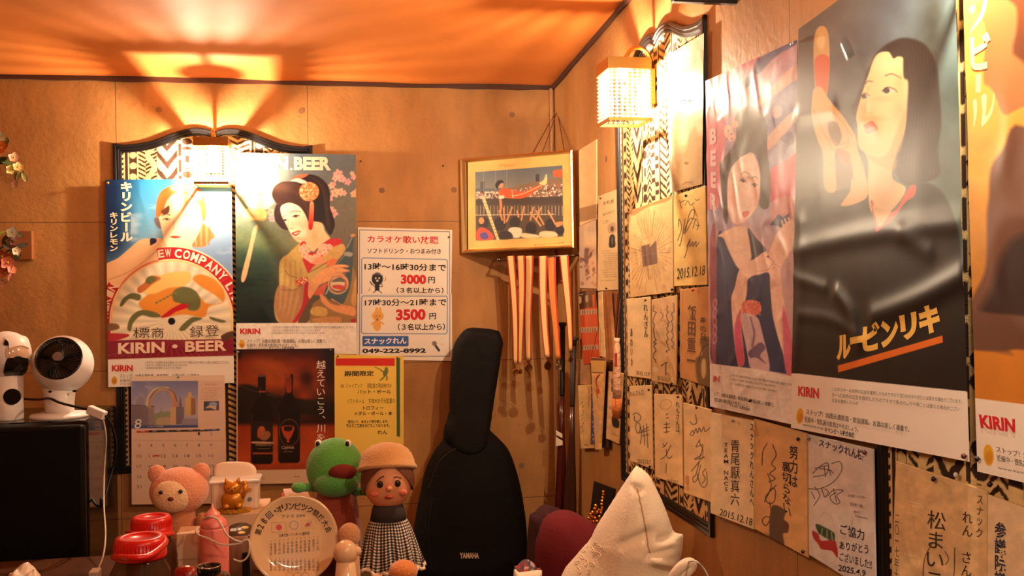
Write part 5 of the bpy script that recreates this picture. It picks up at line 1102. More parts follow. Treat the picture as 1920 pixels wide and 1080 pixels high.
pins = [((1212.5, 563), .0185, 'brown', 'brown pin on the slim tan card with two ink columns'), ((1219, 731), .018, 'black', 'black pin right of the leftmost lowest framed card top'), ((1274, 744), .021, 'brown', 'brown pin at top right of the faint circle card'), ((1309, 764), .020, 'brown', 'brown pin at top middle of the looping signature card'), ((1302, 544), .028, 'red', 'red pin at top of the brown wooden board'), ((1378, 789), .023, 'grey', 'grey pin at top of the cream card with Latin capitals'), ((1500, 823), .022, 'black', 'black pin at top right of the motto card'), ((1509, 1034), .022, 'black', 'black pin at lower right of the motto card'), ((1520, 822), .023, 'grey', 'grey pin at top left of the white laminated card'), ((1625, 848), .023, 'brown', 'brown pin at top right of the white laminated card'), ((1755, 898), .020, 'black', 'black pin on the crinkled plastic card'), ((1797.5, 890), .012, 'white', 'white pin on the tribal cloth above the crinkled plastic card'), ((1861, 908), .020, 'black', 'black pin above the bottom right kanji card'), ((1289, 367), .023, 'black', 'black pin at top of the dated 2015.12.18 card'), ((1180, 400), .019, 'black', 'black pin at top left of the sunburst card'), ((1263, 543), .024, 'black', 'black pin at lower right of the sunburst card'), ((1262, 719), .023, 'black', 'black pin at lower right of the glossy tan card'), ((1221, 875), .018, 'black', 'black pin at lower right of the leftmost lowest framed card')]
for a in pins: pin(RIGHT, *a)

# ------------------------------------------------------------------ photograph in a clear sleeve under the sconce
s = Sheet(RIGHT, [(1250, 104), (1320, 62), (1317, 345), (1256, 362)], .0150, (226, 206, 172), 1.0, wrinkle(.0014, .1, 7, 1.))
s.wash(lambda X, Y: (grad([(0, (230, 214, 186)), (.6, (222, 200, 160)), (1, (176, 150, 110))], 1270, 100, 1300, 350)(X, Y), 1.)); s.mottle(20, .2, 3)  # pale print, browner towards the bottom
s.poly([(1272, 330), (1290, 260), (1306, 240), (1312, 330)], (186, 162, 120), 3., a=.7); s.ell(1287, 318, 9, 22, (206, 170, 126), 0, 2., .8); s.line([(1280, 346), (1288, 342), (1298, 342)], 1.4, (140, 104, 72), .8); s.ell(1287, 306, 4, 3, (150, 116, 80), 0, 1.2)
s.poly([(1249, 104), (1256, 100), (1260, 361), (1255, 363)], (240, 226, 204), 1., False)
s.finish('photo_print', 'pale photograph in a clear plastic sleeve beside the right wall sconce', 'photograph', LAMI)
pin(RIGHT, (1286, 188), .0165, 'grey', 'grey pin in the middle of the sleeved photograph', .003)

# ------------------------------------------------------------------ papers between the corner and the framed cloth
zn, zo, zu = Z(1080, 250, 5.4), Z(1075, 430, 4.0), Z(1075, 620, 4.5)
s = Sheet(RIGHT, [(1085, 282), (1118.5, 261), (1119, 410), (1087, 424)], .004, (240, 208, 150), .9, None, .003)
s.poly(zn((30, 760), (212, 716), (214, 860), (30, 900)), (176, 140, 98), .6, False); s.mottle(8, .05, 1)
s.finish('paper_board', 'blank cream board pinned at the top beside the corner picture', 'board', CARD)
s = Sheet(RIGHT, [(1086, 425), (1118, 411), (1119, 541), (1087, 540)], .006, (232, 206, 176), .9, wrinkle(.001, .08, 4))
rd = random.Random(12)
for k in range(34): s.ell(*zo((56 + rd.random() * 110, 140 + rd.random() * 290))[0], 1.2 + rd.random() * 1.6, 1.5 + rd.random() * 3.5, rd.choice([(150, 110, 110), (176, 130, 110), (110, 100, 140), (200, 160, 140), (120, 90, 80)]), rd.random() * 40, .8, .8)
s.poly(zo((84, 150), (110, 150), (112, 250), (86, 250)), (130, 100, 104), 1.2, a=.8)
s.finish('photo_sheet', 'pale sheet printed with small coloured figures under the blank cream board', 'photo sheet', LAMI)
s = Sheet(RIGHT, [(1122, 368), (1159, 354), (1161.5, 543), (1120, 545)], .008, (236, 206, 150), .9, wrinkle(.0008, .1, 5))
s.text('お礼状', zn((276, 690), (386, 660), (388, 700), (278, 730)), (130, 100, 76)); s.text('ありがとう', zn((274, 810), (388, 770), (388, 800), (276, 836)), (140, 110, 84)); s.text('ござい', zn((272, 890), (340, 872), (340, 900), (274, 918)), (140, 110, 84))
s.poly(zn((326, 926), (398, 904), (398, 1000), (330, 1010)), (196, 168, 130), .6); s.poly(zn((336, 1080), (340, 1050), (356, 1026), (380, 1024), (394, 1050), (396, 1080)) + zo((312, 130), (270, 134)), (40, 34, 34), .7); s.ell(*zn((366, 970))[0], 3.6, 6, (206, 160, 116)); s.poly(zn((350, 958), (366, 936), (384, 958), (378, 990), (352, 990)), (50, 36, 32), .7, a=.7); s.line(zo((290, 60), (292, 110)), .9, (206, 196, 186))
for k in range(13): x0 = 214 + (k * 37 % 30); s.text(FINE[k:k + 14], zo((x0, 160 + k * 16), (x0 + 60 + (k * 53) % 55, 158 + k * 16), (x0 + 60 + (k * 53) % 55, 166 + k * 16), (x0, 168 + k * 16)), (120, 92, 70))
s.text(FINE[:22], zo((204, 384), (326, 376), (326, 382), (204, 391)), (110, 84, 64))
s.finish('letter_sheet', 'cream printed letter with a small dark portrait left of the framed cloth', 'letter', PAPER)
pin(RIGHT, (1128, 372), .010, 'brown', 'brown pin at top left of the portrait letter'); pin(RIGHT, (1139, 541), .010, 'black', 'black pin at bottom of the portrait letter')
s = Sheet(RIGHT, [(1085, 548), (1117, 541), (1126, 678), (1094, 683)], .010, (222, 78, 44), .9, wrinkle(.0015, .1, 6))
s.poly(zo((20, 470), (170, 444), (172, 578), (30, 604)), (38, 28, 30), .7, False); s.poly(zo((138, 490), (160, 486), (164, 576), (146, 580)), (222, 84, 40), .7, False); s.poly(zo((36, 510), (58, 506), (60, 550), (40, 554)), (206, 180, 150), .8); s.poly(zo((90, 500), (110, 496), (112, 540), (94, 546)), (196, 170, 140), .8); s.text('MOVE', zo((30, 488), (74, 482), (74, 492), (30, 498)), (220, 200, 180), .02)
for y0, y1 in ((606, 642), (738, 776), (872, 908)):
    s.poly(zo((30, y0), (186, y0 - 8), (188, y1 - 8), (34, y1)), (206, 176, 150), .6, False)
    for k in range(7): s.line(zo((50 + k * 19, y0 + 4), (52 + k * 19, y1 - 10)), 1.4, (90, 60, 56), .6)
s.finish('hanging_card_pack', 'orange and black hanging card pack with three grey rows near the corner', 'card pack', LAMI)
# ------------------------------------------------------------------ framed picture hung across the corner
zF = Z(850, 190, 3.6)
q_out = zF((66, 392), (820, 330), (832, 990), (75, 1025))
la = BACK.hit([q_out[0], q_out[3]], .012); rb = RIGHT.hit([q_out[1], q_out[2]], .012)
A_, B_ = la.mean(0), rb.mean(0); U_ = B_ - A_; U_[2] = 0; U_ /= np.linalg.norm(U_)
PIC = Plane((A_ + B_) / 2, U_, (0, 0, 1), np.array([U_[1], -U_[0], 0]))
pic = thing('framed_picture', PIC.hit([zF((450, 1010))[0]])[0], 'gold framed photograph of a team tossing a player, hung across the corner', 'picture')
rings = [(q_out, 0), (q_out, .020), (zF((80, 402), (813, 341), (824, 983), (86, 1014)), .024), (zF((98, 414), (803, 352), (816, 972), (101, 1002)), .016), (zF((100, 416), (801, 354), (814, 970), (103, 1000)), .008)]
V = np.concatenate([PIC.hit(q, 0) + PIC.N * o for q, o in rings])
mk('frame', V, [(a * 4 + i, a * 4 + (i + 1) % 4, (a + 1) * 4 + (i + 1) % 4, (a + 1) * 4 + i)[::-1] for a in range(4) for i in range(4)] + [(0, 1, 2, 3)], GOLD, pic)
s = Sheet(PIC, zF((97, 412), (804, 351), (817, 973), (100, 1003)), .009, (226, 180, 100), .8)
s.mottle(40, .12, 2); s.poly(zF((300, 434), (360, 424), (420, 430), (360, 444)), (190, 130, 60), 3., a=.6)
pc = zF((148, 478), (735, 432), (742, 912), (152, 940))
s.poly(pc, (92, 100, 106), .7, False)
s.wash(lambda X, Y: (grad([(0, (96, 104, 110)), (1, (126, 124, 116))], 900, 320, 900, 352)(X, Y), np.clip((355 - Y) / 3, 0, 1) * (X > 891.5) * (X < 1054) * (Y > 324 - (X - 891) * .078)))
rd = random.Random(2)
s.poly(zF((150, 610), (300, 606), (440, 570), (560, 540), (736, 510), (738, 650), (152, 670)), (130, 106, 84), 1., False)
for k in range(520):
    x = 156 + rd.random() * 576; t = (x - 150) / 586; y = 612 - 90 * max(0, t - .3) + rd.random() * (60 + 60 * t)
    s.ell(*zF((x, y))[0], .8 + rd.random() * 1.3, .9 + rd.random() * 1.2, rd.choice([(226, 210, 190), (206, 180, 150), (176, 90, 60), (70, 60, 60), (236, 226, 206), (150, 110, 90)]), 0, .5)
s.poly(zF((670, 468), (735, 456), (738, 512), (676, 512)), (196, 92, 56), 1., False); s.poly(zF((555, 494), (580, 490), (580, 540), (556, 540)), (66, 66, 70), .8, False); s.poly(zF((182, 545), (212, 540), (212, 600), (182, 600)), (80, 82, 86), .8, False)
for x in (205, 285, 360): s.line(zF((x, 470), (x, 600)), .8, (150, 146, 136), .5, False)
s.poly(zF((152, 660), (738, 640), (740, 700), (152, 720)), (72, 62, 56), 1., False); s.poly(zF((152, 700), (740, 690), (740, 912), (154, 936)), (84, 70, 58), 1., False)
for k in range(26): x = 160 + k * 23; s.line(zF((x, 706), (x, 770)), .8, (206, 190, 164), .5, False)
s.line(zF((152, 768), (680, 762)), 1.2, (216, 200, 176), .5, False)
# the tossed player
OR = (214, 92, 46)
s.poly(zF((305, 606), (340, 586), (400, 596), (470, 610), (540, 580), (600, 560), (590, 580), (500, 640), (440, 658), (350, 650), (316, 640)), OR, .8); s.line(zF((400, 640), (480, 620), (590, 568)), 1.1, (240, 220, 196)); s.line(zF((396, 600), (400, 650)), 1.2, (240, 220, 196))
s.poly(zF((580, 552), (610, 530), (624, 494), (632, 500), (630, 556), (600, 566)), (240, 206, 140), .7); s.poly(zF((305, 620), (320, 640), (330, 700), (322, 750), (312, 748), (312, 700)), (222, 140, 92), .8)
s.ell(*zF((320, 566))[0], 5, 5.4, (220, 150, 106)); s.poly(zF((284, 560), (300, 536), (326, 532), (340, 546), (320, 554), (304, 574), (300, 590), (286, 580)), (40, 40, 46), .7); s.poly(zF((308, 640), (340, 636), (342, 654), (312, 658)), (240, 226, 200), .6)
# ring of hands and heads
for x, y, r in ((415, 820, 36), (525, 860, 38), (655, 836, 38), (315, 828, 40), (206, 820, 34), (720, 870, 30)): s.ell(*zF((x, y))[0], r / 3.6, r / 3.6 * 1.15, (52, 46, 48), 0, .7)
for a, b in (((330, 800), (310, 740)), ((360, 810), (396, 716)), ((460, 800), (476, 712)), ((520, 800), (540, 716)), ((560, 800), (590, 720)), ((610, 830), (560, 740)), ((345, 820), (340, 720)), ((690, 830), (640, 740)), ((440, 780), (430, 740)), ((590, 840), (520, 750))): s.line(zF(a, b), 3., (222, 150, 96), .7, False)
s.poly(zF((370, 870), (400, 850), (460, 860), (450, 916), (390, 916)), (232, 216, 186), .9); s.poly(zF((460, 890), (560, 900), (580, 918), (470, 920)), (232, 206, 160), .9); s.poly(zF((590, 880), (680, 880), (700, 912), (590, 916)), (226, 196, 150), .9); s.poly(zF((160, 870), (200, 850), (260, 890), (270, 930), (160, 936)), (206, 84, 60), .9); s.poly(zF((180, 896), (220, 884), (236, 922), (196, 930)), (92, 80, 150), .9); s.ell(*zF((190, 806))[0], 5, 6.4, (226, 150, 96)); s.poly(zF((320, 880), (380, 880), (400, 924), (310, 930)), (56, 48, 46), .9)
s.poly(zF((190, 652), (212, 646), (312, 936), (296, 944)), (232, 206, 140), .5, False)
for k in range(12): t = k / 12; s.line(zF((196 + 100 * t, 664 + 268 * t), (214 + 98 * t, 668 + 264 * t)), .8, (120, 90, 60), .4, False)
s.poly(zF((690, 820), (736, 812), (738, 830), (700, 850)), (222, 140, 92), .8)
s.text('第２８回オリンピック日本代表', zF((548, 966), (750, 948), (750, 958), (548, 977)), (120, 84, 44))
s.finish('mounted_photograph', None, None, PAPER, parent=pic)
hook = at(1045, 207, y=D - .035)
mb = MB(); mb.tube([hook, zF((640, 345)) and PIC.hit([(1016, 289)], .004)[0]], .0022, 6); mb.tube([hook, PIC.hit([(1062, 286)], .002)[0] + np.array([0, .03, 0])], .0022, 6)
mb.build('hanging_cord', mat('brown_cord', rgb(110, 62, 34), .8), pic)
mb = MB(); mb.tube([hook + np.array([-.012, .03, .004]), hook + np.array([0, .005, .012]), hook + np.array([.004, -.004, 0]), hook + np.array([0, .0, -.010])], .003, 8); mb.ball(hook + np.array([.002, .01, .010]), .006, 10, 8)
tag(mb.build('cord_hook', mat('dark_bronze', rgb(76, 50, 34), .45, metal=.8), smooth=True), 'small dark hook in the corner holding the framed picture cord', 'hook')

# ------------------------------------------------------------------ medals on a rail below the picture
zm = Z(920, 460, 2.573)
r0, r1 = PIC.hit([(936, 487), (1066, 479)], .010)
mb = MB(); mb.tube([r0, r1], .004, 8); mb.tube([r0, (r0[0], D, r0[2])], .004, 8); mb.tube([r1, (W, r1[1], r1[2])], .004, 8); mb.ball(r0, .009, 12, 8)
tag(mb.build('hook_rail', mat('dull_steel', rgb(120, 104, 90), .35, metal=1.), smooth=True), 'short metal rail below the framed picture carrying the medals', 'rail')
RIB = mat('medal_ribbon', attr=True, rough=.55, spec=.3)
medals = [(78, 115, 106, 130, 570, (238, 196, 128), 'gold', 'leftmost of the ribbon medals'), (118, 156, 139, 158, 574, (232, 186, 116), 'gold', 'second ribbon medal from the left, thin and behind'), (158, 200, 178, 206, 553, (238, 196, 130), 'bronze', 'third ribbon medal from the left with round dark medallion'),
          (232, 276, 262, 291, 540, (238, 196, 128), 'bronze', 'fourth ribbon medal from the left with large dark medallion'), (280, 323, 308, 331, 546, (226, 132, 62), 'silver', 'plain orange ribbon medal, fifth from the left'), (337, 383, 366, 386, 508, (238, 196, 128), 'bronze', 'rightmost ribbon medal hanging shorter by the corner')]
MEDM = {'gold': mat('gold_medal', rgb(190, 130, 60), .3, metal=1.), 'bronze': mat('bronze_medal', rgb(116, 76, 50), .35, metal=1.), 'silver': mat('silver_medal', rgb(150, 130, 112), .3, metal=1.)}
for k, (a0, a1, b0, b1, yb, c, mm, lab) in enumerate(medals):
    T0, T1, E0, E1 = [PIC.hit(zm(q), .014 + (.010 if k % 2 else 0))[0] for q in ((a0, 52), (a1, 50), (b0, yb), (b1, yb))]
    root = thing('ribbon_medal', (E0 + E1) / 2, lab + ' below the framed picture', 'medal', 'medals hanging below the framed picture')
    V, Cc, Fc = [], [], []; stops = [(0, (196, 52, 34)), (.12, (196, 52, 34)), (.14, c), (.76, c), (.79, (196, 56, 36)), (1, (170, 40, 28))]
    if k == 4: stops = [(0, (190, 84, 40)), (.05, c), (.7, c), (.75, (190, 60, 36)), (1, (180, 50, 30))]
    n = 24; us = sorted(set([u for u, _ in stops])); m_ = len(us)
    for i in range(n + 1):
        t = i / n; L_ = T0 + (E0 - T0) * t; R_ = T1 + (E1 - T1) * t; bow = .006 * math.sin(t * 3.1 + k)
        for u, cc in zip(us, [dict(stops)[u] for u in us]): V.append(L_ + (R_ - L_) * u + np.array([bow, -.004 * math.sin(u * 3.14) - .012 * math.sin(t * 2.2 + k * 1.3), 0])); Cc.append(np.array(cc) / 255.)
        if i: o = (i - 1) * m_; Fc += [(o + m_ + q, o + m_ + q + 1, o + q + 1, o + q) for q in range(m_ - 1)]
    rb_ = mk('ribbon', V, Fc, RIB, root, smooth=True, col=np.array(Cc)); md = rb_.modifiers.new('thickness', 'SOLIDIFY'); md.thickness = .0012
    e = (np.array(V[-1]) + np.array(V[-m_])) / 2; cen = e + np.array([.0, 0, -.034 if k not in (1,) else -.03]); r = (.013, .010, .0165, .0175, .013, .010)[k]
    mb = MB(); mb.tube([e + np.array([.005 * math.cos(a), 0, -.006 + .006 * math.sin(a)]) for a in np.linspace(0, 6.0, 10)], .0012, 6); mb.build('ring', MEDM[mm], root)
    mb = MB(); mb.lathe([(0, -.002), (r, -.002), (r * 1.04, 0), (r, .002), (r * .9, .0013), (0, .0016)], cen, 24, facing((.5 if k % 2 else .15, -1, 0))); mb.tube([cen + np.array([0, 0, r]), e + np.array([0, 0, -.010])], .0016, 6); mb.build('medallion', MEDM[mm], root, smooth=True)

# ------------------------------------------------------------------ baseball bats standing in the corner
def bat(top, bot, y0, y1, body, grip, label, white=False, rr=1.0):
    a, b = at(*top, y=y0), at(*bot, y=y1); L = np.linalg.norm(b - a); d = (b - a) / L; R = facing(d)
    root = thing('baseball_bat', b, label, 'baseball bat')
    mb = MB(); mb.lathe([(0, 0), (.021 * rr, .001), (.022 * rr, .010), (.014 * rr, .018), (.0125 * rr, .04)], a, 20, R); mb.build('knob', grip, root, smooth=True)
    mb = MB(); mb.lathe([(.0135 * rr, .035), (.0135 * rr, L * .30), (.0125 * rr, L * .31)], a, 20, R); mb.build('grip', grip, root, smooth=True)
    mb = MB(); mb.lathe([(.0125 * rr, L * .31), (.016 * rr, L * .45), (.024 * rr, L * .60), (.031 * rr, L * .74), (.033 * rr, L * .97), (.028 * rr, L), (0, L)], a, 24, R); mb.build('barrel', body, root, smooth=True)
    if white:
        mk_ = MB()
        for q in (((296, 95), (340, 120), (340, 150), (300, 128)), ((296, 140), (342, 168), (342, 196), (296, 204))):
            n = 6; pts = []
            for (px, py) in Z(960, 780, 3.6)(*q):
                dr = rays([(px, py)])[0]; oc = EYE - a; dn = dr - d * (dr @ d); on = oc - d * (oc @ d)
                A2 = dn @ dn; B2 = 2 * dn @ on; rr_ = .0325; C2 = on @ on - rr_ ** 2; di = max(0, B2 * B2 - 4 * A2 * C2); pts.append(EYE + dr * ((-B2 - math.sqrt(di)) / (2 * A2)))
            mk_.add(pts, [(3, 2, 1, 0)])
        mk_.build('white_mark', mat('white_print', rgb(226, 206, 180), .5), root)
bat((1055, 604), (1051, 1052), 3.98, 3.98, mat('maroon_lacquer', rgb(74, 22, 18), .22, coat=.4), mat('black_grip', rgb(18, 15, 15), .6), 'maroon baseball bat with black grip and white mark standing in the corner', True, .82)
bat((1076, 632), (1067, 1046), 3.83, 3.90, mat('dark_wood_lacquer', rgb(64, 36, 24), .3, coat=.3), mat('brown_grip', rgb(44, 26, 18), .6), 'dark brown baseball bat behind the maroon one in the corner', False, .8)

# ------------------------------------------------------------------ guitar bag
zg_ = Z(740, 600, 2.25)
GB = mat('black_nylon', rgb(12, 9, 9), .75, spec=.22, bump=(180, .25))
body = zg_((212, 500), (222, 440), (240, 385), (280, 370), (350, 372), (392, 390), (402, 460), (440, 500), (490, 560), (530, 680), (550, 800), (561, 920), (556, 1020), (540, 1075), (505, 1100), (440, 1108), (300, 1110), (180, 1108), (110, 1098), (82, 1050), (73, 960), (88, 840), (115, 710), (135, 630), (170, 560))
neck = zg_((310, 37), (380, 36), (440, 46), (452, 62), (462, 98), (452, 160), (426, 320), (402, 470), (392, 540), (330, 580), (250, 560), (214, 515), (206, 490), (212, 446), (232, 400), (232, 330), (240, 200), (250, 120), (268, 80))
yg = D - .20
bag = thing('guitar_bag', at(875, 1092, y=yg), 'black padded guitar bag leaning upright against the back wall', 'guitar bag')
def wrk(X): return np.stack([np.zeros(len(X)), .010 * (fbm(X[:, 0] * 9, X[:, 2] * 9, 4) - .47), np.zeros(len(X))], 1)
swollen('body_pocket', crom(body, 4), yg, .010, dome(.060, .07), GB, bag, hb=dome(.06, .05), tilt=.06, wob=wrk)
swollen('neck_sleeve', crom(neck, 3), yg + .008, .008, dome(.045, .035), GB, bag, hb=dome(.045, .03), tilt=.06, wob=wrk)
zb0 = at(875, 1092, y=yg)[2]
def on_bag(q, h): p_ = at(*q, y=yg); return p_ + np.array([0, -h + (p_[2] - zb0) * .06, 0])
mb = MB(); mb.tube([on_bag(q, .063) for q in crom(zg_((140, 700), (180, 600), (250, 540), (320, 520)), 6, False)], .003, 6); mb.tube([on_bag(q, .064) for q in crom(zg_((150, 1040), (135, 900), (150, 760)), 6, False)], .003, 6); mb.build('piping', mat('black_piping', rgb(30, 26, 26), .4), bag)
mb = MB(); mb.tube([on_bag(q, .049) for q in crom(zg_((285, 60), (282, 200), (276, 330), (270, 470)), 6, False)], .002, 6); mb.build('zipper', mat('black_zip', rgb(34, 30, 30), .4), bag)
Vg, Tg = glyphs('YAMAHA', .035); lo, hi = Vg.min(0), Vg.max(0); cn = [on_bag(q, .0665) for q in ((858.5, 1040), (894, 1040), (894, 1029.5), (858.5, 1029.5))]
t = (Vg - lo) / (hi - lo); P_ = (cn[0][None] * (1 - t[:, :1]) + cn[1][None] * t[:, :1]) * (1 - t[:, 1:]) + (cn[3][None] * (1 - t[:, :1]) + cn[2][None] * t[:, :1]) * t[:, 1:]
mk('brand_lettering', P_, Tg, mat('cream_thread', rgb(226, 200, 170), .6), bag)

# ------------------------------------------------------------------ bundles hanging on the right wall near the corner
WOODP = mat('pale_wood', attr=True, rough=.7)
def slab(name, z, pts, off, col, label, cat, thick=.004, m=CARD, paint=None, step=.8):
    s = Sheet(RIGHT, z(*pts), off, col, step, None, thick); s.mottle(9, .14, len(label))
    if paint: paint(s)
    return s.finish(name, label, cat, m)
slab('wooden_tablet', zo, ((262, 468), (332, 482), (300, 850), (292, 800)), .010, (150, 92, 52), 'dark wooden tablet behind the leaning boards near the corner', 'tablet', .006)
slab('wooden_tablet', zo, ((214, 466), (268, 466), (304, 985), (240, 975)), .024, (176, 112, 60), 'brown wooden board leaning under the portrait letter', 'tablet', .010, paint=lambda s: s.line(zo((240, 470), (272, 980)), 1.2, (116, 66, 34), .8, False))
slab('envelope', zo, ((186, 474), (214, 466), (240, 962), (196, 950)), .028, (232, 196, 138), 'cream envelope standing beside the brown leaning board', 'envelope', .003, paint=lambda s: s.line(zo((196, 700), (204, 800), (200, 950)), .8, (150, 100, 60)))
slab('envelope', zu, ((20, 240), (140, 250), (146, 460), (30, 450)), .006, (176, 130, 84), 'brown paper packet behind the scroll near the corner', 'envelope', .003)
mb = MB(); c0, cA = RIGHT.hit([zu((75, 462))[0]], .022)[0], RIGHT.hit([zu((92, 985))[0]], .022)[0]
def scroll(s):
    for k in range(8): s.line(zu((78 + (k % 2) * 8, 600 + k * 34), (66 + (k % 3) * 8, 620 + k * 34)), .9, (110, 76, 46), .5)
    s.text('))', zu((92, 952), (122, 954), (122, 976), (92, 974)), (60, 44, 40)); s.line(zu((130, 480), (134, 560), (128, 640)), 1.2, (150, 104, 60), .8)
slab('paper_scroll', zu, ((38, 462), (140, 456), (176, 992), (62, 996)), .016, (232, 192, 126), 'pale paper scroll with brush marks hanging lowest near the corner', 'scroll', .010, paint=scroll)
slab('paper_strip', zu, ((150, 470), (178, 480), (192, 950), (146, 960)), .018, (96, 92, 110), 'blue grey patterned strip beside the pale scroll', 'paper strip', .003, paint=lambda s: [s.ell(*zu((158 + (k * 7) % 22, 520 + k * 36))[0], 1.4, 2., (206, 190, 170)) for k in range(12)])
slab('wooden_tablet', zu, ((232, 420), (290, 300), (300, 990), (236, 985)), .012, (72, 44, 34), 'dark tablet between the fan and the printed strip near the corner', 'tablet', .005)
def fanp(s):
    s.poly(zu((152, 256), (262, 256), (262, 346), (154, 340)), (222, 176, 92), .6, False); s.line(zu((160, 352), (250, 356)), 1.8, (120, 80, 44), .5, False); s.poly(zu((146, 228), (266, 232), (264, 254), (146, 250)), (120, 70, 40), .6, False)
    s.line(zu((222, 370), (196, 410), (194, 450), (206, 480)), 2.6, (184, 50, 36), .8); s.ell(*zu((206, 512))[0], 3.6, 6, (196, 80, 44)); s.line(zu((206, 380), (190, 420)), 1.2, (60, 40, 40)); s.line(zu((196, 540), (206, 570)), 1.4, (150, 80, 50))
    s.poly(zu((166, 760), (215, 740), (212, 870), (150, 900)), (206, 170, 150), 1.5, a=.7)
slab('folding_fan', zu, ((146, 226), (266, 232), (226, 1004), (184, 1006)), .030, (226, 180, 116), 'closed paper fan with red brush mark hanging near the corner', 'fan', .006, paint=fanp)
s_ = [RIGHT.hit([q], .031)[0] for q in zo((186, 742), (134, 958))]; mb = MB(); mb.tube(s_, .0009, 5); tag(mb.build('red_string', mat('dark_red_string', rgb(120, 40, 30), .8)), 'thin dark red string across the orange card pack', 'string')
def strip_(s):
    s.text('福来', zu((318, 404), (336, 408), (336, 520), (318, 514)), (40, 34, 34), .0, True); s.poly(zu((330, 720), (384, 760), (380, 820), (332, 800)), (50, 40, 40), 1.); s.line(zu((330, 870), (378, 890)), .8, (140, 100, 70)); s.ell(*zu((308, 650))[0], 2.4, 4, (206, 150, 130))
slab('printed_strip', zu, ((292, 342), (420, 360), (382, 955), (276, 908)), .014, (232, 190, 130), 'cream printed strip with black marks behind the wrapped brush', 'paper strip', .004, paint=strip_)
pts = [RIGHT.hit([q], .026)[0] for q in zu((368, 62), (368, 96), (369, 130), (369, 300), (369, 480), (369, 570))]
br = thing('wrapped_brush', RIGHT.hit([zu((385, 740))[0]], .026)[0], 'small hand broom in crinkled clear wrap hanging left of the black frame', 'brush')
mb = MB(); mb.tube([pts[0], pts[1], pts[2], pts[3], pts[4], pts[5]], [.011, .0075, .011, .0135, .0145, .014], 14); WR = mat('crinkled_wrap', rgb(214, 160, 124), .25, bump=(60, .7), coat=.5); mb.build('wrapper', WR, br, smooth=True)
mb = MB(); b0 = pts[5]; b1 = RIGHT.hit([zu((366, 735))[0]], .026)[0]; mb.tube([b0, b0 + (b1 - b0) * .5, b1], [.015, .018, .014], 12); mb.build('bristles', mat('orange_bristles', rgb(206, 112, 40), .8, bump=(200, .6)), br, smooth=True)
q4 = RIGHT.hit(zu((346, 190), (370, 190), (370, 306), (346, 306)), .0445); mk('red_label', q4, [(3, 2, 1, 0)], mat('red_label', rgb(200, 52, 30), .5), br)
mb = MB(); mb.tube([pts[0], RIGHT.hit([zo((352, 520))[0]], .012)[0]], .0012, 5); mb.build('hanging_cord', MATS['dark_red_string'], br)

# ------------------------------------------------------------------ black monitor hung under the ceiling, just inside the top of the view
c = (at(1265, 2, y=2.25) + at(1410, 7, y=2.25)) / 2; w_ = at(1412, 5, y=2.25)[0] - at(1264, 5, y=2.25)[0]
sp = thing('hanging_monitor', (c[0], 2.27, c[2]), 'black flat monitor hung from the ceiling, its lower edge just showing at the top', 'monitor')
mb = MB(); hz = .17; mb.box((c[0], 2.25 + .012, c[2] + hz / 2), (w_, .024, hz)); mb.build('screen_case', BLACKP, sp, bevel=.004)
mb = MB(); mb.tube([(c[0], 2.27, c[2] + hz - .01), (c[0], 2.27, ceil_z(2.27) - .004)], .010, 12); mb.build('bracket', BLACKP, sp)
# ------------------------------------------------------------------ seats and tables (mostly below the view)
SOFA = mat('brown_vinyl', rgb(74, 44, 30), .45, bump=(40, .2))
TABLEW = mat('dark_table_wood', rgb(84, 50, 28), .35, noise=(14, .25))
def legs4(root, x0, x1, y0, y1, z, r=.022):
    for x in (x0, x1):
        for y in (y0, y1): mb = MB(); mb.box((x, y, z / 2), (r * 2, r * 2, z)); mb.build('leg', TABLEW, root)
SEAT = at(875, 1092, y=yg)[2] - .012
b = thing('bench', (.2, 3.9, 0), 'brown vinyl bench seat under the guitar bag along the back wall', 'bench')
mb = MB(); mb.box((.20, 3.88, SEAT - .05), (1.46, .66, .10)); mb.build('seat', SOFA, b, bevel=.02); legs4(b, -.48, .88, 3.60, 4.15, SEAT - .10)
b = thing('bench', (.66, 2.75, 0), 'brown vinyl bench seat under the white pillow along the right wall', 'bench')
mb = MB(); mb.box((.66, 2.82, SEAT - .05), (.58, 1.42, .10)); mb.build('seat', SOFA, b, bevel=.02); legs4(b, .42, .90, 2.2, 3.45, SEAT - .10)
TZ = .72
t_ = thing('table', (-.62, 2.9, 0), 'dark wooden table under the jars, plate and toys', 'table')
mb = MB(); mb.box((-.62, 2.84, TZ - .02), (1.5, 1.42, .04)); mb.build('table_top', TABLEW, t_, bevel=.005); legs4(t_, -1.3, .06, 2.2, 3.48, TZ - .04, .03)

# ------------------------------------------------------------------ fridge with fans on top
FX = -.847; FY0, FY1 = 3.66, 4.20; FZ = at(150, 792, y=FY0)[2]
FRD = mat('glossy_black_enamel', rgb(10, 9, 9), .12, spec=.5); FRM = mat('matte_black_door', rgb(7, 6, 6), .5, spec=.2)
fr = thing('fridge', (-1.2, 3.93, 0), 'black glossy fridge at the left edge with fans on top', 'fridge')
mb = MB(); mb.box((FX - .36, (FY0 + FY1) / 2 + .025, FZ / 2), (.72, FY1 - FY0 - .05, FZ)); mb.build('cabinet', FRD, fr, bevel=.012)
mb = MB(); mb.box((FX - .36, FY0 + .022, FZ / 2 + .03), (.716, .044, FZ - .08)); mb.build('door', FRM, fr, bevel=.012)
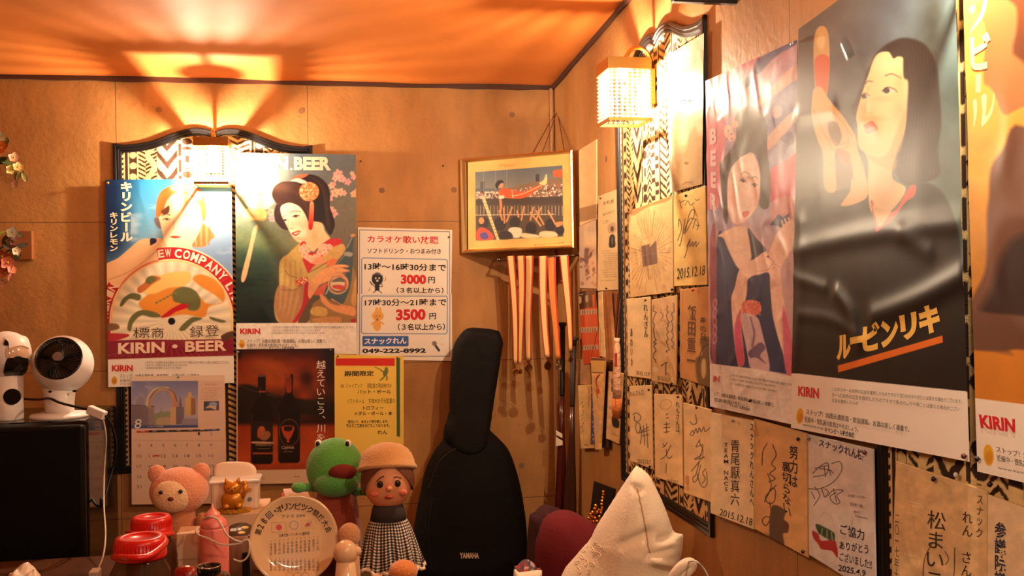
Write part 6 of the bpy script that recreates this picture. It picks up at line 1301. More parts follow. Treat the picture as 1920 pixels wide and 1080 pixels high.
# round fan
yF = 3.84
base = at(112, 772, y=yF); base[2] = FZ
fan_ = thing('ball_fan', base, 'white ball shaped fan with black grille on top of the fridge', 'fan')
k_ = np.linalg.norm(at(119, 680, y=yF) - at(118, 680, y=yF))
bc = at(118, 683, y=yF); R_ = 57.5 * k_
mb = MB(); mb.lathe([(0, 0), (.50 * R_ * 1.9, 0), (.51 * R_ * 1.9, .006), (.49 * R_ * 1.9, .014), (.40 * R_, .020), (0, .020)], base, 40); mb.build('base_plate', WHITEP, fan_, smooth=True)
mb = MB(); mb.lathe([(27 * k_, .016), (27.5 * k_, .05), (31 * k_, bc[2] - base[2] - R_ * .72)], base, 32); mb.build('neck', WHITEP, fan_, smooth=True)
axis = np.array([.03, -1, .42]); axis /= np.linalg.norm(axis); Rm = facing(axis)
prof = [(R_ * math.sin(a), R_ * math.cos(a)) for a in np.linspace(math.radians(50), math.pi, 26)]
mb = MB(); mb.lathe(prof, bc, 48, Rm, False); mb.build('shell', WHITEP, fan_, smooth=True)
gr = MB(); zc_ = R_ * math.cos(math.radians(50)); rg = R_ * math.sin(math.radians(50))
gr.lathe([(rg * 1.0, zc_ + .001), (rg * .97, zc_ + .007), (rg * .93, zc_ + .004)], bc, 48, Rm, False)
for k in range(40):
    t = 6.283 * k / 40; u = Rm @ np.array([math.cos(t), math.sin(t), 0]); u2 = Rm @ np.array([math.cos(t + .35), math.sin(t + .35), 0])
    gr.tube([bc + u * rg * .26 + axis * (zc_ + .014), bc + (u + u2) / 2 * rg * .62 + axis * (zc_ + .012), bc + u2 * rg * .95 + axis * (zc_ + .003)], .0012, 5, False)
gr.lathe([(rg * .27, zc_ + .010), (rg * .27, zc_ + .017), (rg * .24, zc_ + .019), (0, zc_ + .019)], bc, 28, Rm)
g_ = gr.build('grille', BLACKP, fan_, smooth=True)
mb = MB(); mb.lathe([(rg * .94, zc_ - .02), (0, zc_ - .035)], bc, 32, Rm)
for k in range(5):
    t = 6.283 * k / 5; V = []
    for r in (.2, .55, .88):
        for a, h in ((0, .0), (.45, .018)): V.append(bc + Rm @ np.array([math.cos(t + a) * rg * r, math.sin(t + a) * rg * r, zc_ - .026 + h]))
    mb.add(V, [(0, 1, 3, 2), (2, 3, 5, 4)])
mb.build('blades', mat('dark_blades', rgb(26, 22, 22), .2), fan_)
mb = MB(); mb.lathe([(rg * .20, zc_ + .0195), (rg * .21, zc_ + .021), (rg * .19, zc_ + .0215)], bc, 24, Rm); mb.build('badge_ring', mat('grey_badge', rgb(110, 96, 88), .3), g_)
for q in ((95, 734), (140, 733)):
    mb = MB(); p_ = at(*q, y=yF - 27 * k_); mb.ball(p_, (.008, .006, .005), 10, 6); mb.build('joint_notch', BLACKP, fan_, smooth=True)
# second fan at the very edge
base = at(16, 770, y=yF - .02); base[2] = FZ
f2 = thing('pedestal_fan', base, 'white fan with clear visor and round black disc at the left edge', 'fan')
x_ = lambda px: at(px, 700, y=yF - .02)[0]
w2 = (x_(43) - x_(-14)) / 2; cx2 = (x_(43) + x_(-14)) / 2; zt2 = at(16, 706, y=yF - .02)[2]
mb = MB(); mb.lathe([(0, 0), (w2 * .98, 0), (w2, .006), (w2, zt2 - FZ), (0, zt2 - FZ + .01)], (cx2, yF - .02, FZ), 36); mb.build('column', WHITEP, f2, smooth=True)
hd = at(12, 664, y=yF - .02); rh = 46 * k_
mb = MB(); mb.ball(hd, (rh, rh * .9, rh * .98), 36, 22); mb.build('head', WHITEP, f2, smooth=True)
def onball(c, r, px, py, ex=1.004):
    dr = rays([(px, py)])[0]; oc = (EYE - c) / r; d_ = dr / r; A2 = d_ @ d_; B2 = 2 * d_ @ oc; C2 = oc @ oc - ex * ex; di = B2 * B2 - 4 * A2 * C2
    return EYE + dr * ((-B2 - math.sqrt(max(di, 0))) / (2 * A2))
def patch(name, c, r, pts, m, parent, ex=1.01, n=9):
    P = crom(pts, 5) if len(pts) > 3 else np.array(pts); ctr = P.mean(0); V = [onball(c, r, *ctr, ex)]; Fc = []; k = len(P)
    for i in range(1, n + 1):
        for q in P: V.append(onball(c, r, *(ctr + (q - ctr) * i / n), ex))
    for j in range(k): Fc.append((0, 1 + (j + 1) % k, 1 + j))
    for i in range(n - 1):
        for j in range(k): a = 1 + i * k; Fc.append((a + j, a + (j + 1) % k, a + k + (j + 1) % k, a + k + j))
    return mk(name, V, Fc, m, parent, smooth=True)
zv = Z(0, 610, 5.683); rb3 = np.array([rh, rh * .9, rh * .98])
patch('visor', hd, rb3, zv((66, 250), (120, 230), (200, 215), (290, 240), (300, 350), (200, 328), (80, 350)), mat('clear_visor', rgb(206, 170, 140), .08, spec=.6), f2, 1.03)
patch('hood', hd, rb3, zv((90, 180), (50, 130), (120, 100), (220, 104), (290, 130), (322, 200), (322, 245), (240, 216), (150, 226), (100, 246)), WHITEP, f2, 1.07)
patch('grille', hd, rb3, zv((76, 360), (140, 345), (190, 326), (240, 345), (300, 355), (290, 480), (220, 540), (120, 555), (40, 520)), BLACKP, f2, 1.03)
patch('hood_gap', hd, rb3, zv((40, 190), (66, 140), (90, 180), (88, 214), (50, 210)), BLACKP, f2, 1.05)
mb = MB(); pd = at(22, 744, y=yF - .02 - w2); mb.lathe([(0, .004), (15.5 * k_, .004), (15.5 * k_, -.01)], (pd[0], yF - .02 - w2 + .004, pd[2]), 28, facing((.05, -1, 0))); mb.build('disc', BLACKP, f2)
# cables and plug on the fridge
CABLE = mat('black_cable', rgb(16, 13, 13), .45); CREAMC = mat('cream_cable', rgb(214, 196, 172), .5)
def path(pts, n=8): return crom([at(px, py, y=y) for px, py, y in pts], n, False)
cb = thing('power_cable', at(170, 768, y=3.70), 'black cable with white plug lying over the fridge corner', 'cable')
mb = MB(); mb.tube(path([(44, 748, 4.02), (72, 749, 3.93), (92, 747, 3.74), (112, 755, 3.70), (135, 761, 3.67), (168, 768, 3.65)]), .0045, 8); mb.tube(path([(197, 778, 3.63), (210, 800, 3.66), (217, 830, 3.75), (214, 868, 3.80), (204, 905, 3.78), (196, 935, 3.74), (188, 948, 3.73), (178, 944, 3.74), (168, 925, 3.78), (164, 910, 3.82)]), .0045, 8); mb.build('wire', CABLE, cb, smooth=True)
pa, pb = at(166, 767, y=3.65), at(197, 780, y=3.63); ax = (pb - pa) / np.linalg.norm(pb - pa); mb = MB(); mb.box((pa + pb) / 2, (.026, .030, np.linalg.norm(pb - pa)), facing(ax)); mb.build('plug', WHITEP, cb, bevel=.004)
mb = MB(); p_ = at(192, 944, y=3.735); mb.lathe([(.004, 0), (.010, .006), (.009, .028), (.004, .032)], p_ - np.array([0, 0, .012]), 12); mb.build('connector', CABLE, cb, smooth=True)
mb = MB(); mb.tube(path([(194, 788, 3.63), (199, 820, 3.66), (197, 860, 3.70), (195, 900, 3.68), (195, 950, 3.6), (198, 1000, 3.45), (194, 1040, 3.3), (184, 1068, 3.16)]), .0028, 6)
tag(mb.build('lamp_cord', CREAMC, smooth=True), 'thin cream cord hanging down beside the fridge side', 'cord')
p0, p1 = at(169, 1068, y=3.15), at(187, 1068, y=3.15); zb_ = TZ
mb = MB(); hh = at(178, 1068, y=3.15)[2]; mb.box(((p0[0] + p1[0]) / 2, 3.15, (hh + TZ) / 2), (p1[0] - p0[0], .05, hh - TZ)); tag(mb.build('power_tap', WHITEP, bevel=.004), 'cream power tap block at the end of the thin cream cord', 'power tap')

# ------------------------------------------------------------------ artificial flower sprays at the left edge
def spray(label, flowers, leaves, stems, y):
    root = thing('flower_spray', at(*stems[0][-1], y=y), label, 'artificial flower')
    for st in stems:
        mb = MB(); mb.tube(crom([at(a, b_, y=y + .02) for a, b_ in st], 6, False), .003, 6); mb.build('stem', mat('dark_stem', rgb(52, 46, 26), .7), root)
    rnd = random.Random(len(label))
    for (px, py, r, c) in flowers:
        cen = at(px, py, y=y - rnd.random() * .03); n = np.array([rnd.uniform(-.6, .9), -1, rnd.uniform(-.7, .5)]); Rf = facing(n); mb = MB(); rr = r * .0021
        for k in range(5):
            t = 1.2566 * k + rnd.random() * .3; V = []
            for i in range(5):
                a = i / 4; wd = math.sin(math.pi * min(.95, a * .82 + .12)) * .52
                for s_ in (-1, 0, 1): V.append(cen + Rf @ (np.array([math.cos(t) * a - math.sin(t) * wd * s_, math.sin(t) * a + math.cos(t) * wd * s_, .25 * a * a + .12 * abs(s_)]) * rr))
            mb.add(V, [(i * 3 + j, i * 3 + j + 1, i * 3 + j + 4, i * 3 + j + 3) for i in range(4) for j in (0, 1)])
        fl = mb.build('flower', mat('petal_%d_%d_%d' % c, rgb(*c), .5, spec=.4), root, smooth=True)
        mb = MB(); mb.ball(cen + Rf @ np.array([0, 0, rr * .12]), rr * .16, 8, 6); mb.build('flower_centre', mat('yellow_centre', rgb(206, 160, 70), .6), fl, smooth=True)
    for (px, py, r, ang, c) in leaves:
        cen = at(px, py, y=y + .01); Rf = facing((rnd.uniform(-.6, .6), -1, rnd.uniform(-.5, .5))); V = []; rr = r * .0021; t = math.radians(ang)
        for i in range(7):
            a = i / 6 * 2 - 1; wd = .42 * (1 - a * a) ** .7
            for s_ in (-1, 0, 1): V.append(cen + Rf @ (np.array([math.cos(t) * a - math.sin(t) * wd * s_, math.sin(t) * a + math.cos(t) * wd * s_, .18 * abs(s_) - .15 * a * a]) * rr))
        mk('leaf', V, [(i * 3 + j, i * 3 + j + 1, i * 3 + j + 4, i * 3 + j + 3) for i in range(6) for j in (0, 1)], mat('leaf_%d_%d_%d' % c, rgb(*c), .45), root, smooth=True)
PK, PY, OG, LV = (222, 176, 140), (226, 206, 120), (206, 110, 40), (190, 150, 150)
spray('pale artificial flower sprig at the upper left edge of the wall', [(3, 278, 14, OG), (26, 296, 10, PK), (34, 314, 10, (222, 190, 120)), (20, 318, 9, PY), (30, 345, 8, PK), (4, 256, 9, (206, 196, 150))],
      [(4, 300, 13, 20, (52, 66, 30)), (14, 306, 10, -10, (70, 84, 36)), (38, 328, 12, 60, (150, 140, 60)), (46, 332, 11, -60, (120, 110, 50)), (30, 330, 8, 80, (96, 100, 44)), (8, 258, 11, -30, (120, 120, 80)), (12, 268, 9, 40, (96, 100, 60))], [[(30, 340), (26, 316), (10, 306), (-20, 312)]], D - .06)
spray('dense pinkish artificial flower spray at the left edge by the wooden plaque', [(4, 480, 16, (190, 90, 60)), (14, 492, 13, (206, 112, 80)), (24, 436, 11, (206, 214, 190)), (30, 452, 11, LV), (20, 452, 9, (150, 116, 90)), (10, 512, 10, (196, 100, 70)), (22, 506, 9, (206, 120, 90)), (3, 530, 9, (206, 140, 110)), (30, 470, 8, (226, 200, 170)), (2, 500, 12, (176, 70, 50))],
      [(42, 460, 10, 15, (44, 46, 30)), (30, 482, 13, 50, (60, 52, 34)), (4, 438, 9, 30, (150, 150, 60)), (14, 462, 12, -40, (84, 76, 60)), (36, 440, 10, -20, (120, 130, 110)), (10, 450, 12, 60, (70, 60, 40)), (20, 520, 10, 70, (150, 70, 50)), (36, 474, 8, 80, (206, 190, 170))], [[(28, 470), (16, 470), (4, 480), (-20, 500)], [(24, 440), (14, 456), (-6, 470)]], D - .085)

# ------------------------------------------------------------------ things on the table
def lathe_thing(name, label, cat): pass
RED = mat('red_lid_plastic', rgb(214, 28, 22), .3); CLEARP = bpy.data.materials.new('smoky_clear_plastic'); CLEARP.use_nodes = True
nt = CLEARP.node_tree; nt.nodes.clear(); N = nt.nodes.new; L = nt.links.new
o_ = N('ShaderNodeOutputMaterial'); tr = N('ShaderNodeBsdfTransparent'); pr = N('ShaderNodeBsdfPrincipled'); mx = N('ShaderNodeMixShader'); tr.inputs[0].default_value = (.75, .62, .5, 1)
pr.inputs['Base Color'].default_value = rgb(96, 66, 48); pr.inputs['Roughness'].default_value = .12; mx.inputs[0].default_value = .45; L(tr.outputs[0], mx.inputs[1]); L(pr.outputs[0], mx.inputs[2]); L(mx.outputs[0], o_.inputs[0])
def jar(cx, ytop, hw, ylow, y, label, handle=None):
    c = at(cx, ylow, y=y); k = np.linalg.norm(at(cx + 1, ylow, y=y) - c); r = hw * k; zt = at(cx, ytop, y=y)[2]; zl = c[2]
    root = thing('lidded_jar', (c[0], y, TZ), label, 'jar'); h = zl - TZ
    mb = MB(); mb.lathe([(0, .002), (r * 1.1, .002), (r * 1.22, .02), (r * 1.22, h * .5), (r * 1.25, h * .55), (r * 1.22, h * .6), (r * 1.24, h * .66), (r * 1.2, h * .72), (r * 1.12, h * .86), (r * .92, h * .95), (r * .9, h)], (c[0], y, TZ), 40); mb.build('body', CLEARP, root, smooth=True)
    mb = MB(); mb.lathe([(r * .98, -.004), (r, 0), (r, .012), (r * .95, .014), (r * .96, zt - zl - .010), (r * .90, zt - zl), (r * .62, zt - zl + .001), (r * .6, zt - zl - .002), (0, zt - zl - .002)], (c[0], y, zl), 40); lid = mb.build('lid', RED, root, smooth=True)
    mb = MB(); n = 44
    for k2 in range(n): t = 6.283 * k2 / n; mb.tube([(c[0] + r * .965 * math.cos(t), y + r * .965 * math.sin(t), zl + .016), (c[0] + r * .965 * math.cos(t), y + r * .965 * math.sin(t), zt - .012)], .0014, 4, False)
    mb.build('lid_ribs', RED, lid)
    if handle:
        mb = MB(); P_ = crom([at(a, b_, y=yy) for a, b_, yy in handle], 6, False); mb.tube(P_, .0075, 8); mb.build('handle', RED, root, smooth=True)
jar(263, 1006, 50, 1041, 2.46, 'front red lidded clear plastic jar with strap handle at lower left', [(213, 1044, 2.42), (240, 1046, 2.34), (275, 1044, 2.34), (300, 1028, 2.40), (310, 1016, 2.46), (304, 1006, 2.50), (290, 1003, 2.52)])
jar(284, 968, 39, 997, 2.93, 'rear red lidded jar half hidden behind the front jar', [(240, 998, 2.93), (262, 1003, 2.84), (300, 1004, 2.84), (322, 1000, 2.92)])

# boxes behind the jars
BOXM = mat('cream_card_box', rgb(224, 188, 150), .65)
def cbox(name, x0, x1, ytop, y, dy, label, m=BOXM, cat='box', bottom=TZ):
    a, b_ = at(x0, ytop, y=y), at(x1, ytop, y=y); root = thing(name, ((a[0] + b_[0]) / 2, y + dy / 2, bottom), label, cat); h = a[2] - bottom
    mb = MB(); mb.box(((a[0] + b_[0]) / 2, y + dy / 2, bottom + h * .42), (b_[0] - a[0] - .006, dy - .006, h * .84)); mb.build('tray', m, root, bevel=.002)
    mb = MB(); mb.box(((a[0] + b_[0]) / 2, y + dy / 2, bottom + h * .80), (b_[0] - a[0], dy, h * .40)); mb.build('lid', m, root, bevel=.003); return a[2]
cbox('cardboard_box', 330, 392, 1001, 2.98, .09, 'low cream box between the red lidded jars and the pink bottle')
zq_ = cbox('cardboard_box', 399, 500, 966, 3.24, .22, 'cream box under the open white case and gold ornament')
# open white case with its lid up
ca, cb_ = at(396, 962, y=3.30), at(485, 962, y=3.30); wz = at(400, 902, y=3.30)[2]
case = thing('wipes_case', ((ca[0] + cb_[0]) / 2, 3.33, zq_), 'white plastic case with its rounded lid standing open', 'case')
CASEM = mat('ivory_plastic', rgb(238, 214, 186), .35)
mb = MB(); mb.box(((ca[0] + cb_[0]) / 2, 3.34, (zq_ + wz) / 2), (cb_[0] - ca[0], .10, wz - zq_)); mb.build('body', CASEM, case, bevel=.010)
mb = MB(); mb.box(((ca[0] + cb_[0]) / 2, 3.34, wz - .004), (cb_[0] - ca[0] + .012, .112, .010)); mb.build('rim', WHITEP, case, bevel=.004)
swollen('lid', crom(Z(180, 820, 4.153)((910, 270), (930, 215), (1000, 192), (1080, 188), (1180, 194), (1235, 225), (1250, 270), (1230, 315), (1190, 335), (1080, 342), (960, 340), (922, 315)), 4), 3.385, .006, dome(.008, .012), CASEM, case)
zs = Z(180, 820, 4.153)
for (a, b_, r, c) in ((1196, 408, 4.2, (206, 140, 60)), (1196, 482, 4.2, (110, 130, 150)), (1194, 558, 4., (206, 84, 70))):
    p_ = at(*zs((a, b_))[0], y=3.288); mb = MB(); mb.lathe([(r * .0017, -.001), (r * .0017, .0012), (r * .0008, .0014), (0, .0014)], p_, 10, facing((0, -1, 0))); mb.build('sticker', mat('sticker_%d' % c[0], rgb(*c), .5), case)
# golden cat ornament in front of the case
GOLDC = mat('gold_glaze', rgb(214, 140, 40), .3, metal=.4); GLIT = mat('gold_glitter', rgb(206, 150, 50), .35, metal=.9, bump=(220, .8))
gy_ = 3.262; gb = at(437, 962, y=gy_); gb[2] = zq_
gk = np.linalg.norm(at(438, 930, y=gy_) - at(437, 930, y=gy_))
go = thing('cat_ornament', gb, 'golden seated cat ornament in front of the open white case', 'ornament')
mb = MB(); mb.lathe([(0, 0), (32 * gk, 0), (33 * gk, .004), (29 * gk, .014), (0, .014)], gb, 30, np.diag([1, .5, 1])); mb.build('glitter_base', GLIT, go)
mb = MB(); mb.ball(gb + np.array([0, 0, .014 + 17 * gk]), (22 * gk, 15 * gk, 19 * gk), 22, 14); mb.ball(gb + np.array([-12 * gk, -9 * gk, .014 + 6 * gk]), (7 * gk, 8 * gk, 6 * gk), 12, 8); mb.ball(gb + np.array([12 * gk, -9 * gk, .014 + 6 * gk]), (7 * gk, 8 * gk, 6 * gk), 12, 8); mb.build('body', GOLDC, go, smooth=True)
mb = MB(); hc = gb + np.array([0, -3 * gk, .014 + 40 * gk]); mb.ball(hc, (17 * gk, 14 * gk, 14 * gk), 22, 14)
for s_ in (-1, 1): mb.lathe([(6 * gk, 0), (3.4 * gk, 6 * gk), (0, 12 * gk)], hc + np.array([s_ * 10 * gk, 0, 9 * gk]), 12, rot('Y', s_ * 14))
mb.build('head', GOLDC, go, smooth=True)
mb = MB()
for s_ in (-1, 1): mb.ball(hc + np.array([s_ * 6 * gk, -12.8 * gk, 2 * gk]), (1.8 * gk, 1 * gk, 1.4 * gk), 8, 6)
mb.ball(hc + np.array([0, -14 * gk, -3 * gk]), (1.6 * gk, 1 * gk, 1.1 * gk), 8, 6); mb.build('face', mat('dark_glaze', rgb(60, 26, 14), .4), go)
mb = MB(); mb.tube([gb + np.array([18 * gk, -4 * gk, 30 * gk]), gb + np.array([24 * gk, -6 * gk, 42 * gk]), gb + np.array([23 * gk, -8 * gk, 56 * gk])], [5 * gk, 5 * gk, 6 * gk], 12); mb.ball(gb + np.array([23 * gk, -8 * gk, 57 * gk]), 6.2 * gk, 12, 8); mb.build('raised_paw', GOLDC, go, smooth=True)
# peach plush toy in front of the calendar
py_ = 3.17; pk_ = np.linalg.norm(at(331, 930, y=py_) - at(330, 930, y=py_)); pc_ = at(336, 920, y=py_)
FUR = lambda n, c: mat(n, rgb(*c), .95, sheen=.4, bump=(160, .5))
pl = thing('plush_toy', np.array([pc_[0], py_, TZ]), 'peach and cream plush toy standing in front of the calendar page', 'plush toy')
mb = MB(); mb.lathe([(0, 0), (34 * pk_, 0), (40 * pk_, .04), (38 * pk_, .11), (28 * pk_, pc_[2] - TZ - 36 * pk_), (0, pc_[2] - TZ - 20 * pk_)], (pc_[0], py_, TZ), 28); mb.build('body', FUR('tan_fur', (190, 116, 72)), pl, smooth=True)
mb = MB(); mb.ball(pc_, (56 * pk_, 46 * pk_, 46 * pk_), 32, 20); mb.build('head', FUR('peach_fur', (232, 156, 118)), pl, smooth=True)
mb = MB(); mb.ball(pc_ + np.array([-8 * pk_, -24 * pk_, -4 * pk_]), (38 * pk_, 30 * pk_, 34 * pk_), 28, 16); mb.build('muzzle', FUR('cream_fur', (240, 204, 158)), pl, smooth=True)
for s_ in (-1, 1):
    mb = MB(); mb.ball(pc_ + np.array([s_ * 42 * pk_, 4 * pk_, 34 * pk_]), (17 * pk_, 10 * pk_, 18 * pk_), 18, 12); mb.build('ear', FUR('peach_fur', (0, 0, 0)), pl, smooth=True)
    mb = MB(); mb.ball(pc_ + np.array([s_ * 18 * pk_ - 8 * pk_, -51 * pk_, 8 * pk_]), 4 * pk_, 12, 8); mb.build('eye', BLACKP, pl, smooth=True)
    mb = MB(); mb.ball(pc_ + np.array([s_ * 44 * pk_, -14 * pk_, -62 * pk_]), (13 * pk_, 14 * pk_, 20 * pk_), 14, 10); mb.build('arm', FUR('tan_fur', (0, 0, 0)), pl, smooth=True)
mb = MB(); mb.ball(pc_ + np.array([-8 * pk_, -54 * pk_, -5 * pk_]), (6 * pk_, 3 * pk_, 4 * pk_), 12, 8); mb.build('nose', mat('brown_nose', rgb(96, 44, 34), .5), pl, smooth=True)
# pink tiered bottle with a cream cord
ky = 2.92; kc = at(402, 1016, y=ky); kk = np.linalg.norm(at(403, 1016, y=ky) - kc); H0 = kc[2] - TZ
PINK = mat('pink_plastic', rgb(232, 126, 112), .35)
pb_ = thing('pink_bottle', (kc[0], ky, TZ), 'pink tiered bottle with pointed cap among the table toys', 'bottle')
mb = MB(); mb.lathe([(0, 0), (26 * kk, 0), (27.5 * kk, .01), (27.5 * kk, H0 + 26 * kk), (26 * kk, H0 + 30 * kk)], (kc[0], ky, TZ), 32); mb.build('body', PINK, pb_, smooth=True)
mb = MB(); mb.lathe([(26 * kk, 30 * kk), (25 * kk, 33 * kk), (24 * kk, 40 * kk), (17 * kk, 47 * kk), (14 * kk, 49 * kk)], (kc[0], ky, kc[2]), 32); mb.build('shoulder', PINK, pb_, smooth=True)
mb = MB(); mb.lathe([(14 * kk, 48 * kk), (15.5 * kk, 50 * kk), (14 * kk, 56 * kk), (7 * kk, 62 * kk), (3 * kk, 66 * kk), (1.6 * kk, 74 * kk), (0, 76 * kk)], (kc[0] - 3 * kk, ky, kc[2]), 28); mb.build('cap', mat('pale_pink_plastic', rgb(240, 150, 134), .3), pb_, smooth=True)
zz_ = Z(180, 820, 4.153)
mb = MB(); mb.tube(path([zz_((a, b_))[0] + (yy,) for a, b_, yy in ((800, 700, 2.90), (778, 730, 2.86), (800, 760, 2.85), (880, 790, 2.84), (960, 830, 2.83), (1040, 836, 2.83), (1120, 826, 2.83), (1150, 806, 2.83), (1188, 800, 2.83), (1196, 860, 2.82), (1180, 930, 2.82), (1130, 966, 2.82), (1070, 950, 2.82))]), .0028, 6)
mb.tube(path([zz_((a, b_))[0] + (yy,) for a, b_, yy in ((830, 640, 2.89), (880, 620, 2.86), (940, 635, 2.85), (980, 690, 2.84), (1020, 760, 2.83), (1080, 800, 2.83), (1130, 815, 2.83))]), .0028, 6)
mb.build('looped_cord', CREAMC, pb_, smooth=True)
# round device with dark top
dy_ = 3.13; dc = at(450, 1000, y=dy_); dk = np.linalg.norm(at(451, 1000, y=dy_) - dc); H1 = dc[2] - TZ
dv = thing('round_device', (dc[0], dy_, TZ), 'grey brown round device with two yellow buttons beside the plate', 'device')
GREYD = mat('taupe_plastic', rgb(150, 112, 92), .4)
mb = MB(); mb.lathe([(0, 0), (24 * dk, 0), (27 * dk, H1 * .4), (30 * dk, H1 - 8 * dk), (27 * dk, H1), (0, H1)], (dc[0], dy_, TZ), 36); mb.build('body', GREYD, dv, smooth=True)
Rt = facing((.0, -.42, 1)); tc_ = dc + np.array([0, -4 * dk, 6 * dk])
mb = MB(); mb.lathe([(0, -8 * dk), (27 * dk, -8 * dk), (28 * dk, -3 * dk), (25 * dk, 1 * dk), (0, 2 * dk)], tc_, 32, Rt); top_ = mb.build('top_panel', mat('dark_brown_panel', rgb(70, 52, 44), .3), dv, smooth=True)
for a, b_ in ((9, 7), (4, -9)): mb = MB(); mb.ball(tc_ + Rt @ np.array([a * dk, b_ * dk, 1.5 * dk]), np.array([7.5, 4.5, 1.6]) * dk, 14, 8, Rt); mb.build('button', mat('yellow_button', rgb(236, 206, 120), .4), top_, smooth=True)
mb = MB(); mb.box(tc_ + Rt @ np.array([-12 * dk, 1 * dk, 1.6 * dk]), (11 * dk, 9 * dk, 1.6 * dk), Rt); mb.build('display', mat('grey_display', rgb(120, 112, 104), .2), top_)
w0 = at(461, 1036, y=dy_ - 27.5 * dk); mb = MB(); mb.box((w0[0], dy_ - 26 * dk, w0[2] - 26 * dk), (14 * dk, 6 * dk, 52 * dk)); mb.build('window', BLACKP, dv, bevel=.002)
# commemorative plate on a stand
yP = 3.03; cP = at(551.5, 1011, y=yP); kP = np.linalg.norm(at(552.5, 1011, y=yP) - cP); nP = np.array([.05, -1, .24]); nP /= np.linalg.norm(nP); RP = facing(nP); rP = 82.5 * kP
plt = thing('commemorative_plate', cP - np.array([0, 0, rP]), 'round cream commemorative plate with a red sun flag standing on the table', 'plate')
PORC = mat('cream_porcelain', rgb(238, 206, 160), .12, coat=.6)
prof = [(rP, .016), (rP * .985, .0185), (rP * .95, .016), (rP * .80, .008), (rP * .74, .003), (rP * .6, .001), (0, .0)]
mb = MB(); mb.lathe(prof[::-1], cP, 72, RP, False); mb.lathe([(rP, .016), (rP * .97, .010), (rP * .7, -.006), (rP * .55, -.010), (0, -.009)], cP, 60, RP, False); mb.build('dish', PORC, plt, smooth=True)
mb = MB(); mb.tube([cP + RP @ np.array([rP * 1.001 * math.cos(t), rP * 1.001 * math.sin(t), .017]) for t in np.linspace(0, 6.283, 73)[:-1]], .0012, 6, False, True); mb.build('gilt_rim', GOLD, plt, smooth=True)
PLN = Plane(cP, RP[:, 0], RP[:, 1], nP)
def plate_h(q): r = np.hypot(q[:, 0], q[:, 1]) / rP; return np.interp(r, [0, .6, .74, .80, .95, 1], [0, .001, .003, .008, .016, .018])
def on_plate(body_, quad, col, bold=0., vertical=False):
    V_, T_ = glyphs(body_, bold, vertical); lo, hi = V_.min(0), V_.max(0); t = (V_ - lo) / (hi - lo + 1e-9); u, v = t[:, :1], 1 - t[:, 1:]; q = np.array(quad, float)
    p_ = (q[0] * (1 - u) + q[1] * u) * (1 - v) + (q[3] * (1 - u) + q[2] * u) * v; p_, T_ = subdiv(p_, T_, 5.); uv = PLN.uv(PLN.hit(p_, .003)); return PLN.xyz(uv) + nP * (plate_h(uv) + .0009)[:, None], T_
zP = Z(440, 780, 3.6); VV, TT, CC, nn = [], [], [], 0
def put(body_, quad, col, bold=0., vertical=False):
    global nn
    P_, T_ = on_plate(body_, quad, col, bold, vertical); VV.append(P_); TT.append(T_ + nn); CC.append(np.tile(np.array(col, float) / 255., (len(P_), 1))); nn += len(P_)
def putpoly(pts, col, smooth=True):
    global nn
    P = crom(pts, 4) if smooth else np.array(pts); P = np.concatenate([[P.mean(0)], P]); k = len(P) - 1; T_ = np.array([(0, 1 + (i + 1) % k, 1 + i) for i in range(k)]); P, T_ = subdiv(P, T_, 6.)
    uv = PLN.uv(PLN.hit(P, .003)); P_ = PLN.xyz(uv) + nP * (plate_h(uv) + .0007)[:, None]; VV.append(P_); TT.append(T_ + nn); CC.append(np.tile(np.array(col, float) / 255., (len(P_), 1))); nn += len(P_)
arcs = '第28回・オリンピック競技大会'; ccx, ccy = zP((400, 860))[0]
angs = [-72, -63, -53, -41, -30, -23, -14, -4, 6, 16, 26, 36, 46, 57, 68]
for ch, a in zip(arcs, angs):
    t = math.radians(a); o = np.array([math.sin(t), -math.cos(t)]); m_ = np.array([ccx, ccy]) + o * 70; U = np.array([math.cos(t), math.sin(t)]) * (3.2 if ch in '28・' else 5.6); O = o * (2. if ch == '・' else 6.2)
    if ch == '・': U = U * .5
    put(ch, [m_ - U + O, m_ + U + O, m_ + U - O, m_ - U - O], (70, 50, 36) if ch != '回' else (60, 64, 120), .012)
put('アテネ 2004', zP((316, 668), (474, 658), (474, 682), (318, 692)), (92, 64, 44), .01)
def outline(pts, col, w=.5):
    for i in range(len(pts)):
        a, b_ = np.array(pts[i]), np.array(pts[(i + 1) % len(pts)]); n_ = np.array([-(b_ - a)[1], (b_ - a)[0]]); n_ = n_ / np.linalg.norm(n_) * w / 2; putpoly([a - n_, b_ - n_, b_ + n_, a + n_], col, False)
outline(zP((248, 722), (346, 716), (350, 782), (252, 788)), (150, 116, 84)); putpoly([(zP((299, 751))[0][0] + 5.4 * math.cos(t), zP((299, 751))[0][1] + 5.4 * math.sin(t)) for t in np.linspace(0, 6.28, 12)[:-1]], (206, 34, 34))
for k in range(14): t = 6.283 * k / 14; q = zP((400 + 28 * math.cos(t), 736 + 28 * math.sin(t)))[0]; putpoly([(q[0] + 1.1 * math.cos(s_), q[1] + 1.1 * math.sin(s_)) for s_ in np.linspace(0, 6.28, 7)[:-1]], (120, 140, 170))
outline(zP((450, 708), (548, 700), (550, 756), (454, 764)), (206, 170, 84)); putpoly(zP((476, 738), (500, 712), (496, 730), (514, 726), (498, 742)), (196, 60, 50)); put('JOC', zP((504, 712), (520, 711), (520, 728), (504, 729)), (90, 60, 60)); put('TOKYO', zP((470, 744), (524, 740), (524, 748), (470, 752)), (150, 80, 70))
put('日本代表ソフトボール選手団', zP((300, 796), (504, 780), (504, 802), (302, 818)), (84, 56, 40), .012)
names = '宇津木監督選手三科山田坂井内藤乾高山斎藤岩渕上野佐藤伊藤安藤馬渕'
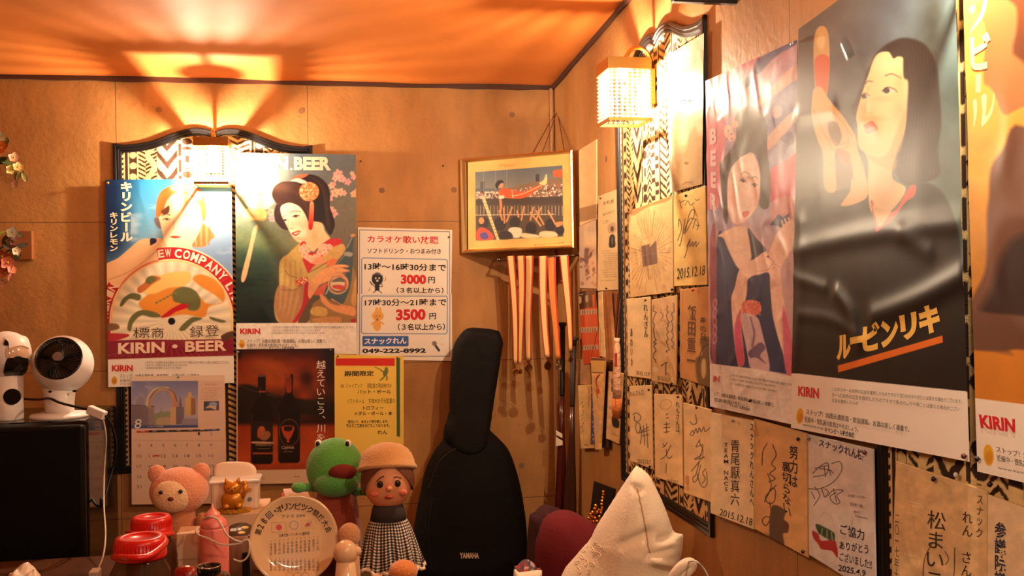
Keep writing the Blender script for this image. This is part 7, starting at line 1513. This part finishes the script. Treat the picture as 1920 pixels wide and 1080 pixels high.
for k in range(12):
    x = 246 + k * 28.6; y0 = 846 - k * 2.8; put('・', zP((x - 3, y0 - 4), (x + 3, y0 - 4), (x + 3, y0 + 2), (x - 3, y0 + 2)), (150, 60, 50)); put(names[(k * 3) % 26:(k * 3) % 26 + 4], zP((x - 8, y0 + 14), (x + 8, y0 + 13), (x + 8, y0 + 92), (x - 8, y0 + 94)), (110, 76, 52), .0, True)
    put('・', zP((x - 3, 962), (x + 3, 962), (x + 3, 968), (x - 3, 968)), (190, 60, 50)); put(names[(k * 3 + 2) % 26:(k * 3 + 2) % 26 + 4], zP((x - 9, 974), (x + 9, 973), (x + 9, 1044), (x - 9, 1046)), (110, 76, 52), .0, True)
for k in range(3): c_ = zP((372 + k * 52, 1080))[0]; outline([(c_[0] + 7 * math.cos(t), c_[1] + 7 * math.sin(t)) for t in np.linspace(0, 6.28, 14)[:-1]], (92, 70, 54), .5)
mk('printed_lettering', np.concatenate(VV), np.concatenate(TT).astype(np.int32), mat('ceramic_print', attr=True, rough=.3), plt, col=np.concatenate(CC))
mb = MB(); mb.box(cP - np.array([0, -.05, rP - .004]), (.14, .12, .008)); mb.tube([cP + np.array([-.05, -.012, -rP + .008]), cP + np.array([-.05, .09, -rP * .2])], .005, 8); mb.tube([cP + np.array([.05, -.012, -rP + .008]), cP + np.array([.05, .09, -rP * .2])], .005, 8); mb.build('stand', TABLEW, plt)
# small stack of magazines behind the plate
for k, (c_, lab) in enumerate((((70, 80, 150), 'blue magazine lowest in the stack behind the plate'), ((206, 60, 70), 'red edged magazine in the middle of the stack behind the plate'), ((232, 200, 180), 'pale magazine on top of the stack behind the plate'))):
    a, b_ = at(518, 938, y=3.30), at(576, 930, y=3.30); zt_ = (a[2] + b_[2]) / 2 - .014 * (3 - k); mb = MB(); mb.box(((a[0] + b_[0]) / 2 + .006 * k, 3.38, zt_ + .007), (b_[0] - a[0] - .01 * k, .18, .013), rot('Z', 4 * k - 3)); tag(mb.build('magazine', mat('magazine_%d' % k, rgb(*c_), .4), bevel=.001), lab, 'magazine', 'magazines behind the plate')
zmg = zt_ - .029
a, b_ = at(512, 950, y=3.30), at(578, 950, y=3.30); mb = MB(); mb.box(((a[0] + b_[0]) / 2, 3.38, (TZ + zmg) / 2), (b_[0] - a[0], .19, zmg - TZ)); tag(mb.build('cardboard_box', BOXM, bevel=.003), 'plain box under the stack of magazines behind the plate', 'box')

# ------------------------------------------------------------------ green plush and the dressed doll
gy2 = 3.25; gk2 = np.linalg.norm(at(626, 880, y=gy2) - at(625, 880, y=gy2)); gc = at(628, 878, y=gy2)
GRN = FUR('green_fur', (84, 160, 62)); DGR = FUR('dark_green_fur', (44, 92, 40))
gp = thing('plush_toy', (gc[0], gy2, TZ), 'green plush animal with a dark red mouth behind the plate', 'plush toy')
mb = MB(); mb.ball(gc, (54 * gk2, 46 * gk2, 58 * gk2), 32, 20); mb.build('head', GRN, gp, smooth=True)
mb = MB(); mb.ball(gc + np.array([2 * gk2, -34 * gk2, -24 * gk2]), (42 * gk2, 30 * gk2, 24 * gk2), 26, 14); mb.build('muzzle', FUR('mid_green_fur', (72, 140, 56)), gp, smooth=True)
mb = MB(); mb.ball(gc + np.array([14 * gk2, -46 * gk2, 0 * gk2]), (26 * gk2, 14 * gk2, 15 * gk2), 20, 12); mb.build('mouth', mat('dark_red_felt', rgb(110, 28, 20), .9), gp, smooth=True)
for s_, dz in ((-1, 44), (1, 46)):
    e = onball(gc, np.array([56, 48, 58]) * gk2, 597 if s_ < 0 else 652, 832, 1.0); mb = MB(); mb.ball(e, (7 * gk2, 5 * gk2, 8 * gk2), 16, 10); ey = mb.build('eye', mat('white_eye', rgb(236, 226, 210), .2), gp, smooth=True)
    mb = MB(); mb.ball(e + np.array([-1 * gk2, -4 * gk2, 0]), (4 * gk2, 2.4 * gk2, 5.6 * gk2), 12, 8); mb.build('pupil', BLACKP, ey, smooth=True)
zbt = gc[2] - TZ
mb = MB(); mb.lathe([(0, 0), (46 * gk2, 0), (50 * gk2, zbt * .3), (40 * gk2, zbt * .7), (26 * gk2, zbt - 40 * gk2)], (gc[0], gy2, TZ), 28); mb.build('body', FUR('rust_fur', (150, 60, 36)), gp, smooth=True)
for q in ((560, 914), (690, 920)):
    mb = MB(); p_ = at(*q, y=gy2 - .04); mb.ball(p_, np.array([14, 14, 10]) * gk2, 16, 10); mb.tube([p_, (gc[0] + (p_[0] - gc[0]) * .5, gy2, p_[2] - .01)], 8 * gk2, 10); mb.build('arm', GRN, gp, smooth=True)
# doll
dy2 = 3.06; k2 = np.linalg.norm(at(727, 900, y=dy2) - at(726, 900, y=dy2)); hd2 = at(727, 902, y=dy2)
SKIN = mat('doll_skin', rgb(222, 150, 104), .55); HAIRD = mat('doll_hair', rgb(96, 48, 26), .6, bump=(60, .6)); HATM = FUR('tan_bonnet', (214, 158, 96))
doll = thing('dressed_doll', (hd2[0], dy2, TZ), 'doll with tan bonnet in a black and white gingham dress beside the guitar bag', 'doll')
mb = MB(); mb.ball(hd2, (46 * k2, 42 * k2, 52 * k2), 32, 20); mb.ball(hd2 + np.array([0, -42 * k2, -6 * k2]), (6 * k2, 6 * k2, 5 * k2), 12, 8); mb.build('head', SKIN, doll, smooth=True)
hv = MB(); n0 = 34
for i in range(13):
    for j in range(n0):
        a = math.pi * (.02 + .62 * i / 12); t = 2 * math.pi * j / n0; fr_ = max(0, -math.sin(t)); a = min(a, math.pi * (.62 - .34 * fr_ ** 2)); hv.V.append(tuple(hd2 + np.array([math.sin(a) * math.cos(t) * 51, math.sin(a) * math.sin(t) * 47, math.cos(a) * 56]) * k2))
hv.F = [(i * n0 + j, (i + 1) * n0 + j, (i + 1) * n0 + (j + 1) % n0, i * n0 + (j + 1) % n0) for i in range(12) for j in range(n0)]; hv.M = [0] * len(hv.F)
hv.build('hair', HAIRD, doll, smooth=True)
mb = MB(); mb.lathe([(52 * k2, -2 * k2), (57 * k2, 1 * k2), (56 * k2, 5 * k2), (53 * k2, 9 * k2), (51 * k2, 18 * k2), (47 * k2, 28 * k2), (40 * k2, 38 * k2), (28 * k2, 46 * k2), (14 * k2, 50 * k2), (0, 51 * k2)], hd2 + np.array([0, 10 * k2, 20 * k2]), 36, rot('X', -16)); mb.build('bonnet', HATM, doll, smooth=True)
for s_ in (-1, 1):
    e = hd2 + np.array([s_ * 16 * k2, -39.5 * k2, 2 * k2]); mb = MB(); mb.ball(e, (6 * k2, 3 * k2, 6.5 * k2), 14, 10); mb.build('eye', mat('doll_eye', rgb(40, 28, 24), .15), doll, smooth=True)
    mb = MB(); mb.tube([e + np.array([-7, -1, 12 - 3 * s_ * -1]) * k2 - np.array([0, 0, 3 * k2]), e + np.array([0, -2, 13]) * k2, e + np.array([7, -1, 12 - 3 * s_]) * k2 - np.array([0, 0, 3 * k2 * 0])], 1.2 * k2, 6); mb.build('eyebrow', HAIRD, doll)
    mb = MB(); mb.ball(hd2 + np.array([s_ * 26 * k2, -34 * k2, -16 * k2]), (8 * k2, 4 * k2, 6 * k2), 12, 8); mb.build('cheek', mat('doll_blush', rgb(220, 112, 84), .6), doll, smooth=True)
mb = MB(); mb.ball(hd2 + np.array([0, -40 * k2, -22 * k2]), (8 * k2, 3 * k2, 3 * k2), 12, 8); mb.build('mouth', mat('doll_lips', rgb(176, 52, 44), .4), doll, smooth=True)
# gingham skirt, gathered
ring_z = [(978, 44), (990, 50), (1010, 53), (1030, 54), (1046, 54)]; VS, CS = [], []; nj = 120; ni = 40
zt0, zt1 = at(727, 972, y=dy2)[2], at(727, 1060, y=dy2)[2]
for i in range(ni + 1):
    t = i / ni; r = (32 + 26 * t ** .6) * k2
    for j in range(nj):
        a = 2 * math.pi * j / nj; f = 1 + (.05 + .06 * t) * math.sin(a * 14 + math.sin(t * 3)) * t; x = r * f * math.cos(a); yy = r * .78 * f * math.sin(a)
        VS.append((hd2[0] + x + 4 * k2 * t, dy2 + yy, zt0 + (zt1 - zt0) * t + .006 * math.sin(a * 7) * t))
        u_ = (a / (2 * math.pi)) * 44; v_ = t * 17; c_ = ((u_ % 1) < .5) + ((v_ % 1) < .5); CS.append([(236, 220, 196), (110, 96, 88), (26, 22, 24)][c_])
# colour cells need faces of their own: split each quad
VS = np.array(VS); CS = np.array(CS) / 255.
hi_i, hi_j = 102, 528
ti = np.linspace(0, 1, hi_i); aj = np.linspace(0, 2 * math.pi, hi_j, False); A, T = np.meshgrid(aj, ti); r = (32 + 26 * T ** .6) * k2; f = 1 + (.05 + .06 * T) * np.sin(A * 14 + np.sin(T * 3)) * T
X = np.stack([hd2[0] + r * f * np.cos(A) + 4 * k2 * T, dy2 + r * .78 * f * np.sin(A), zt0 + (zt1 - zt0) * T + .006 * np.sin(A * 7) * T], -1).reshape(-1, 3)
cell = ((A / (2 * math.pi) * 44) % 1 < .5).astype(int) + ((T * 17) % 1 < .5).astype(int); Cg = np.array([(236, 220, 196), (112, 98, 90), (26, 22, 24)])[cell.ravel()] / 255.
idx = np.arange(hi_i * hi_j).reshape(hi_i, hi_j); nx_ = np.roll(idx, -1, 1)
mk('gingham_dress', X, np.stack([idx[1:], nx_[1:], nx_[:-1], idx[:-1]], -1).reshape(-1, 4).astype(np.int32), CLOTH, doll, smooth=True, col=Cg)
mb = MB(); P_ = [np.array(X[-hi_j + (j * 6)]) + np.array([0, -.002, -.004 - .004 * math.sin(j * 1.4)]) for j in range(hi_j // 6)]; mb.tube(P_, .006, 6, False, True); mb.build('lace_trim', mat('lace', rgb(232, 206, 176), .8), doll, smooth=True)
mb = MB(); mb.lathe([(0, -.02), (34 * k2, 0), (30 * k2, 20 * k2), (20 * k2, 40 * k2)], (hd2[0], dy2, zt0), 24); mb.build('bodice', CLOTH, doll, smooth=True, col=np.tile(np.array([(60, 52, 50)]) / 255., (len(mb.V), 1)))
for s_ in (-1, 1): mb = MB(); mb.tube([(hd2[0] + s_ * 22 * k2, dy2, zt1 + .03), (hd2[0] + s_ * 25 * k2, dy2 - .03, (zt1 + TZ) / 2 + .01), (hd2[0] + s_ * 26 * k2, dy2 - .05, TZ + 12 * k2)], [14 * k2, 14 * k2, 11 * k2], 14); mb.ball((hd2[0] + s_ * 26 * k2, dy2 - .062, TZ + 11 * k2), (12 * k2, 18 * k2, 11 * k2), 14, 10); mb.build('leg', SKIN, doll, smooth=True)
# cream figurine seen from behind, tan ball plush behind it
fy = 2.90; fk = np.linalg.norm(at(650, 1030, y=fy) - at(649, 1030, y=fy)); fc_ = at(648, 1036, y=fy)
fg = thing('cream_figurine', (fc_[0], fy, TZ), 'small cream round figurine between the plate and the gingham doll', 'figurine'); CRM = mat('cream_glaze', rgb(238, 196, 150), .2)
mb = MB(); mb.ball(fc_, (23 * fk, 22 * fk, 24 * fk), 26, 16); mb.build('head', CRM, fg, smooth=True)
mb = MB(); mb.ball(fc_ + np.array([22 * fk, -2 * fk, 2 * fk]), (8 * fk, 8 * fk, 9 * fk), 14, 10); mb.build('ear', CRM, fg, smooth=True)
mb = MB(); mb.lathe([(0, 0), (26 * fk, 0), (27 * fk, .01), (22 * fk, .04), (17 * fk, fc_[2] - TZ - 14 * fk)], (fc_[0], fy, TZ), 26); mb.build('body', CRM, fg, smooth=True)
ty = 3.01; tc2 = at(655, 1004, y=ty); tk = np.linalg.norm(at(656, 1004, y=ty) - tc2)
tp = thing('plush_toy', (tc2[0], ty, TZ), 'tan plush bag shape behind the cream figurine', 'plush toy')
mb = MB(); mb.ball(tc2, (22 * tk, 18 * tk, 24 * tk), 24, 14); mb.build('head', FUR('light_tan_fur', (206, 146, 96)), tp, smooth=True)
mb = MB(); mb.lathe([(0, 0), (19 * tk, 0), (20 * tk, .03), (17 * tk, tc2[2] - TZ - 14 * tk)], (tc2[0], ty, TZ), 22); mb.build('body', FUR('light_tan_fur', (0, 0, 0)), tp, smooth=True)
# orange soft toy at the foot of the bag
oy = 2.86; oc_ = at(756, 1072, y=oy); mb = MB(); mb.ball(oc_, (.042, .036, .034), 22, 14); mb.lathe([(0, 0), (.030, 0), (.034, .03), (.02, oc_[2] - TZ)], (oc_[0], oy, TZ), 18)
tag(mb.build('soft_ball', FUR('orange_fur', (224, 132, 62)), smooth=True), 'round orange soft toy below the gingham dress at the bottom edge', 'soft toy')

# ------------------------------------------------------------------ foreground table things
cy = 2.34; cc_ = at(392, 1066, y=cy); ck = np.linalg.norm(at(393, 1066, y=cy) - cc_)
cu_ = thing('black_pot', (cc_[0], cy, TZ), 'black lacquered pot with an open ring top at the bottom left', 'pot')
mb = MB(); mb.lathe([(0, 0), (34 * ck, 0), (44 * ck, .06), (40 * ck, cc_[2] - TZ - 16 * ck), (24 * ck, cc_[2] - TZ - 8 * ck)], (cc_[0], cy, TZ), 36); mb.build('body', mat('dark_red_lacquer', rgb(52, 16, 12), .15, coat=.5), cu_, smooth=True)
mb = MB(); mb.lathe([(22 * ck, -10 * ck), (23 * ck, 4 * ck), (21.5 * ck, 6 * ck), (19.5 * ck, 4 * ck), (18 * ck, -4 * ck), (0, -5 * ck)], cc_, 36); mb.build('ring_top', mat('black_gloss', rgb(20, 17, 17), .12), cu_, smooth=True)
mb = MB(); mb.tube([cc_ + np.array([22 * ck * math.cos(t), 22 * ck * math.sin(t), 5.6 * ck]) for t in np.linspace(0, 6.283, 33)[:-1]], 1. * ck, 6, False, True); mb.build('chrome_ring', mat('chrome', rgb(190, 176, 164), .15, metal=1.), cu_, smooth=True)
sw = swollen('candy_pack', crom([(322, 1082), (330, 1066), (350, 1060), (366, 1064), (372, 1080), (366, 1110), (330, 1112)], 4), 2.52, .006, dome(.02, .03), mat('red_foil', rgb(150, 26, 20), .15, coat=.4, bump=(50, .5)), label='shiny red packet beside the black pot at the bottom edge', cat='packet', wob=lambda X: np.stack([0 * X[:, 0], .006 * (fbm(X[:, 0] * 40, X[:, 2] * 40, 3) - .47), 0 * X[:, 0]], 1))
PLB = mat('white_plastic_bag', rgb(236, 214, 190), .25, bump=(26, .8))
nb = 60; gu, gv = np.meshgrid(np.linspace(0, 1, nb), np.linspace(0, 1, nb)); q0, q1 = at(-20, 1050, y=2.36), at(92, 1062, y=2.30)
hb_ = np.sin(math.pi * np.clip(gu * .9 + .08, 0, 1)) ** .5 * np.sin(math.pi * gv) ** .6; zb1 = q0[2] - TZ
ed = 1 + .08 * (fbm(gv * 6, gu * 0 + 2, 4) - .47)
X = np.stack([q0[0] + (q1[0] - q0[0]) * gu * ed, 2.26 + .24 * gv + 0 * gu, TZ + .002 + hb_ * zb1 * (.78 + .34 * fbm(gu * 4, gv * 4, 6) + .06 * np.abs(vnoise(gu * 9, gv * 6, 8) - .5))], -1).reshape(-1, 3)
ii = np.arange(nb * nb).reshape(nb, nb); tag(mk('plastic_bag', X, np.stack([ii[:-1, :-1], ii[:-1, 1:], ii[1:, 1:], ii[1:, :-1]], -1).reshape(-1, 4).astype(np.int32), PLB, smooth=True), 'crumpled white plastic bag at the lower left corner', 'bag')

# ------------------------------------------------------------------ cushions on the bench
def nz(a, s_, seed):
    return lambda X: np.stack([0 * X[:, 0], a * (fbm(X[:, 0] * s_, X[:, 2] * s_, seed) - .47), 0 * X[:, 0]], 1)
zc2 = Z(960, 780, 3.6)
swollen('red_cushion', crom(zc2((330, 632), (400, 640), (480, 680), (560, 730), (600, 800), (640, 1000), (630, 1600), (320, 1630), (140, 1600), (150, 1000), (160, 850), (200, 720), (250, 660)), 5), 3.06, .012, dome(.085, .12), mat('dark_red_cloth', rgb(104, 8, 16), .9, bump=(120, .2)), label='dark red cushion between the guitar bag and the white pillow', cat='cushion', wob=nz(.03, 6, 3))
swollen('maroon_cushion', crom(zc2((110, 740), (150, 650), (210, 596), (280, 610), (340, 640), (400, 760), (420, 1385), (120, 1385)), 5), 3.42, .012, dome(.07, .10), mat('maroon_cloth', rgb(56, 8, 13), .85, bump=(120, .2)), label='maroon cushion behind the dark red cushion by the bats', cat='cushion', wob=nz(.03, 7, 5))
FLOR = mat('floral_cloth', attr=True, rough=.9, bump=(120, .2))
def floral(X, V):
    n = vnoise(X[:, 0] * 95, X[:, 2] * 95, 2); m_ = vnoise(X[:, 0] * 130 + 9, X[:, 2] * 130, 6); c_ = np.tile(np.array([(96, 70, 74)]), (len(X), 1)).astype(float)
    c_[n > .62] = (150, 50, 56); c_[m_ > .68] = (206, 176, 160); c_[(n < .25)] = (52, 50, 70); return c_ / 255.
swollen('floral_cushion', crom(zc2((10, 1090), (40, 1010), (90, 970), (140, 985), (170, 1030), (200, 1090), (190, 1720), (20, 1720)), 5), 2.93, .004, dome(.05, .06), FLOR, label='small floral patterned cushion at the foot of the guitar bag', cat='cushion', color=floral)
LINEN = mat('white_linen', rgb(236, 212, 180), .85, sheen=.15, bump=(140, .18))
pil = thing('white_pillow', at(1190, 1330, y=2.66), 'white linen pillow standing on its corner before the red cushion', 'pillow')
out = crom(zc2((818, 350), (822, 348), (852, 366), (885, 390), (920, 430), (950, 490), (985, 560), (1010, 620), (1040, 700), (1066, 770), (1084, 796), (1120, 806), (1142, 815), (1146, 850), (1140, 920), (1124, 990), (1108, 1016), (1110, 1050), (1200, 1120), (1250, 1500), (1170, 1850), (900, 2010), (560, 2000), (310, 1800), (250, 1400), (330, 1076), (420, 950), (520, 830), (560, 748), (620, 650), (690, 540), (750, 450), (800, 370)), 3)
PILP = Plane(at(1190, 880, y=2.66), (math.cos(.6), -math.sin(.6), 0), (0, 0, 1), (-math.sin(.6), -math.cos(.6), 0))
def phf(d, u, v):
    h = .13 * np.sqrt(np.clip(1 - (1 - np.clip(d / .20, 0, 1)) ** 2, 0, 1)); return h
def pwob(X):
    p_ = project(X); fx = (p_[:, 0] - 960) * 1.0; a = np.zeros(len(X))
    seamx = np.interp(p_[:, 1], [910, 960, 1000, 1040], [1195, 1204, 1211, 1218]); a += -.010 * np.exp(-((p_[:, 0] - seamx) / 3.5) ** 2) * ((p_[:, 1] > 912) & (p_[:, 1] < 1042)) * -1
    a += .020 * (fbm(X[:, 0] * 6 + X[:, 2] * 3, X[:, 2] * 9 - X[:, 0] * 4, 7, 3) - .45)
    for (x0, y0, x1, y1, w_, am) in ((1170, 1020, 1215, 1000, 9, .014), (1215, 1045, 1260, 1030, 6, .014), (1225, 1052, 1268, 1062, 6, -.014), (1180, 908, 1200, 920, 6, .010), (1240, 1010, 1272, 1012, 8, .012)):
        t = np.clip(((p_[:, 0] - x0) * (x1 - x0) + (p_[:, 1] - y0) * (y1 - y0)) / ((x1 - x0) ** 2 + (y1 - y0) ** 2), 0, 1); dd = np.hypot(p_[:, 0] - x0 - t * (x1 - x0), p_[:, 1] - y0 - t * (y1 - y0)); a += am * np.exp(-(dd / w_) ** 2)
    return np.stack([0 * a, a, 0 * a], 1)
cover = swollen('cover', out, 2.65, .0065, phf, LINEN, pil, hb=dome(.05, .15), tilt=.04, wob=pwob, plane=PILP)
# embroidered flowers and the seam, laid on the cover
dg = None
from mathutils.bvhtree import BVHTree
vs = [tuple(v.co) for v in cover.data.vertices]; bvh = BVHTree.FromPolygons(vs, [tuple(p_.vertices) for p_ in cover.data.polygons]); off_ = WORLD[cover.name]
def on_cover(px, py):
    d_ = Vector(rays([(px, py)])[0]).normalized(); h = bvh.ray_cast(Vector(EYE - off_), d_); return None if h[0] is None else np.array(h[0]) + off_ - np.array(d_) * .0012
mb = MB()
for (x, y, a, l) in ((540, 900, 60, 40), (580, 880, 20, 44), (510, 870, 110, 36), (560, 930, 140, 40), (470, 950, 40, 46), (500, 990, 100, 44), (440, 990, 150, 40), (540, 1000, 30, 40), (590, 940, 70, 38), (450, 1040, 60, 46), (520, 1050, 120, 40), (480, 910, 10, 34), (610, 900, 100, 30), (560, 860, 150, 30)):
    P_ = []
    for k in range(13):
        t = 2 * math.pi * k / 12; u, v = math.cos(t) * l / 2, math.sin(t) * l * .2; r_ = math.radians(a); q = zc2((x + u * math.cos(r_) - v * math.sin(r_), y + u * math.sin(r_) + v * math.cos(r_)))[0]; h = on_cover(*q)
        if h is not None: P_.append(h)
    if len(P_) > 8: mb.tube(P_, .0009, 5)
mb.build('embroidery', mat('cream_embroidery', rgb(240, 214, 176), .5), pil, smooth=True)
P_ = [on_cover(*q) for q in crom(zc2((845, 490), (862, 560), (890, 690), (908, 790), (920, 880), (932, 924)), 8, False)]; mb = MB(); mb.tube([h for h in P_ if h is not None], .0022, 5); mb.build('seam', mat('linen_seam', rgb(190, 150, 112), .8), pil)
mb = MB(); mb.tube(path([(1258, 1095, 2.48), (1266, 1078, 2.46), (1280, 1062, 2.45), (1293, 1056, 2.45), (1296, 1062, 2.45), (1285, 1076, 2.45), (1270, 1092, 2.46)], 6), [.016] * 1 + [.016] * 36 if False else .015, 12)
ck_ = thing('cloth_strap', at(1262, 1100, y=2.48), 'twisted white cloth strap at the right foot of the pillow', 'cloth'); mb.build('strap', LINEN, ck_, smooth=True)
mb = MB(); mb.tube(path([(1290, 1053, 2.45), (1304, 1052, 2.34), (1318, 1064, 2.34), (1328, 1082, 2.34), (1334, 1110, 2.34)], 6), .0022, 6); mb.build('tie_string', mat('white_string', rgb(232, 220, 206), .7), ck_)
swollen('folded_cloth', crom([(962, 1084), (975, 1074), (1000, 1070), (1015, 1071), (1016, 1090), (1014, 1285), (965, 1285)], 4), 2.84, .005, dome(.03, .04), LINEN, label='corner of folded white cloth at the bottom edge by the floral cushion', cat='cloth')
# gold ornament on a black folding stand, on a little shelf behind the cushions
oy2 = 3.27; o0, o1 = at(1104, 990, y=oy2), at(1150, 990, y=oy2); ztop = at(1113, 902, y=oy2)[2]; sz = at(1120, 993, y=oy2)[2]
orn = thing('gold_bead_ornament', ((o0[0] + o1[0]) / 2, oy2, sz), 'gold bead tree on a small black board beside the red cushion', 'ornament')
pq = [at(*q, y=yy) for q, yy in zip(zc2((552, 440), (690, 492), (660, 742), (516, 742)), (3.33, 3.22, 3.22, 3.33))]; nn_ = np.cross(pq[1] - pq[0], pq[3] - pq[0]); nn_ /= np.linalg.norm(nn_)
mk('board', pq + [p_ + nn_ * .008 for p_ in pq], [(3, 2, 1, 0), (4, 5, 6, 7), (0, 1, 5, 4), (1, 2, 6, 5), (2, 3, 7, 6), (3, 0, 4, 7)], BLACKP, orn)
rd = random.Random(6); mb = MB(); BEAD = mat('gold_beads', rgb(230, 160, 60), .2, metal=1.)
for x, y, r in [(617, 512, 7), (617, 530, 6), (612, 552, 7), (608, 574, 7), (606, 596, 7), (566, 606, 8), (560, 626, 8), (610, 620, 7), (545, 650, 8), (575, 650, 8), (600, 652, 7), (540, 680, 8), (560, 690, 9), (590, 680, 8), (520, 690, 7), (550, 712, 8), (575, 712, 9), (605, 636, 7), (586, 634, 6), (530, 662, 6), (545, 730, 7), (570, 734, 7), (598, 700, 6), (530, 712, 6)]:
    mb.ball(at(*zc2((x, y))[0], y=3.20 + rd.random() * .02), r * .0005 + .0022, 10, 7)
mb.build('gold_beads', BEAD, orn, smooth=True)
mb = MB(); [mb.tube(crom([at(*q, y=3.215) for q in zc2(*st)], 5, False), .0016, 5) for st in (((570, 745), (600, 660), (617, 510)), ((560, 745), (560, 680), (566, 606)), ((560, 745), (540, 700), (520, 690)), ((570, 745), (590, 700), (600, 650)))]; mb.build('wires', BEAD, orn)
rk = thing('side_stand', ((o0[0] + o1[0]) / 2, oy2, 0), 'small dark stand behind the cushions carrying the gold ornament', 'stand')
mb = MB(); mb.box(((o0[0] + o1[0]) / 2 + .01, oy2 + .0, sz - .012), (.15, .14, .024)); mb.build('shelf_top', TABLEW, rk, bevel=.003); mb = MB(); mb.box(((o0[0] + o1[0]) / 2 + .01, oy2, SEAT + (sz - .024 - SEAT) / 2), (.11, .11, sz - .024 - SEAT)); mb.build('pedestal', TABLEW, rk)
